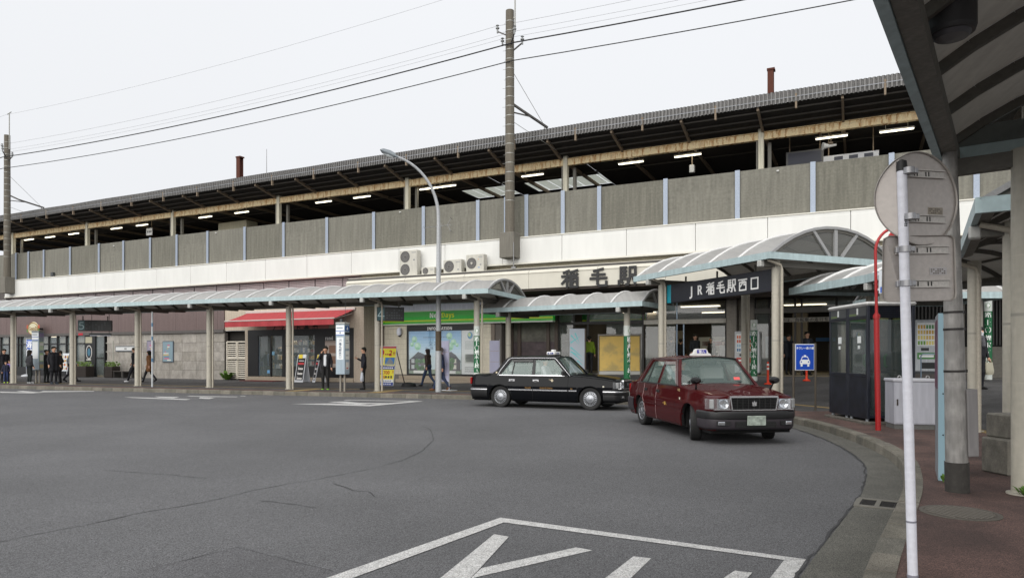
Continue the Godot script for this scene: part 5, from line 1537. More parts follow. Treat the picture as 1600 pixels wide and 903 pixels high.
func make_shops():
	var black := M("frame_black", Color(0.10, 0.10, 0.105), 0.4)
	var pane := glass("shop_glass", Color(0.55, 0.60, 0.60), 0.22)
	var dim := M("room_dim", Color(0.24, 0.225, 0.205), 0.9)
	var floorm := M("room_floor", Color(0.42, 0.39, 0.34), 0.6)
	var brown := M("brown_panel", Color(0.46, 0.39, 0.38), 0.6, 0, "soft_streak", 0.5, true, "fine", 0.7)
	var mauve := M("mauve_louvre", Color(0.78, 0.73, 0.735), 0.6, 0, "soft_streak", 0.6)
	# --- the louvred strip under the white band
	var t := thing("louvre_screen", "long mauve-grey louvred strip under the white band, left of the station", "louvre screen", "", ST, Vector3(-12, 4.3, -0.1))
	part("backing", M("louvre_dark", Color(0.24, 0.22, 0.22), 0.8), t, -36, 9.9, 4.3, 5.6, -0.30, -0.2)
	var x := -36.0
	while x < 9.8:
		var b := B.new()
		for k in 14: b.box(Vector3(x + 0.92, 4.36 + k * 0.09, -0.12), Vector3(1.80, 0.085, 0.012), 0, Basis(Vector3.RIGHT, -0.5))
		obj("louvre_panel", b, mauve, t)
		part("mullion", M("mauve_dark", Color(0.50, 0.475, 0.48), 0.6), t, x - 0.025, x + 0.025, 4.3, 5.6, -0.2, -0.06)
		x += 1.86
	# --- café at the far left
	var s0 := -36.0; var s1 := -10.5
	t = thing("cafe_building", "brown fronted café with black window frames and cream blinds at the far left", "shop", "", ST, Vector3(-22, 0.1, 0))
	x = s0
	while x < 0.1:
		part("brown_panel", brown, t, x + 0.006, minf(x + 1.78, 0.12) - 0.006, 3.02, 4.4, -0.1, 0.05, 0.004)
		x += 1.78
	part("ledge", M("ledge_grey", Color(0.36, 0.345, 0.335), 0.7, 0, "soft_streak", 0.6), t, s0, 0.12, 2.84, 3.015, -0.1, 0.11, 0.01)
	part("plinth", black, t, s0, s1 - 3.0, 0.1, 0.75, -0.12, 0.0, 0.01)
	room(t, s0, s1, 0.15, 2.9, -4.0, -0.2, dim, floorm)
	shop_light(t, Vector3(-13.5, 2.86, -1.8), 3.0)
	shop_light(t, Vector3(-20.0, 2.86, -1.8), 3.0)
	var edges := []
	for px in [-60.0, -30.0, 0.0, 13.5, 27, 32, 49.0, 63.0, 75, 88.5, 102.6, 117, 131]: edges.append(fs(px))
	for i in edges.size() - 1:
		var a: float = edges[i]; var d: float = edges[i + 1]
		var f := part("window_frame", black, t, a - 0.05, a + 0.05, 0.75, 2.84, -0.14, 0.03)
		part("transom", black, f, a + 0.05, d - 0.05, 2.28, 2.36, -0.12, 0.01)
		var w := part("window_pane", pane, t, a + 0.05, d - 0.05, 0.75, 2.84, -0.06, -0.052)
		if i % 5 != 3: part("blind", M("cream_blind", Color(0.66, 0.62, 0.55), 0.8, 0, "soft_streak", 1.0), w, a + 0.06, d - 0.06, 2.36, 2.84, -0.16, -0.15)
		if i in [7, 8, 9, 11]: part("blind", M("cream_blind"), w, a + 0.06, d - 0.06, 1.0, 2.28, -0.2, -0.19)
	# the entrance of the café
	var d0 := fs(131.5); var d1 := fs(147); var d2 := fs(163); var d3 := fs(176.5)
	part("door_panel", black, t, d0, d1, 0.15, 2.84, -0.14, 0.02)
	var b := B.new()
	rect(b, "a9a58e", d0 + 0.1, d1 - 0.25, 2.35, 2.75, 0.024); rect(b, "86907c", d0 + 0.12, d1 - 0.3, 0.6, 1.1, 0.024)
	disc(b, "d8d6d0", Vector2((d0 + d1) / 2 - 0.05, 1.75), 0.32, 0.45, 0.024); disc(b, "1e1c1d", Vector2((d0 + d1) / 2 - 0.05, 1.75), 0.27, 0.40, 0.026); disc(b, "3f6f86", Vector2((d0 + d1) / 2 - 0.05, 1.75), 0.16, 0.26, 0.028)
	rect(b, "c8c6c0", d0 + 0.2, d1 - 0.35, 1.22, 1.30, 0.024)
	obj("print", b, VC(0.4), t)
	var dr := part("glass_door", pane, t, d1 + 0.06, d2 - 0.06, 0.2, 2.8, -0.06, -0.05)
	part("door_frame", black, dr, d1, d1 + 0.08, 0.15, 2.84, -0.12, 0.02); part("door_frame", black, dr, d2 - 0.08, d2 + 0.02, 0.15, 2.84, -0.12, 0.02); part("door_rail", black, dr, d1 + 0.08, d2 - 0.08, 1.35, 1.42, -0.08, 0.0)
	b = B.new()
	for k in 16: rect(b, ["caa24a", "e8e2d0", "5c8fa8", "b4543a"][k % 4], d1 + 0.2 + (k % 4) * 0.22, d1 + 0.34 + (k % 4) * 0.22, 1.5 + (k / 4) * 0.25, 1.66 + (k / 4) * 0.25, -1.2)
	obj("menu_cards", b, VC(0.5), t)
	for y in [0.6, 1.15, 1.75, 2.3]:
		part("display_shelf", M("shelf_pale", Color(0.62, 0.62, 0.58), 0.5), t, d2 + 0.05, d3 - 0.02, y, y + 0.05, -0.5, -0.02)
		goods(t, d2 + 0.1, d3 - 0.1, y + 0.05, -0.4, -0.1, 0.35, ["8a7a5c", "5f6d60", "a3998a", "384850"])
	part("display_frame", M("shelf_pale"), t, d3 - 0.05, d3 + 0.03, 0.4, 2.5, -0.1, 0.03)
	b = B.new(); b.col = L("b02a35"); rect(b, "b02a35", fs(124), fs(131), 2.86, 3.0, 0.115)
	obj("red_mark", b, VC(), t)
	# round café sign
	var gx := fs(49.5, 0.7); var gy := fh(49.5, 513.5, 0.7)
	t = thing("round_cafe_sign", "oval cream café sign with gold rim fixed above the left windows", "sign", "", ST, Vector3(gx, gy, 0.7))
	b = B.new()
	b.lathe([Vector2(0, 0), Vector2(0.42, 0), Vector2(0.46, 0.03), Vector2(0.42, 0.07), Vector2(0, 0.07)], 32, Vector3(gx, gy, 0.6), Basis(Vector3(1.3, 0, 0), Vector3(0, 0, 1), Vector3(0, -1, 0)))
	obj("disc", b, M("sign_cream", Color(0.80, 0.78, 0.66), 0.5), t)
	b = B.new()
	var ring := []
	for k in 33: ring.append(Vector3(gx + 0.56 * cos(TAU * k / 32), gy + 0.40 * sin(TAU * k / 32), 0.665))
	b.tube(ring, 0.03, 6, false)
	obj("gold_rim", b, M("sign_gold", Color(0.60, 0.46, 0.22), 0.5), t)
	b = B.new()
	for sx in [-1, 1]:
		disc(b, "b4533a", Vector2(gx + sx * 0.66, gy + 0.12), 0.09, 0.16, 0.66); disc(b, "4f7a3c", Vector2(gx + sx * 0.66, gy - 0.12), 0.08, 0.14, 0.66)
	obj("ornament", b, VC(), t)
	letters("lettering", "GooD", 0.26, Transform3D(Basis.IDENTITY, Vector3(gx, gy, 0.676)), M("letter_gold", Color(0.5, 0.36, 0.16), 0.5), t, 0.008, "Droid Serif", true)
	b = B.new(); b.bx(gx - 0.05, gx + 0.05, gy - 0.06, gy + 0.06, 0.04, 0.61)
	obj("bracket", b, black, t)
	# blue banner with its stand
	var bp := ST * Vector3(fs(40, 1.4), 0.146, 1.4)
	t = thing("blue_banner", "blue banner with white characters on a pole before the café windows", "banner", "", turned(-20, bp))
	b = B.new(); b.lathe([Vector2(0, 0), Vector2(0.3, 0), Vector2(0.28, 0.08), Vector2(0.1, 0.14), Vector2(0, 0.14)], 18)
	obj("foot", b, M("foot_white", Color(0.75, 0.76, 0.78), 0.5), t)
	b = B.new(); b.cyl(Vector3(0, 0.1, 0), Vector3(0, 2.5, 0), 0.015, 8); b.bar(Vector3(0, 2.45, 0), Vector3(0.62, 2.45, 0), 0.015, 0.015)
	obj("pole", b, M("foot_white"), t)
	b = B.new()
	var rows := []
	for i in 2:
		var row := []
		for k in 9: row.append(Vector3(0.02 + 0.58 * i, 0.55 + 1.88 * k / 8.0, 0.02 * sin(k * 1.1 + i)))
		rows.append(row)
	b.grid(rows, false, true)
	var cloth := obj("cloth", b, M("banner_blue", Color(0.13, 0.38, 0.78), 0.8, 0, "fine", 3.0), t)
	for k in 3:
		b = B.new(); b.col = L("e8eaf0")
		strokes(b, "海鮮丼"[k], 0.46, Transform3D(Basis.IDENTITY, Vector3(0.08, 2.35 - k * 0.552, 0.03)), 0.15)
		obj("lettering", b, VC(), cloth)
	# menu board, planters, bench, notices
	var mp := ST * Vector3(fs(101, 1.2), 0.146, 1.2)
	t = thing("menu_board", "white menu board with food pictures standing by the café door", "board", "", turned(-24, mp))
	b = B.new(); b.box(Vector3(0, 0.95, 0), Vector3(0.62, 1.15, 0.04), 0.01, Basis(Vector3.RIGHT, -0.1))
	obj("panel", b, M("board_white", Color(0.82, 0.84, 0.86), 0.5), t)
	b = B.new()
	for k in 12: disc(b, ["c06a3c", "c9a05a", "8a4a34", "d8c8a8"][(k * 3) % 4], Vector2(-0.2 + (k % 3) * 0.2, 0.55 + (k / 3) * 0.25), 0.08, 0.09, 0.024, Transform3D(Basis(Vector3.RIGHT, -0.1), Vector3(0, 0.0, 0.1)))
	obj("print", b, VC(), t)
	b = B.new()
	for sx in [-0.28, 0.28]: b.bar(Vector3(sx, 0, 0.12), Vector3(sx, 1.4, -0.04), 0.03, 0.03)
	obj("legs", b, M("foot_white"), t)
	for q in [[120, 139, 0.62, "dark wooden planter with bright leaves left of the café door"], [168, 180, 0.55, "dark wooden planter with a green shrub right of the café door"]]:
		var a := fs(q[0], 0.6); var d := fs(q[1], 0.6)
		t = thing("planter", q[3], "planter", "planters by the café door", ST, Vector3((a + d) / 2, 0.146, 0.6))
		b = B.new(); b.bx(a, d, 0.15, 0.85, 0.3, 0.85, 0.02)
		for k in 4: b.bx(a - 0.02, d + 0.02, 0.2 + k * 0.16, 0.22 + k * 0.16, 0.28, 0.87)
		obj("box", b, M("planter_wood", Color(0.20, 0.17, 0.15), 0.8, 0, "streak", 1.0), t)
		b = B.new()
		for k in 110:
			var p := Vector3(rng.randf_range(a, d), 0.85 + rng.randf_range(0, 0.28), rng.randf_range(0.3, 0.85))
			var e := Vector3(rng.randfn(0, 1), rng.randfn(0.5, 0.6), rng.randfn(0, 1)).normalized() * 0.09
			var f := e.cross(Vector3(rng.randf(), rng.randf(), rng.randf())).normalized() * 0.04
			b.tri(p - e, p + f, p + e); b.tri(p - e, p + e, p - f)
		obj("leaves", b, M("planter_leaf", Color(0.36, 0.46, 0.18), 0.7, 0, "fine", 4.0), t).set_meta("kind", "stuff")
	var a := fs(181, 0.5); var d := fs(214, 0.5)
	t = thing("bench", "low dark bench standing against the pale stone wall", "bench", "", ST, Vector3((a + d) / 2, 0.146, 0.5))
	for z in [0.3, 0.48, 0.66]: part("slat", M("bench_wood", Color(0.27, 0.25, 0.23), 0.7, 0, "brush", 1.0), t, a, d, 0.52, 0.57, z, z + 0.15, 0.01)
	for sx in [a + 0.15, (a + d) / 2, d - 0.15]: part("leg", M("bench_leg", Color(0.22, 0.21, 0.2), 0.6), t, sx - 0.04, sx + 0.04, 0.14, 0.52, 0.32, 0.78)
	# --- stone wall
	t = thing("stone_wall", "pale grey wall of large stone tiles between the café and the white gate", "wall", "", ST, Vector3(-5, 0.1, 0))
	part("core", M("wall_core", Color(0.42, 0.40, 0.38), 0.9), t, s1, 0.1, 0.0, 2.84, -0.25, -0.03)
	for r in 5:
		for k in 9:
			var w := (0.1 - s1) / 9.0
			var m: int = (r * 5 + k * 3 + r * k) % 3
			part("tile", M("stone_tile_%d" % m, [Color(0.72, 0.695, 0.66), Color(0.69, 0.665, 0.625), Color(0.745, 0.72, 0.685)][m], 0.55, 0, "marble", [0.35, 0.5, 0.42][m], true, "fine", 1.0), t, s1 + k * w + 0.006, s1 + (k + 1) * w - 0.006, 0.12 + r * 0.544 + 0.006, 0.12 + (r + 1) * 0.544 - 0.006, -0.03, 0.0 + 0.003 * m, 0.004)
	for q in [[180, 212, 541, 549, "long white name plate on the stone wall behind the walking couple", "d2d3d2"], [229, 240, 532, 566, "upright pale poster case on the stone wall, left of the other one", "8f8798"], [253.5, 270.5, 533, 566, "framed poster case with blue print on the stone wall", "7f96a0"]]:
		a = fs(q[0], 0.03); d = fs(q[1], 0.03)
		var y0 := fh(q[0], q[3], 0.03); var y1 := fh(q[0], q[2], 0.03)
		t = thing("poster_case", q[4], "poster case", "", ST, Vector3((a + d) / 2, y0, 0.03))
		part("case", M("case_steel", Color(0.36, 0.40, 0.44), 0.4, 0.4), t, a, d, y0, y1, 0.008, 0.06, 0.01)
		b = B.new()
		rect(b, q[5], a + 0.05, d - 0.05, y0 + 0.05, y1 - 0.05, 0.062)
		if q[0] > 220:
			for k in 10: rect(b, ["d8d2c6", "c85a7a", "5f7f9a", "c2a85a"][k % 4], a + 0.08 + rng.randf() * (d - a) * 0.5, a + 0.2 + rng.randf() * (d - a) * 0.6, y0 + 0.1 + k * 0.1, y0 + 0.16 + k * 0.1, 0.0635)
		else: rect(b, "6e7070", (a + d) / 2 - 0.12, (a + d) / 2 + 0.12, (y0 + y1) / 2 - 0.04, (y0 + y1) / 2 + 0.04, 0.0635)
		obj("print", b, VC(0.4), t)
	# --- gate
	t = thing("louvred_gate", "white double gate of horizontal louvres between stone wall and awning shop", "gate", "", ST, Vector3(1, 0.15, -0.1))
	var gw := M("gate_white", Color(0.88, 0.85, 0.79), 0.55, 0, "soft_streak", 1.0)
	for k in 2:
		var x0 := 0.22 + k * 0.84
		for xx in [x0, x0 + 0.76]: part("stile", gw, t, xx, xx + 0.06, 0.2, 2.33, -0.1, -0.02, 0.005)
		for y in [0.22, 1.32, 2.27]: part("rail", gw, t, x0 + 0.06, x0 + 0.76, y, y + 0.07, -0.1, -0.02, 0.005)
		b = B.new()
		for j in 16: b.box(Vector3(x0 + 0.41, 0.37 + j * 0.118, -0.06), Vector3(0.70, 0.06, 0.012), 0, Basis(Vector3.RIGHT, -0.6))
		obj("louvres", b, gw, t).set_meta("kind", "stuff")
	b = B.new(); b.bx(0.98, 1.1, 1.28, 1.32, -0.02, 0.03)
	obj("handle", b, black, t)
	# --- awning shop
	t = thing("awning_shop", "small black fronted shop with glass door and display window under a red awning", "shop", "", ST, Vector3(5.5, 0.15, 0))
	var tan := M("tan_wall", Color(0.80, 0.745, 0.67), 0.75, 0, "soft_streak", 0.5, true, "fine", 0.9)
	part("upper_wall", tan, t, 0.14, 10.15, 2.95, 4.35, -0.3, -0.005)
	part("pier", tan, t, 1.72, 1.97, 0.15, 2.95, -0.3, 0.0, 0.01)
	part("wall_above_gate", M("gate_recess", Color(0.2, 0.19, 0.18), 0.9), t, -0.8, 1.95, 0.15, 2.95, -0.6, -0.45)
	part("pier", M("tan_pier", Color(0.72, 0.665, 0.60), 0.75, 0, "soft_streak", 0.5, true, "fine", 0.9), t, 9.5, 10.15, 0.15, 4.6, -1.7, 0.06, 0.01)
	part("step", M("step_stone", Color(0.66, 0.61, 0.54), 0.8, 0, "fine", 1.0), t, 1.97, 9.5, 0.15, 0.36, -0.25, 0.12, 0.01)
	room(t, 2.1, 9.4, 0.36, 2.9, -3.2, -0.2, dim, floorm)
	shop_light(t, Vector3(5.2, 2.86, -1.2), 3.0)
	part("head_frame", black, t, 1.97, 9.5, 2.62, 2.95, -0.14, 0.02)
	for q in [[1.97, 2.75], [4.55, 4.75], [6.85, 7.55]]: part("frame_post", black, t, q[0], q[1], 0.36, 2.62, -0.14, 0.02)
	part("frame_post", black, t, 3.62, 3.72, 0.36, 2.62, -0.12, 0.0)
	part("black_wall", black, t, 7.55, 9.5, 0.36, 2.62, -0.14, 0.0)
	for q in [[2.75, 3.62], [3.72, 4.55]]:
		dr = part("glass_door", pane, t, q[0], q[1], 0.40, 2.60, -0.08, -0.07)
		part("door_edge", M("door_steel", Color(0.5, 0.56, 0.62), 0.35, 0.6), dr, q[0] if q[0] < 3 else q[1] - 0.04, q[0] + 0.04 if q[0] < 3 else q[1], 0.4, 2.6, -0.1, -0.04)
	b = B.new(); b.tube([Vector3(3.54, 1.0, -0.03), Vector3(3.54, 1.0, 0.04), Vector3(3.54, 1.6, 0.04), Vector3(3.54, 1.6, -0.03)], 0.018, 8)
	obj("door_handle", b, M("door_steel"), t)
	b = B.new(); rect(b, "6aa0cc", 3.36, 3.56, 0.55, 0.72, -0.066); rect(b, "7fb0cc", 3.66, 3.9, 1.55, 1.75, -0.066)
	obj("sticker", b, VC(), t)
	part("window_pane", pane, t, 4.75, 6.85, 0.95, 2.6, -0.06, -0.05)
	part("window_sill", black, t, 4.75, 6.85, 0.36, 0.95, -0.14, 0.01)
	for y in [0.98, 1.30, 1.68, 2.08]:
		part("shelf", M("shelf_glass", Color(0.5, 0.54, 0.54), 0.3), t, 4.8, 6.8, y, y + 0.02, -0.7, -0.1)
		goods(t, 4.82, 6.75, y + 0.02, -0.55, -0.15, 0.27, ["d8d4cc", "a03a34", "c9b17a", "405a78", "e6e2da", "7a3f4a", "caa03c", "2b2b30", "8a9a8c"])
	for y in [0.8, 1.3, 1.8]: goods(t, 2.8, 3.55, y, -1.3, -0.8, 0.3, ["c8ccd0", "5f7f8c", "b8a070", "303038"])
	part("name_panel", M("name_pink", Color(0.70, 0.45, 0.43), 0.6), t, 3.4, 7.8, 2.955, 3.3, 0.0, 0.03)
	b = B.new(); b.col = L("2a2224")
	strokes(b, "ブランド楽市", 0.36, Transform3D(Basis.IDENTITY, Vector3(3.75, 3.25, 0.032)), 0.17, 0, 1.65)
	obj("lettering", b, VC(), t)
	b = B.new(); rect(b, "9c8e86", 7.0, 9.2, 0.9, 2.3, 0.003); rect(b, "b2a49a", 7.1, 9.1, 1.0, 2.2, 0.005)
	for k in 6: rect(b, ["6a605c", "8a6a58", "c8bcb0"][k % 3], 7.2 + (k % 3) * 0.62, 7.7 + (k % 3) * 0.62, 1.1 + (k / 3) * 0.55, 1.5 + (k / 3) * 0.55, 0.0065)
	obj("wall_poster", b, VC(), t)
	letters("lettering", "Brand", 0.17, Transform3D(Basis.IDENTITY, Vector3(7.75, 2.43, 0.004)), M("letter_white"), t, 0.004, "Droid Serif")
	for k in 5: part("tile_mat", M("mat_red", Color(0.42, 0.16, 0.15), 0.9, 0, "fine", 3.0), t, 2.5 + k * 0.5, 2.99 + k * 0.5, 0.15, 0.175, 0.3, 1.1)
	# awning: a sloped cloth with scallop-free valance on a frame
	b = B.new()
	rows = []
	for k in 7:
		var row := []
		for j in 25:
			var u := j / 24.0; var v := k / 6.0
			row.append(Vector3(lerpf(2.0, 9.55, u), lerpf(3.88, 3.36, v) - 0.02 * sin(v * PI) , lerpf(0.1, 1.62, v)))
		rows.append(row)
	b.grid(rows, false, true)
	var cl := M("awning_red", Color(0.74, 0.27, 0.29), 0.8, 0, "soft_streak", 0.5, true, "fine", 2.0)
	cl.backlight_enabled = true; cl.backlight = Color(0.16, 0.03, 0.03)
	var aw := obj("awning", b, cl, t)
	b = B.new()
	rows = []
	for k in 3:
		var row := []
		for j in 61: row.append(Vector3(lerpf(2.0, 9.55, j / 60.0), lerpf(3.34, 3.05, k / 2.0), 1.64 + 0.012 * k * sin(j * 0.9)))
		rows.append(row)
	b.grid(rows, false, true)
	obj("valance", b, cl, aw)
	b = B.new(); b.bx(1.96, 9.6, 3.335, 3.40, 1.60, 1.66, 0.015); b.bx(1.9, 9.65, 3.86, 4.0, -0.0, 0.14, 0.02)
	for sx in [2.05, 5.8, 9.5]: b.bar(Vector3(sx, 3.7, 0.1), Vector3(sx, 3.33, 1.6), 0.03, 0.03)
	obj("awning_frame", b, M("awning_bar", Color(0.76, 0.72, 0.70), 0.5, 0.2), aw)
	# sandwich boards
	var sb: Node3D
	for q in [[472, 0.95, 1.3, "black sandwich board with red line and yellow cards before the display window"], [498, 0.75, 1.2, "plain sandwich board seen half behind the standing man"]]:
		var p := ST * Vector3(fs(q[0], q[1] + 0.4), 0.146, q[1] + 0.4)
		t = thing("sandwich_board", q[3], "sandwich board", "sandwich boards before the awning shop", turned(-24 if q[0] < 480 else -60, p))
		for sgn in [-1, 1]:
			b = B.new(); b.box(Vector3(0, 0.72, sgn * 0.14), Vector3(0.56, 1.42, 0.025), 0.006, Basis(Vector3.RIGHT, -sgn * 0.2))
			obj("frame", b, M("foot_white"), t)
			var tr := Transform3D(Basis(Vector3.RIGHT, -sgn * 0.2), Vector3(0, 0.72, sgn * 0.14))
			if sgn < 0: continue
			b = B.new()
			rect(b, "1c1a1b", -0.24, 0.24, -0.6, 0.62, 0.014, tr); rect(b, "b8343a", -0.2, 0.2, 0.2, 0.3, 0.016, tr)
			rect(b, "e0c63a", -0.2, 0.05, 0.52, 0.72, 0.017, tr); rect(b, "d8dce0", 0.06, 0.24, 0.54, 0.73, 0.017, tr); rect(b, "dcdcdc", -0.16, 0.18, 0.38, 0.41, 0.016, tr)
			for k in 3:
				rect(b, "9a9a9a", -0.18, -0.08, 0.06 - k * 0.25, 0.09 - k * 0.25, 0.016, tr)
				for j in 5: rect(b, "e8e4e0", -0.14 + j * 0.065, -0.09 + j * 0.065, -0.06 - k * 0.25, 0.02 - k * 0.25, 0.016, tr)
			obj("print", b, VC(), t)
	# --- yellow signboards on an easel
	var p := at(604, 30.6); p.y = 0.146
	t = thing("yellow_signboard", "tall yellow and blue advertising board with red numbers leaning on an easel", "signboard", "", turned(-32, p))
	b = B.new()
	for sx in [-0.42, 0.42]: b.bar(Vector3(sx, 0, 0.1), Vector3(sx, 1.75, -0.16), 0.03, 0.03); b.bar(Vector3(sx, 0, -0.75), Vector3(sx, 1.6, -0.16), 0.03, 0.03)
	obj("easel", b, black, t)
	b = B.new(); b.lathe([Vector2(0, 0), Vector2(0.36, 0.0), Vector2(0.3, 0.14), Vector2(0.1, 0.2), Vector2(0, 0.2)], 12, Vector3(0.75, 0, -0.6))
	obj("weight_bag", b, M("bag_black", Color(0.07, 0.07, 0.075), 0.6), t)
	var tl := Transform3D(Basis(Vector3.RIGHT, -0.14), Vector3(0, 0.05, 0.12))
	b = B.new(); b.box(tl * Vector3(0, 1.33, 0), Vector3(0.98, 0.86, 0.03), 0.006, tl.basis); b.box(tl * Vector3(0, 0.44, 0.0), Vector3(0.98, 0.86, 0.03), 0.006, tl.basis)
	obj("board", b, M("board_white"), t)
	b = B.new()
	rect(b, "c4404a", -0.47, 0.47, 1.66, 1.74, 0.017, tl); rect(b, "efe23c", -0.47, 0.47, 0.92, 1.65, 0.017, tl); rect(b, "3f7ec2", -0.12, 0.44, 0.95, 1.25, 0.0185, tl); rect(b, "dfe6ec", -0.46, -0.2, 0.95, 1.25, 0.0185, tl)
	b.col = L("8a8f92"); b.flat(PackedVector2Array([Vector2(-0.06, 0.97), Vector2(0.4, 0.97), Vector2(0.38, 1.04), Vector2(0.2, 1.2), Vector2(0.12, 1.22), Vector2(0.02, 1.08)]), 0.0195, tl)
	rect(b, "2b3f8c", -0.47, 0.47, 0.02, 0.86, 0.017, tl); rect(b, "efe23c", -0.47, 0.47, 0.16, 0.72, 0.0185, tl); rect(b, "e9e9e2", -0.46, 0.46, 0.16, 0.29, 0.0195, tl); disc(b, "c8342c", Vector2(-0.3, 1.47), 0.1, 0.12, 0.0195, tl)
	for k in 4: rect(b, "b4483a", -0.15 + k * 0.1, -0.07 + k * 0.1, 1.36, 1.42, 0.0195, tl)
	for k in 7: rect(b, "e8e8ee", -0.42 + k * 0.12, -0.33 + k * 0.12, 0.76, 0.82, 0.0195, tl)
	for k in 6: rect(b, "5a6a9c", -0.4 + k * 0.13, -0.3 + k * 0.13, 0.2, 0.24, 0.0205, tl); rect(b, "c9cdd8", -0.4 + k * 0.13, -0.3 + k * 0.13, 0.06, 0.11, 0.0185, tl)
	for k in 3: rect(b, "3a3a30", -0.02 + k * 0.15, 0.08 + k * 0.15, 0.34, 0.44, 0.0195, tl)
	b.col = L("b4342c"); strokes(b, "分", 0.13, tl * Transform3D(Basis.IDENTITY, Vector3(0.3, 1.5, 0.02)), 0.16); strokes(b, "万", 0.1, tl * Transform3D(Basis.IDENTITY, Vector3(0.36, 0.66, 0.02)), 0.16)
	obj("print", b, VC(0.5), t)
	var rd := M("digit_red", Color(0.70, 0.12, 0.10), 0.5)
	letters("number", "2", 0.24, tl * Transform3D(Basis.IDENTITY, Vector3(0.16, 1.44, 0.02)), rd, t, 0.003, "Droid Sans", true)
	letters("number", "2,700", 0.16, tl * Transform3D(Basis.IDENTITY, Vector3(-0.06, 0.58, 0.02)), rd, t, 0.003, "Droid Sans", true)
	letters("number", "5", 0.15, tl * Transform3D(Basis.IDENTITY, Vector3(-0.08, 0.38, 0.02)), rd, t, 0.003, "Droid Sans", true)
	make_store()
	make_entrance()

func make_store():
	var t := thing("convenience_store", "convenience store with green name band and cream lapped siding at centre", "shop", "", ST, Vector3(13, 0.15, -1.5))
	var cream := M("cream_siding", Color(0.90, 0.87, 0.79), 0.7, 0, "soft_streak", 0.6, true, "mild", 0.9)
	var n0 := -1.5
	# recessed grey door
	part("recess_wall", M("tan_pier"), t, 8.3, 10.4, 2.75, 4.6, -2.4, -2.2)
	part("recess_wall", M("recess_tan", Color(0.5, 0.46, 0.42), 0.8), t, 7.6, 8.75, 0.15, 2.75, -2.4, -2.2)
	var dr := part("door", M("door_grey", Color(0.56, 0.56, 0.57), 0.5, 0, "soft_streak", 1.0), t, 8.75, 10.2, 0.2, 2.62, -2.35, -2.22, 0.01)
	part("door_frame", M("door_frame_grey", Color(0.68, 0.68, 0.67), 0.5), t, 8.7, 10.3, 2.62, 2.75, -2.36, -2.18)
	part("door_leaf", M("door_light", Color(0.62, 0.62, 0.63), 0.5), dr, 8.95, 9.35, 0.3, 2.5, -2.22, -2.205, 0.004); part("door_leaf", M("door_light"), dr, 9.5, 10.1, 0.3, 2.5, -2.22, -2.205, 0.004)
	# siding, board by board
	part("wall_core", M("wall_core"), t, 10.26, 17.2, 0.15, 4.6, -1.9, -1.56)
	for k in 10:
		var y := 0.55 + k * 0.262
		for q in [[10.26, 11.72], [15.95, 16.65]]:
			var b := B.new()
			b.box(Vector3((q[0] + q[1]) / 2, y + 0.131, -1.53), Vector3(q[1] - q[0], 0.258, 0.05), 0.008, Basis(Vector3.RIGHT, 0.035))
			obj("siding_board", b, cream, t)
	part("plinth", M("store_plinth", Color(0.50, 0.48, 0.46), 0.85, 0, "streak", 0.7), t, 10.26, 16.7, 0.15, 0.53, -1.56, -1.46, 0.01)
	part("step", M("step_stone"), t, 11.4, 16.9, 0.15, 0.33, -1.46, -0.9, 0.015)
	part("step", M("step_stone"), t, 11.4, 16.9, 0.33, 0.5, -1.46, -1.2, 0.015)
	# pale band over the green one
	for k in 4: part("upper_panel", M("pale_blue_panel", Color(0.86, 0.88, 0.93), 0.5, 0, "soft_streak", 0.6), t, 10.26 + k * 1.9 + 0.006, 10.26 + (k + 1) * 1.9 - 0.006, 3.80, 4.55, -1.6, -1.42, 0.005)
	var gr := M("store_green", Color(0.11, 0.60, 0.17), 0.4, 0, "soft_streak", 1.0)
	gr.emission_enabled = true; gr.emission = Color(0.10, 0.60, 0.16); gr.emission_energy_multiplier = 0.10
	var x := 10.2
	for w in [2.0, 3.3, 3.3, 1.2]:
		part("green_band", gr, t, x + 0.004, x + w - 0.004, 3.16, 3.76, -1.62, -1.36, 0.01)
		x += w
	part("band_trim", M("band_white", Color(0.82, 0.85, 0.80), 0.5), t, 10.2, 20.0, 3.76, 3.82, -1.62, -1.33, 0.01); part("band_trim", M("band_white"), t, 10.2, 20.0, 3.09, 3.16, -1.62, -1.34, 0.01)
	var b := B.new()
	rect(b, "c6d428", 10.22, 19.98, 3.27, 3.33, -1.357); rect(b, "7fbf3a", 10.22, 19.98, 3.21, 3.24, -1.357); rect(b, "3aa83c", 10.22, 19.98, 3.5, 3.74, -1.357)
	obj("stripe", b, VC(0.4), t)
	letters("lettering", "New", 0.24, Transform3D(Basis.IDENTITY, Vector3(13.55, 3.55, -1.355)), M("letter_white"), t, 0.02, "Droid Sans", true)
	letters("lettering", "Days", 0.24, Transform3D(Basis.IDENTITY, Vector3(14.28, 3.55, -1.355)), M("letter_lime", Color(0.82, 0.86, 0.12), 0.5), t, 0.02, "Droid Sans", true)
	# wall lamp
	var lx := fs(624, -1.4); var ly := fh(624, 518, -1.4)
	var wl := thing("wall_lamp", "small white wall lamp on the cream siding left of the information poster", "lamp", "", ST, Vector3(lx, ly, -1.4))
	b = B.new(); b.tube([Vector3(lx, ly - 0.18, -1.38), Vector3(lx, ly - 0.1, -1.36), Vector3(lx, ly + 0.08, -1.36), Vector3(lx, ly + 0.18, -1.42)], [0.09, 0.13, 0.13, 0.06], 14)
	obj("shade", b, M("unlit_tube", Color(0.85, 0.86, 0.9), 0.4), wl)
	b = B.new(); b.tube([Vector3(lx, ly - 0.26, -1.42), Vector3(lx, ly - 0.18, -1.38)], [0.05, 0.085], 12); b.bx(lx - 0.06, lx + 0.06, ly - 0.2, ly + 0.1, -1.5, -1.4)
	obj("base", b, M("dark_box"), wl)
	# information poster
	var x0 := 11.75; var x1 := 16.0
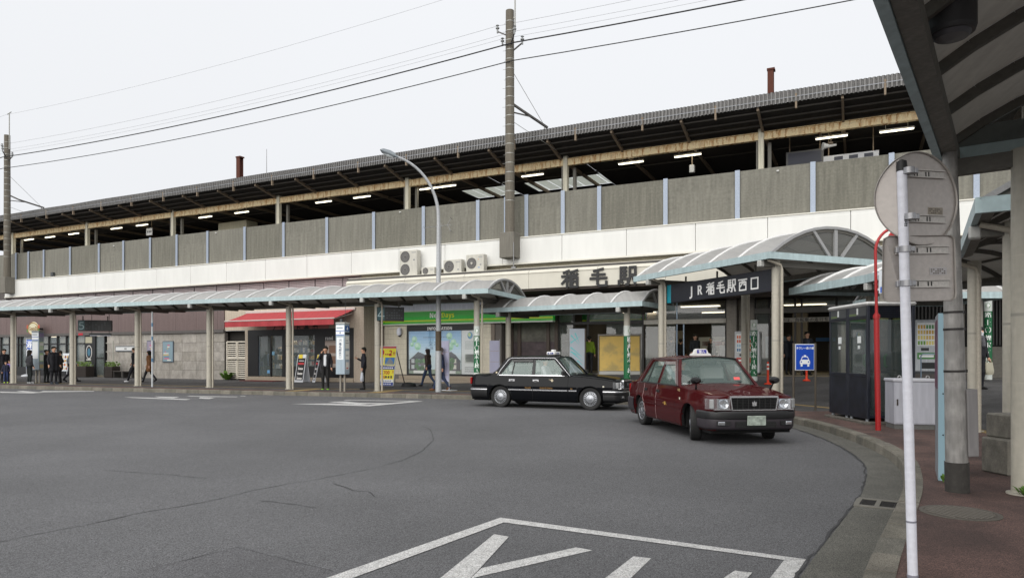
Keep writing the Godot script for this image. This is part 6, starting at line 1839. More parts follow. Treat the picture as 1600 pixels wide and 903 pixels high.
	var pt := thing("information_poster", "large information poster of houses under a blue sky in a black frame", "poster", "", ST, Vector3(x0, 0.5, -1.45))
	for q in [[x0, x1, 0.5, 0.6], [x0, x1, 2.98, 3.09], [x0, x1, 2.78, 2.8]]: part("frame", M("frame_black"), pt, q[0], q[1], q[2], q[3], -1.5, -1.41, 0.008)
	part("frame", M("frame_black"), pt, x0, x0 + 0.1, 0.6, 2.98, -1.5, -1.41); part("frame", M("frame_black"), pt, x1 - 0.04, x1, 0.6, 2.98, -1.5, -1.41)
	part("header", M("frame_black"), pt, x0 + 0.1, x1 - 0.04, 2.8, 2.98, -1.5, -1.43)
	letters("lettering", "INFORMATION", 0.15, Transform3D(Basis.IDENTITY, Vector3(13.75, 2.89, -1.428)), M("letter_white"), pt, 0.004, "Droid Sans", true)
	b = B.new()
	var z := -1.47
	var xa := x0 + 0.1; var xb := 15.0
	for k in 8: rect(b, ["79aeda", "86b8e0", "94c2e6", "a2cbe9", "b0d3ec", "bedbef", "c9e1f0", "d2e5f0"][k], xa, xb, 2.78 - (k + 1) * 0.16, 2.78 - k * 0.16, z)
	rect(b, "cfe0e6", xa, xb, 0.6, 1.5, z); rect(b, "8b9a86", xa, xb, 0.6, 0.82, z + 0.002)
	for q in [[12.2, 2.35, 0.17], [12.05, 2.1, 0.12], [12.4, 2.0, 0.2], [14.3, 2.5, 0.18], [14.55, 2.2, 0.16], [14.35, 1.98, 0.2], [14.75, 2.05, 0.1]]: disc(b, "a8dcb8", Vector2(q[0], q[1]), q[2], q[2], z + 0.004); disc(b, "cdeed6", Vector2(q[0] - q[2] * 0.25, q[1] + q[2] * 0.3), q[2] * 0.5, q[2] * 0.45, z + 0.006); disc(b, "86c79a", Vector2(q[0] + q[2] * 0.1, q[1] - q[2] * 0.55), q[2] * 0.6, q[2] * 0.3, z + 0.006)
	for h in [[11.9, 13.2, 1.0], [13.6, 14.95, -1.0]]:
		var cx: float = (h[0] + h[1]) / 2
		var w: float = h[1] - h[0]
		rect(b, "4a4448", h[0], h[1], 0.75, 1.30, z + 0.008); rect(b, "6a6064", cx - w * 0.2, cx + w * 0.35, 0.8, 1.5, z + 0.010)
		b.col = L("35333c"); b.flat(PackedVector2Array([Vector2(h[0] - 0.05, 1.28), Vector2(h[1] + 0.05, 1.2), Vector2(cx + w * 0.3, 1.55), Vector2(cx - w * 0.1 * h[2], 1.72), Vector2(cx - w * 0.28, 1.52)]), z + 0.012)
		for k in 6: rect(b, ["c9cdd0", "8fa0ac", "e0dccf"][k % 3], h[0] + 0.12 + (k % 3) * w * 0.3, h[0] + 0.3 + (k % 3) * w * 0.3, 0.85 + (k / 3) * 0.3, 1.05 + (k / 3) * 0.3, z + 0.014)
		for k in 8: disc(b, ["4f7a44", "5f8f50", "3d6a3a"][k % 3], Vector2(cx + rng.randf_range(-0.26, 0.26), rng.randf_range(0.8, 1.3)), 0.13, 0.12, z + 0.016, Transform3D.IDENTITY, 0.15)
		rect(b, "e6e6e2", cx - 0.4, cx + 0.4, 0.62, 0.76, z + 0.018)
	b.col = L("4a6490")
	strokes(b, "全", 0.19, Transform3D(Basis.IDENTITY, Vector3(13.1, 2.24, z + 0.004)), 0.09)
	strokes(b, "大戸建", 0.19, Transform3D(Basis.IDENTITY, Vector3(12.85, 1.97, z + 0.004)), 0.09, 0, 1.6)
	for k in 16: rect(b, "6f8fb4", 12.75 + k * 0.09, 12.81 + k * 0.09, 2.42, 2.48, z + 0.004)
	rect(b, "dfe2e0", 15.02, x1 - 0.04, 0.6, 2.78, z); disc(b, "4b93b8", Vector2(15.5, 2.52), 0.15, 0.18, z + 0.002); disc(b, "c9dc8a", Vector2(15.46, 2.56), 0.08, 0.1, z + 0.004)
	for k in 7: rect(b, "a9b2ae", 15.2, 15.75, 1.85 + k * 0.06, 1.875 + k * 0.06, z + 0.002)
	rect(b, "b9bdb4", 15.2, 15.8, 1.15, 1.6, z + 0.002)
	for k in 14: rect(b, "84887e", 15.22 + rng.randf() * 0.5, 15.26 + rng.randf() * 0.5, 1.17 + rng.randf() * 0.4, 1.2 + rng.randf() * 0.4, z + 0.004)
	for k in 3: rect(b, "5d6166", 15.2, 15.8, 0.72 + k * 0.1, 0.75 + k * 0.1, z + 0.002)
	obj("print", b, VC(0.35), pt)
	letters("lettering", "25", 0.16, Transform3D(Basis.IDENTITY, Vector3(13.52, 2.14, z + 0.004)), M("letter_navy", Color(0.2, 0.31, 0.5), 0.5), pt, 0.002)
	part("cover_glass", glass("poster_glass", Color(0.9, 0.95, 0.95), 0.06), pt, xa, x1 - 0.04, 0.6, 2.78, -1.424, -1.42)
	# brown recess and boarded panels to the right
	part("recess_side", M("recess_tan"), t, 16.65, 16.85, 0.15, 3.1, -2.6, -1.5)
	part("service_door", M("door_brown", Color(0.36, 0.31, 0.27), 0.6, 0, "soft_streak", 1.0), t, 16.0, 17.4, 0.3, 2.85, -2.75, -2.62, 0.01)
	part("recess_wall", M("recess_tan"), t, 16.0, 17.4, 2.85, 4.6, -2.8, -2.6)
	var post := M("brown_post", Color(0.33, 0.28, 0.245), 0.55, 0, "soft_streak", 1.0)
	for px in [800, 812, 857, 870.0]: part("post", post, t, fs(px, -2.5) - 0.09, fs(px, -2.5) + 0.09, 0.4, 3.2, -2.62, -2.42, 0.01)
	for q in [[800, 812], [812, 857], [857, 870]]:
		part("boarded_panel", M("panel_olive", Color(0.44, 0.43, 0.39), 0.6, 0, "blotch", 0.8), t, fs(q[0], -2.5), fs(q[1], -2.5), 2.2, 3.15, -2.58, -2.5)
		part("boarded_panel", M("panel_plum", Color(0.36, 0.31, 0.32), 0.6, 0, "blotch", 0.8), t, fs(q[0], -2.5), fs(q[1], -2.5), 0.4, 2.19, -2.58, -2.5)
	part("back_wall", M("dark_concrete"), t, 17.2, 19.7, 0.1, 4.6, -2.9, -2.62)

func make_entrance():
	var t := thing("station_building", "cream fronted station building with dark station name letters under the viaduct", "station", "", ST, Vector3(25, 0.7, -2.5))
	var cream := M("parapet_cream", Color(0.80, 0.785, 0.735), 0.7, 0, "clean", 0.3)
	var seams := [9.95]
	for px in [632, 725, 826, 934, 1040, 1150, 1270, 1400]: seams.append(fs(px, 1.2))
	seams.append(40.0)
	for i in seams.size() - 1:
		var b := B.new()
		var a: float = seams[i] + 0.006; var d: float = seams[i + 1] - 0.006
		for q in [[[4.40, 1.2], [5.06, 1.2]], [[5.06, 1.2], [5.07, 1.23]], [[5.07, 1.23], [5.33, 1.02]], [[5.33, 1.02], [5.33, 0.72]]]:
			b.quad(Vector3(a, q[0][0], q[0][1]), Vector3(d, q[0][0], q[0][1]), Vector3(d, q[1][0], q[1][1]), Vector3(a, q[1][0], q[1][1]))
		for xx in [a, d]:
			b.quad(Vector3(xx, 4.40, 0.72), Vector3(xx, 4.40, 1.2), Vector3(xx, 5.07, 1.2), Vector3(xx, 5.33, 0.72))
		obj("parapet_panel", b, cream, t)
	part("roof_slab", M("deck_concrete"), t, 9.95, 40, 4.36, 5.30, -2.4, 1.12)
	part("lower_wall", M("lower_wall_beige", Color(0.74, 0.71, 0.62), 0.75, 0, "soft_streak", 0.5), t, 9.95, 40, 5.301, 5.62, -0.2, -0.0)
	part("soffit_edge", M("soffit_brown", Color(0.27, 0.235, 0.21), 0.8, 0, "fine", 0.8), t, 16.9, 40, 4.30, 4.395, -2.5, 1.14)
	part("soffit_beam", M("soffit_brown"), t, 16.9, 40, 3.86, 4.30, -1.2, -0.7, 0.01)
	var b := B.new()
	var lt := M("letter_dark", Color(0.085, 0.085, 0.09), 0.5)
	for q in ["稲", "毛", "駅"]:
		var k: int = ["稲", "毛", "駅"].find(q)
		b = B.new()
		strokes(b, q, 0.68, Transform3D(Basis.IDENTITY, Vector3([fs(879, 1.2), fs(923.5, 1.2), fs(968, 1.2)][k], 5.07, 1.205)), 0.145, 0.06)
		obj("station_name_letter", b, lt, t)
	# inside
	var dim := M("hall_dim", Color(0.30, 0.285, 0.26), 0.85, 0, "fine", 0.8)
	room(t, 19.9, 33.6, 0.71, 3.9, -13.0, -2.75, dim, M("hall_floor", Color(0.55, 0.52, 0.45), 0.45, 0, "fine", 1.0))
	part("forecourt", M("forecourt_stone", Color(0.46, 0.45, 0.43), 0.8, 0, "fine", 1.2, true, "blotch", 0.4), t, 19.9, 38.5, 0.0, 0.712, -2.75, -0.9, 0.01)
	part("yellow_line", M("tactile_yellow"), t, 24.0, 33.5, 0.7125, 0.718, -1.6, -1.3)
	for q in [[22.2, -8.0], [26.0, -5.0], [26.0, -10.0], [30.5, -6.0]]:
		part("ceiling_light", glow("hall_lamp", Color(1.0, 0.95, 0.82), 1.6), t, q[0] - 0.9, q[0] + 0.9, 3.82, 3.86, q[1] - 0.12, q[1] + 0.12)
		var o := AreaLight3D.new()
		o.name = "hall_light"
		t.add_child(o)
		o.position = Vector3(q[0], 3.8, q[1]) + (offs[t] as Vector3)
		o.rotation_degrees = Vector3(-90, 0, 0)
		o.area_size = Vector2(1.8, 0.24); o.light_energy = 0.9; o.light_color = Color(1.0, 0.94, 0.82); o.shadow_enabled = true
	# front glazing
	var steel := M("stainless", Color(0.50, 0.48, 0.45), 0.38, 0.75, "brush", 1.5, true, "soft_streak", 0.8)
	var frame := M("mullion_dark", Color(0.17, 0.165, 0.16), 0.45, 0.3)
	var pane := glass("hall_glass", Color(0.55, 0.58, 0.56), 0.20)
	for q in [[19.8, 20.6], [21.3, 23.9], [24.0, 27.6]]:
		part("glass_pane", pane, t, q[0] + 0.05, q[1] - 0.05, 3.12, 3.86, -2.53, -2.52)
		if q[0] < 21.0: part("glass_pane", pane, t, q[0] + 0.05, q[1] - 0.05, 0.75, 3.05, -2.53, -2.52)
	for xx in [19.8, 20.6, 21.3, 23.95, 27.6]: part("mullion", frame, t, xx - 0.045, xx + 0.045, 0.71, 3.86, -2.6, -2.46)
	part("glass_pane", pane, t, 22.2, 23.9, 0.75, 3.05, -2.53, -2.52)
	part("header_beam", M("header_pale", Color(0.84, 0.825, 0.78), 0.5, 0, "soft_streak", 0.8), t, 24.0, 27.6, 2.92, 3.12, -2.65, -2.4, 0.01)
	part("header_beam", frame, t, 19.8, 23.95, 2.98, 3.10, -2.65, -2.42)
	for xx in [25.45, 25.75]: part("glass_door_edge", M("door_steel"), t, xx, xx + 0.05, 0.72, 3.86 if xx < 25.6 else 2.92, -2.56, -2.5)
	for q in [[24.0, 25.4], [26.9, 27.6]]: part("glass_door", pane, t, q[0] + 0.05, q[1], 0.72, 2.92, -2.55, -2.54)
	part("steel_pillar", steel, t, 27.64, 28.08, 0.71, 4.3, -2.7, -2.2, 0.02)
	for q in [[28.1, 28.4], [28.41, 28.75]]: part("steel_panel", steel, t, q[0], q[1], 2.78, 4.3, -2.62, -2.52, 0.006)
	part("steel_panel", steel, t, 28.1, 28.75, 0.71, 2.77, -2.64, -2.58, 0.006)
	# right half
	part("header_beam", M("header_grey", Color(0.36, 0.35, 0.33), 0.5, 0, "soft_streak", 0.8), t, 28.75, 33.6, 3.28, 3.5, -2.65, -2.4, 0.01)
	for xx in [28.8, 29.35, 30.35, 30.6, 31.9, 33.5]: part("mullion", frame, t, xx - 0.04, xx + 0.04, 0.71, 3.86, -2.6, -2.46)
	for q in [[28.8, 29.35], [29.35, 30.35], [30.6, 31.9], [31.9, 33.5]]:
		part("glass_pane", pane, t, q[0] + 0.04, q[1] - 0.04, 3.5, 3.86, -2.53, -2.52)
		if q[0] < 29 or q[0] > 31.5: part("glass_pane", pane, t, q[0] + 0.04, q[1] - 0.04, 0.75, 3.28, -2.53, -2.52)
	part("notice_strip", M("strip_pale", Color(0.50, 0.48, 0.44), 0.5), t, 29.4, 32.2, 2.90, 3.08, -2.45, -2.43)
	b = B.new(); b.col = L("26241f")
	strokes(b, "駅の中は、自転車の走行を禁止", 0.14, Transform3D(Basis.IDENTITY, Vector3(29.45, 3.06, -2.428)), 0.14, 0, 1.3)
	obj("lettering", b, VC(), t)
	# posters, shutters and gates deep in the hall
	b = B.new()
	var zz := -12.98
	for q in [["c8ccc6", 21.0, 21.8, 1.4, 2.6], ["b8b09a", 22.3, 23.4, 1.2, 3.0], ["d9dcd8", 24.3, 26.0, 1.7, 2.6], ["a04a44", 24.5, 25.6, 2.1, 2.35], ["8fa3ac", 26.3, 27.0, 1.3, 2.6], ["c89a3c", 27.2, 27.5, 2.7, 2.95], ["6f8a9c", 28.0, 29.4, 1.4, 2.6], ["3f7ab8", 30.6, 32.2, 2.3, 2.5], ["b0b4ac", 29.8, 30.3, 1.2, 2.4], ["5a5f58", 31.2, 33.0, 0.72, 2.2]]: rect(b, q[0], q[1], q[2], q[3], q[4], zz)
	obj("wall_print", b, VC(0.5), t)
	for xx in [22.6, 26.6, 29.8]: part("hall_pillar", M("hall_pillar", Color(0.40, 0.375, 0.33), 0.6), t, xx, xx + 0.7, 0.71, 3.9, -8.7, -8.0, 0.02)
	for k in 5: part("ticket_gate", M("gate_metal", Color(0.4, 0.41, 0.42), 0.5, 0.4), t, 23.6 + k * 0.85, 23.85 + k * 0.85, 0.71, 1.75, -11.0, -9.6, 0.05)
	b = B.new()
	rect(b, "2f8a3c", fs(890, -2.5), 23.6, 3.2, 3.55, -4.2); rect(b, "c6d428", fs(890, -2.5), 23.6, 3.24, 3.28, -4.196)
	obj("green_band", b, VC(0.4), t)
	# wall right of the entrance
	part("side_wall", M("side_wall", Color(0.50, 0.485, 0.455), 0.8, 0, "soft_streak", 0.6, true, "fine", 0.8), t, 33.7, 44, 0.5, 4.4, -2.9, -2.4)
	var y0 := 2.9
	for k in 9: part("grille_slat", frame, t, 34.6 + k * 0.12, 34.65 + k * 0.12, 2.9, 3.75, -2.4, -2.33)
	part("grille_back", M("pit"), t, 34.55, 35.7, 2.85, 3.8, -2.41, -2.38)
	for k in 12: part("grille_slat", frame, t, 36.3 + k * 0.1, 36.34 + k * 0.1, 1.9, 3.75, -2.4, -2.33)
	part("grille_back", M("pit"), t, 36.25, 37.55, 1.85, 3.8, -2.41, -2.38)
	part("steel_pillar", steel, t, 37.7, 38.1, 0.6, 3.3, -2.5, -1.9, 0.02)
	part("white_frame", M("header_pale"), t, 37.6, 39.6, 3.3, 3.95, -2.5, -1.8, 0.02)
	part("exit_light", glow("exit_green", Color(0.2, 0.8, 0.35), 0.9), t, 38.55, 38.95, 3.5, 3.7, -1.8, -1.77)
	part("door", pane, t, 38.2, 39.6, 0.7, 3.1, -2.35, -2.33)
	part("door_poster", M("poster_lime", Color(0.62, 0.66, 0.22), 0.5), t, 38.4, 38.9, 1.9, 2.8, -2.32, -2.31)
	# things before the entrance -----------------------------------------------------
	var p := ST * Vector3(fs(902, -1.3), 0.7, -1.3)
	var sp := thing("standing_sign", "white standing sign panel with cyan sketch lines beside the dark doorway", "sign", "", turned(-4, p))
	part("panel", M("panel_white", Color(0.78, 0.82, 0.86), 0.4), sp, -0.34, 0.34, 0.0, 2.05, -0.1, 0.0, 0.01)
	b = B.new()
	for q in [[-0.3, 1.4, 0.2, 1.75], [-0.28, 1.75, 0.1, 1.3], [-0.1, 1.85, 0.12, 1.35], [-0.3, 1.2, 0.3, 0.7], [-0.2, 0.95, 0.32, 0.5], [-0.3, 1.0, 0.2, 0.8], [0.0, 0.6, 0.3, 0.35]]:
		b.col = L("7fd8dc")
		var u := Vector2(q[0], q[1]); var v := Vector2(q[2], q[3])
		var s := (v - u).normalized().orthogonal() * 0.035
		b.flat(PackedVector2Array([u - s, v, u + s]), 0.002 + rng.randf() * 0.002)
	obj("print", b, VC(0.4), sp)
	part("edge", M("edge_brown", Color(0.34, 0.30, 0.27), 0.5), sp, 0.341, 0.40, 0.0, 2.05, -0.1, 0.0)
	# the empty yellow noticeboard
	p = on_pavement(968, 26.0)
	var nb := thing("yellow_noticeboard", "empty noticeboard of faded yellow felt in a steel frame behind the taxis", "noticeboard", "", turned(-3, p))
	for xx in [-0.80, 0.76]: part("post", steel, nb, xx, xx + 0.05, 0.0, 2.10, -0.05, 0.05, 0.005)
	part("felt", M("felt_yellow", Color(1.0, 1.0, 0.98), 0.9, 0, "felt", 0.35, false), nb, -0.74, 0.75, 0.72, 2.02, -0.02, 0.02)
	part("top_rail", steel, nb, -0.75, 0.76, 2.02, 2.09, -0.06, 0.07, 0.008); part("bottom_rail", M("rail_pale", Color(0.70, 0.70, 0.68), 0.45, 0.3), nb, -0.75, 0.76, 0.58, 0.71, -0.05, 0.09, 0.01)
	# vending machines
	p = ST * Vector3(28.42, 0.76, -2.05)
	var vm := thing("vending_machine", "white drinks vending machine with red and orange cans beside the steel pillar", "vending machine", "", ST * Transform3D(Basis.IDENTITY, Vector3(28.5, 0.715, -2.1)))
	vending(vm, Color(0.80, 0.81, 0.82), ["3f6f9c", "8fb4c8", "c8502c", "d8682c", "c0392b"], "letter_blue")
	p = at(1455, 23.4, 0.9)
	vm = thing("vending_machine", "white ticket-like vending machine with yellow poster, right of the booth", "vending machine", "", turned(-8, p))
	vending(vm, Color(0.74, 0.76, 0.78), ["6fa03c", "e0d070", "d8b860", "c8a040", "4f8a4a"], "letter_blue")
	var st := thing("plinth_wall", "low dark concrete plinth under the vending machine right of the booth", "plinth", "", turned(-8, at(1455, 23.4, 0.1)))
	part("plinth", M("dark_concrete"), st, -0.8, 1.6, 0.0, 0.8, -1.0, 0.25, 0.02)
	# handrails
	for q in [[1574, 21.0, "steel handrail by the ramp at the far right"], [1440, 21.5, "steel handrail left of the vending machine on the right"]]:
		p = on_pavement(q[0], q[1])
		var hr := thing("handrail", q[2], "handrail", "", turned(-30, p))
		b = B.new()
		b.tube([Vector3(0, 0, 0), Vector3(0, 0.85, 0), Vector3(0.05, 0.9, 0), Vector3(0.9, 0.9, -0.3), Vector3(0.95, 0.85, -0.3), Vector3(0.95, 0, -0.3)], 0.02, 10)
		obj("rail", b, M("door_steel"), hr)
	# air conditioners on the roof ledge
	var acm := M("ac_body", Color(0.76, 0.75, 0.71), 0.5, 0, "soft_streak", 1.0)
	for q in [[624, 655, 392, 430, 2, "tall air conditioner unit with two fans on the roof ledge"], [658, 682, 418, 430, 1, "smallest air conditioner unit, low beside the tall one"], [692.5, 724, 406.5, 427, 1, "medium air conditioner unit third from the left"], [728, 759, 398.5, 423.5, 1, "rightmost air conditioner unit with pale fan hub"]]:
		var a := fs(q[0], 0.75); var d := fs(q[1], 0.55)
		var y1 := fh(q[0], q[2], 0.75)
		var ac := thing("air_conditioner", q[5], "air conditioner", "air conditioner units on the ledge", ST, Vector3((a + d) / 2, 5.3, 0.6))
		part("body", acm, ac, a, d, 5.34, y1, 0.42, 0.75, 0.02)
		for xx in [a + 0.1, d - 0.1]: part("foot", M("dark_box"), ac, xx - 0.04, xx + 0.04, 5.3, 5.345, 0.45, 0.74)
		var fw := (d - a) * 0.62
		for k in q[4]:
			var hgt: float = (y1 - 5.34) / q[4]
			var c := Vector3(a + fw * 0.52, 5.34 + hgt * (k + 0.5), 0.752)
			var r := minf(fw * 0.40, hgt * 0.40)
			b = B.new(); b.lathe([Vector2(0, 0), Vector2(r, 0), Vector2(r, 0.012), Vector2(r * 1.08, 0.012), Vector2(r * 1.1, 0)], 28, c, Basis(Vector3.RIGHT, PI / 2) * Basis(Vector3(1, 0, 0), Vector3(0, 1, 0), Vector3(0, 0, 1)))
			var fan := obj("fan_guard", b, M("fan_dark", Color(0.36, 0.355, 0.35), 0.6), ac)
			b = B.new()
			for j in 18: b.bar(c + Vector3(0, 0, 0.014), c + Vector3(cos(TAU * j / 18) * r, sin(TAU * j / 18) * r, 0.014), 0.006, 0.006)
			for rr in [0.4, 0.7]:
				var pts := []
				for j in 25: pts.append(c + Vector3(cos(TAU * j / 24) * r * rr, sin(TAU * j / 24) * r * rr, 0.014))
				b.tube(pts, 0.005, 4, false)
			obj("guard_wires", b, M("guard_grey", Color(0.55, 0.54, 0.53), 0.5), fan).set_meta("kind", "stuff")
			b = B.new(); b.lathe([Vector2(0, 0.03), Vector2(r * 0.22, 0.02), Vector2(r * 0.22, 0.0)], 14, c, Basis(Vector3.RIGHT, PI / 2))
			obj("hub", b, M("ac_body") if q[0] > 725 else M("fan_hub", Color(0.35, 0.34, 0.33), 0.6), fan)
		b = B.new()
		rect(b, "8a8c8e", d - (d - a) * 0.3, d - 0.06, y1 - 0.14, y1 - 0.11, 0.753); rect(b, "70727a", d - (d - a) * 0.22, d - 0.12, y1 - 0.5, y1 - 0.45, 0.753)
		if q[0] > 725: rect(b, "c8803c", d - 0.3, d - 0.25, y1 - 0.25, y1 - 0.22, 0.753); rect(b, "5f86b8", d - 0.3, d - 0.2, y1 - 0.62, y1 - 0.58, 0.753)
		obj("label_plate", b, VC(), ac)
	for q in [[686.5, 27.6, "narrow lilac-white banner stand just right of the street lamp"], [766, 29.5, "narrow lilac-white banner stand between two canopy columns by the brown recess"]]:
		p = on_pavement(q[0], q[1])
		var bs := thing("banner_stand", q[2], "banner stand", "", turned(-35, p))
		part("panel", M("lilac_white", Color(0.80, 0.80, 0.90), 0.6, 0, "clean", 1.0), bs, -0.03, 0.48, 0.35, 1.95, -0.012, 0.012)
		part("pole", M("foot_white"), bs, 0.49, 0.51, 0.0, 2.0, -0.01, 0.01)
		part("foot", M("foot_white"), bs, 0.2, 0.75, 0.0, 0.03, -0.2, 0.2)
		b = B.new()
		for k in 3: rect(b, "b7a59a", 0.0, 0.46, 0.6 + k * 0.45, 0.612 + k * 0.45, 0.0135)
		obj("print", b, VC(), bs)
	# aerial and pipe
	var ax := fs(689, 0.6)
	var an := thing("television_aerial", "small television aerial on a mast above the air conditioners", "aerial", "", ST, Vector3(ax, 5.3, 0.6))
	b = B.new(); b.cyl(Vector3(ax, 5.3, 0.6), Vector3(ax, 7.75, 0.6), 0.018, 8)
	obj("mast", b, M("rod_steel"), an)
	b = B.new(); b.bar(Vector3(ax - 0.95, 7.6, 0.6), Vector3(ax + 0.55, 7.62, 0.6), 0.02, 0.02)
	for k in 5: b.bar(Vector3(ax - 0.9 + k * 0.28, 7.6, 0.42), Vector3(ax - 0.9 + k * 0.28, 7.6, 0.78), 0.01, 0.01)
	for sgn in [-1, 1]: b.bar(Vector3(ax + 0.35, 7.62, 0.6), Vector3(ax + 0.55, 7.62 + sgn * 0.3, 0.6), 0.02, 0.02); b.bar(Vector3(ax + 0.55, 7.62 + sgn * 0.3, 0.5), Vector3(ax + 0.55, 7.62 + sgn * 0.3, 0.7), 0.02, 0.02)
	obj("elements", b, M("rod_steel"), an)
	var dx := fs(804, 0.9)
	var dp := thing("vent_pipe", "thin steel pipe rising before the concrete pole footing", "pipe", "", ST, Vector3(dx, 5.3, 1.0))
	b = B.new(); b.cyl(Vector3(dx, 5.3, 1.0), Vector3(dx, 6.5, 1.0), 0.025, 8); b.bx(dx - 0.09, dx + 0.12, 5.34, 5.42, 0.95, 1.05)
	obj("pipe", b, M("rod_steel"), dp)
	# banners wrapped round columns
	banner_wrap("green and white no-smoking banner wrapped round the last bus canopy column", Vector3(-1.29, 0, -25.5), 0.9, 2.24, false)
	banner_wrap("green and white no-smoking banner wrapped round the column left of the taxi sign", Vector3(8.45, 0, -24.3), 0.8, 2.4, false)
	var f := on_pavement(1545, 22.6)
	banner_wrap("green and white no-smoking banner wrapped round the far right column", f, 0.9, 2.95, false)
	var c2 := Vector2(-1.35, -26.9) + Vector2(5.6, 3.8).normalized() * 5.95 + Vector2(Vector2(5.6, 3.8).normalized().y, -Vector2(5.6, 3.8).normalized().x) * 0.75
	banner_wrap("narrow red and green banner on the column right of the yellow noticeboard", Vector3(c2.x, 0, c2.y), 0.7, 2.2, true)

func banner_wrap(label: String, c: Vector3, y0: float, y1: float, red: bool):
	var t := thing("column_banner", label, "banner", "no-smoking banners wrapped round columns", turned(rad_to_deg(atan2(-c.x, -c.z)) + (52.0 if red else 0.0), Vector3(c.x, y0, c.z)))
	var r := 0.114
	var h := y1 - y0
	var b := B.new(); b.tube([Vector3.ZERO, Vector3(0, h, 0)], r, 28, false)
	obj("sheet", b, M("banner_green", Color(0.06, 0.40, 0.23), 0.5, 0, "fine", 3.0, false), t)
	b = B.new(); b.tube([Vector3(0, h + 0.002, 0), Vector3(0, h + 0.36, 0)], r, 28, false)
	obj("white_end", b, M("banner_white", Color(0.78, 0.80, 0.78), 0.5), t)
	b = B.new(); b.tube([Vector3(0, -0.16, 0), Vector3(0, -0.002, 0)], r, 28, false)
	obj("white_end", b, M("banner_white"), t)
	b = B.new()
	b.col = L("eef2ee")
	strokes(b, "路上○煙ポイ捨て", 0.15, Transform3D(Basis.IDENTITY, Vector3(-0.075, h - 0.04, 0.003)), 0.16, 0, 1.13 * h / 1.42, true)
	if red: rect(b, "a8243a", -0.09, 0.09, h * 0.45, h - 0.02, 0.004); b.col = L("f0e6e6"); strokes(b, "禁煙", 0.14, Transform3D(Basis.IDENTITY, Vector3(-0.07, h - 0.1, 0.006)), 0.14, 0, 1.3, true)
	disc(b, "7fa07c", Vector2(0, h + 0.18), 0.07, 0.09, 0.003); disc(b, "eef2ee", Vector2(0.01, h + 0.19), 0.04, 0.05, 0.005)
	for i in b.v.size():
		var v := b.v[i]
		var a := v.x / r
		b.v[i] = Vector3(sin(a) * (r + v.z), v.y, cos(a) * (r + v.z))
		b.n[i] = Vector3(sin(a), 0, cos(a))
	obj("lettering", b, VC(0.5), t)

func vending(t: Node3D, c: Color, hexes: Array, _m: String):
	part("body", M("vend_%s" % c.to_html(), c, 0.4, 0, "soft_streak", 1.2), t, -0.5, 0.5, 0.08, 1.83, -0.72, 0.0, 0.03)
	part("base", M("dark_box", Color(0.25, 0.26, 0.27), 0.6), t, -0.46, 0.46, 0.0, 0.08, -0.68, -0.04)
	var b := B.new()
	rect(b, "e6e8e8", -0.42, 0.22, 0.95, 1.72, 0.003)
	for r in 4:
		for k in 7: rect(b, hexes[(r + (k / 3)) % hexes.size()], -0.40 + k * 0.087, -0.335 + k * 0.087, 0.98 + r * 0.18, 1.11 + r * 0.18, 0.005)
	rect(b, "2a2c30", 0.28, 0.42, 0.8, 0.98, 0.004); rect(b, "b06a3a", 0.3, 0.4, 1.55, 1.7, 0.004); rect(b, "2a2c30", 0.3, 0.38, 1.2, 1.3, 0.004)
	rect(b, hexes[4], -0.42, 0.42, 0.5, 0.72, 0.003); rect(b, "eef0f0", -0.36, 0.1, 0.56, 0.64, 0.005); rect(b, "1c1e20", -0.3, 0.25, 0.18, 0.36, 0.004); rect(b, "2a2c30", -0.3, -0.05, 0.78, 0.88, 0.004)
	obj("display", b, VC(0.3), t)
	b = B.new(); b.bx(-0.32, 0.27, 0.36, 0.39, 0.0, 0.03, 0.006); b.bx(0.3, 0.4, 1.05, 1.15, 0.0, 0.02, 0.005)
	obj("flap", b, M("dark_box"), t)

# ---- taxis: x forward, y up, z to the car's right ------------------------------------------
func car_w(x: float, y: float) -> float:   # half width
	var w := 0.845 - 0.045 * smoothstep(0.62, 0.96, y) - 0.03 * smoothstep(0.42, 0.18, y) + 0.006 * smoothstep(0.60, 0.63, y) * smoothstep(0.70, 0.66, y)
	w -= 0.055 * smoothstep(1.2, 2.05, x) + 0.05 * smoothstep(-1.5, -2.3, x)
	w -= 0.10 * pow(clampf((x - 2.0) / 0.19, 0, 1), 2.5) + 0.10 * pow(clampf((-2.2 - x) / 0.2, 0, 1), 2.5)
	return w + 0.012 * exp(-pow((absf(x) - 1.39) / 0.30, 2)) * smoothstep(0.75, 0.55, y)

func car_shoulder(x: float) -> float:
	if x > 0.75: return 0.925 - 0.14 * pow((x - 0.75) / 1.42, 1.7)
	if x < -1.5: return 0.945 - 0.03 * smoothstep(-1.6, -2.4, x)
	return 0.945

func car_bottom(x: float) -> float:
	var b := 0.215
	for ax in [1.39, -1.39]:
		var d := absf(x - ax)
		if d < 0.365: b = maxf(b, 0.30 + sqrt(0.365 * 0.365 - d * d) * 1.0)
	if x > 1.8: b = maxf(b, 0.24)
	return b

func car_top(x: float, z: float) -> float:   # hood and boot lid
	var w := car_w(x, car_shoulder(x))
	var c := 0.0
	if x > 0: c = 0.995 - 0.155 * pow(clampf((x - 0.75) / 1.42, 0, 1), 1.6)
	else: c = 1.005 - 0.035 * smoothstep(-1.6, -2.4, x)
	var s := car_shoulder(x)
	var k := clampf(absf(z) / w, 0, 1)
	var e := 1.0 - pow(k, 7.0)
	return s + (c - s) * (0.55 * e + 0.45 * (1 - k * k)) + (0.008 * exp(-pow((absf(z) - 0.40) / 0.05, 2)) if x > 0 else 0.0)

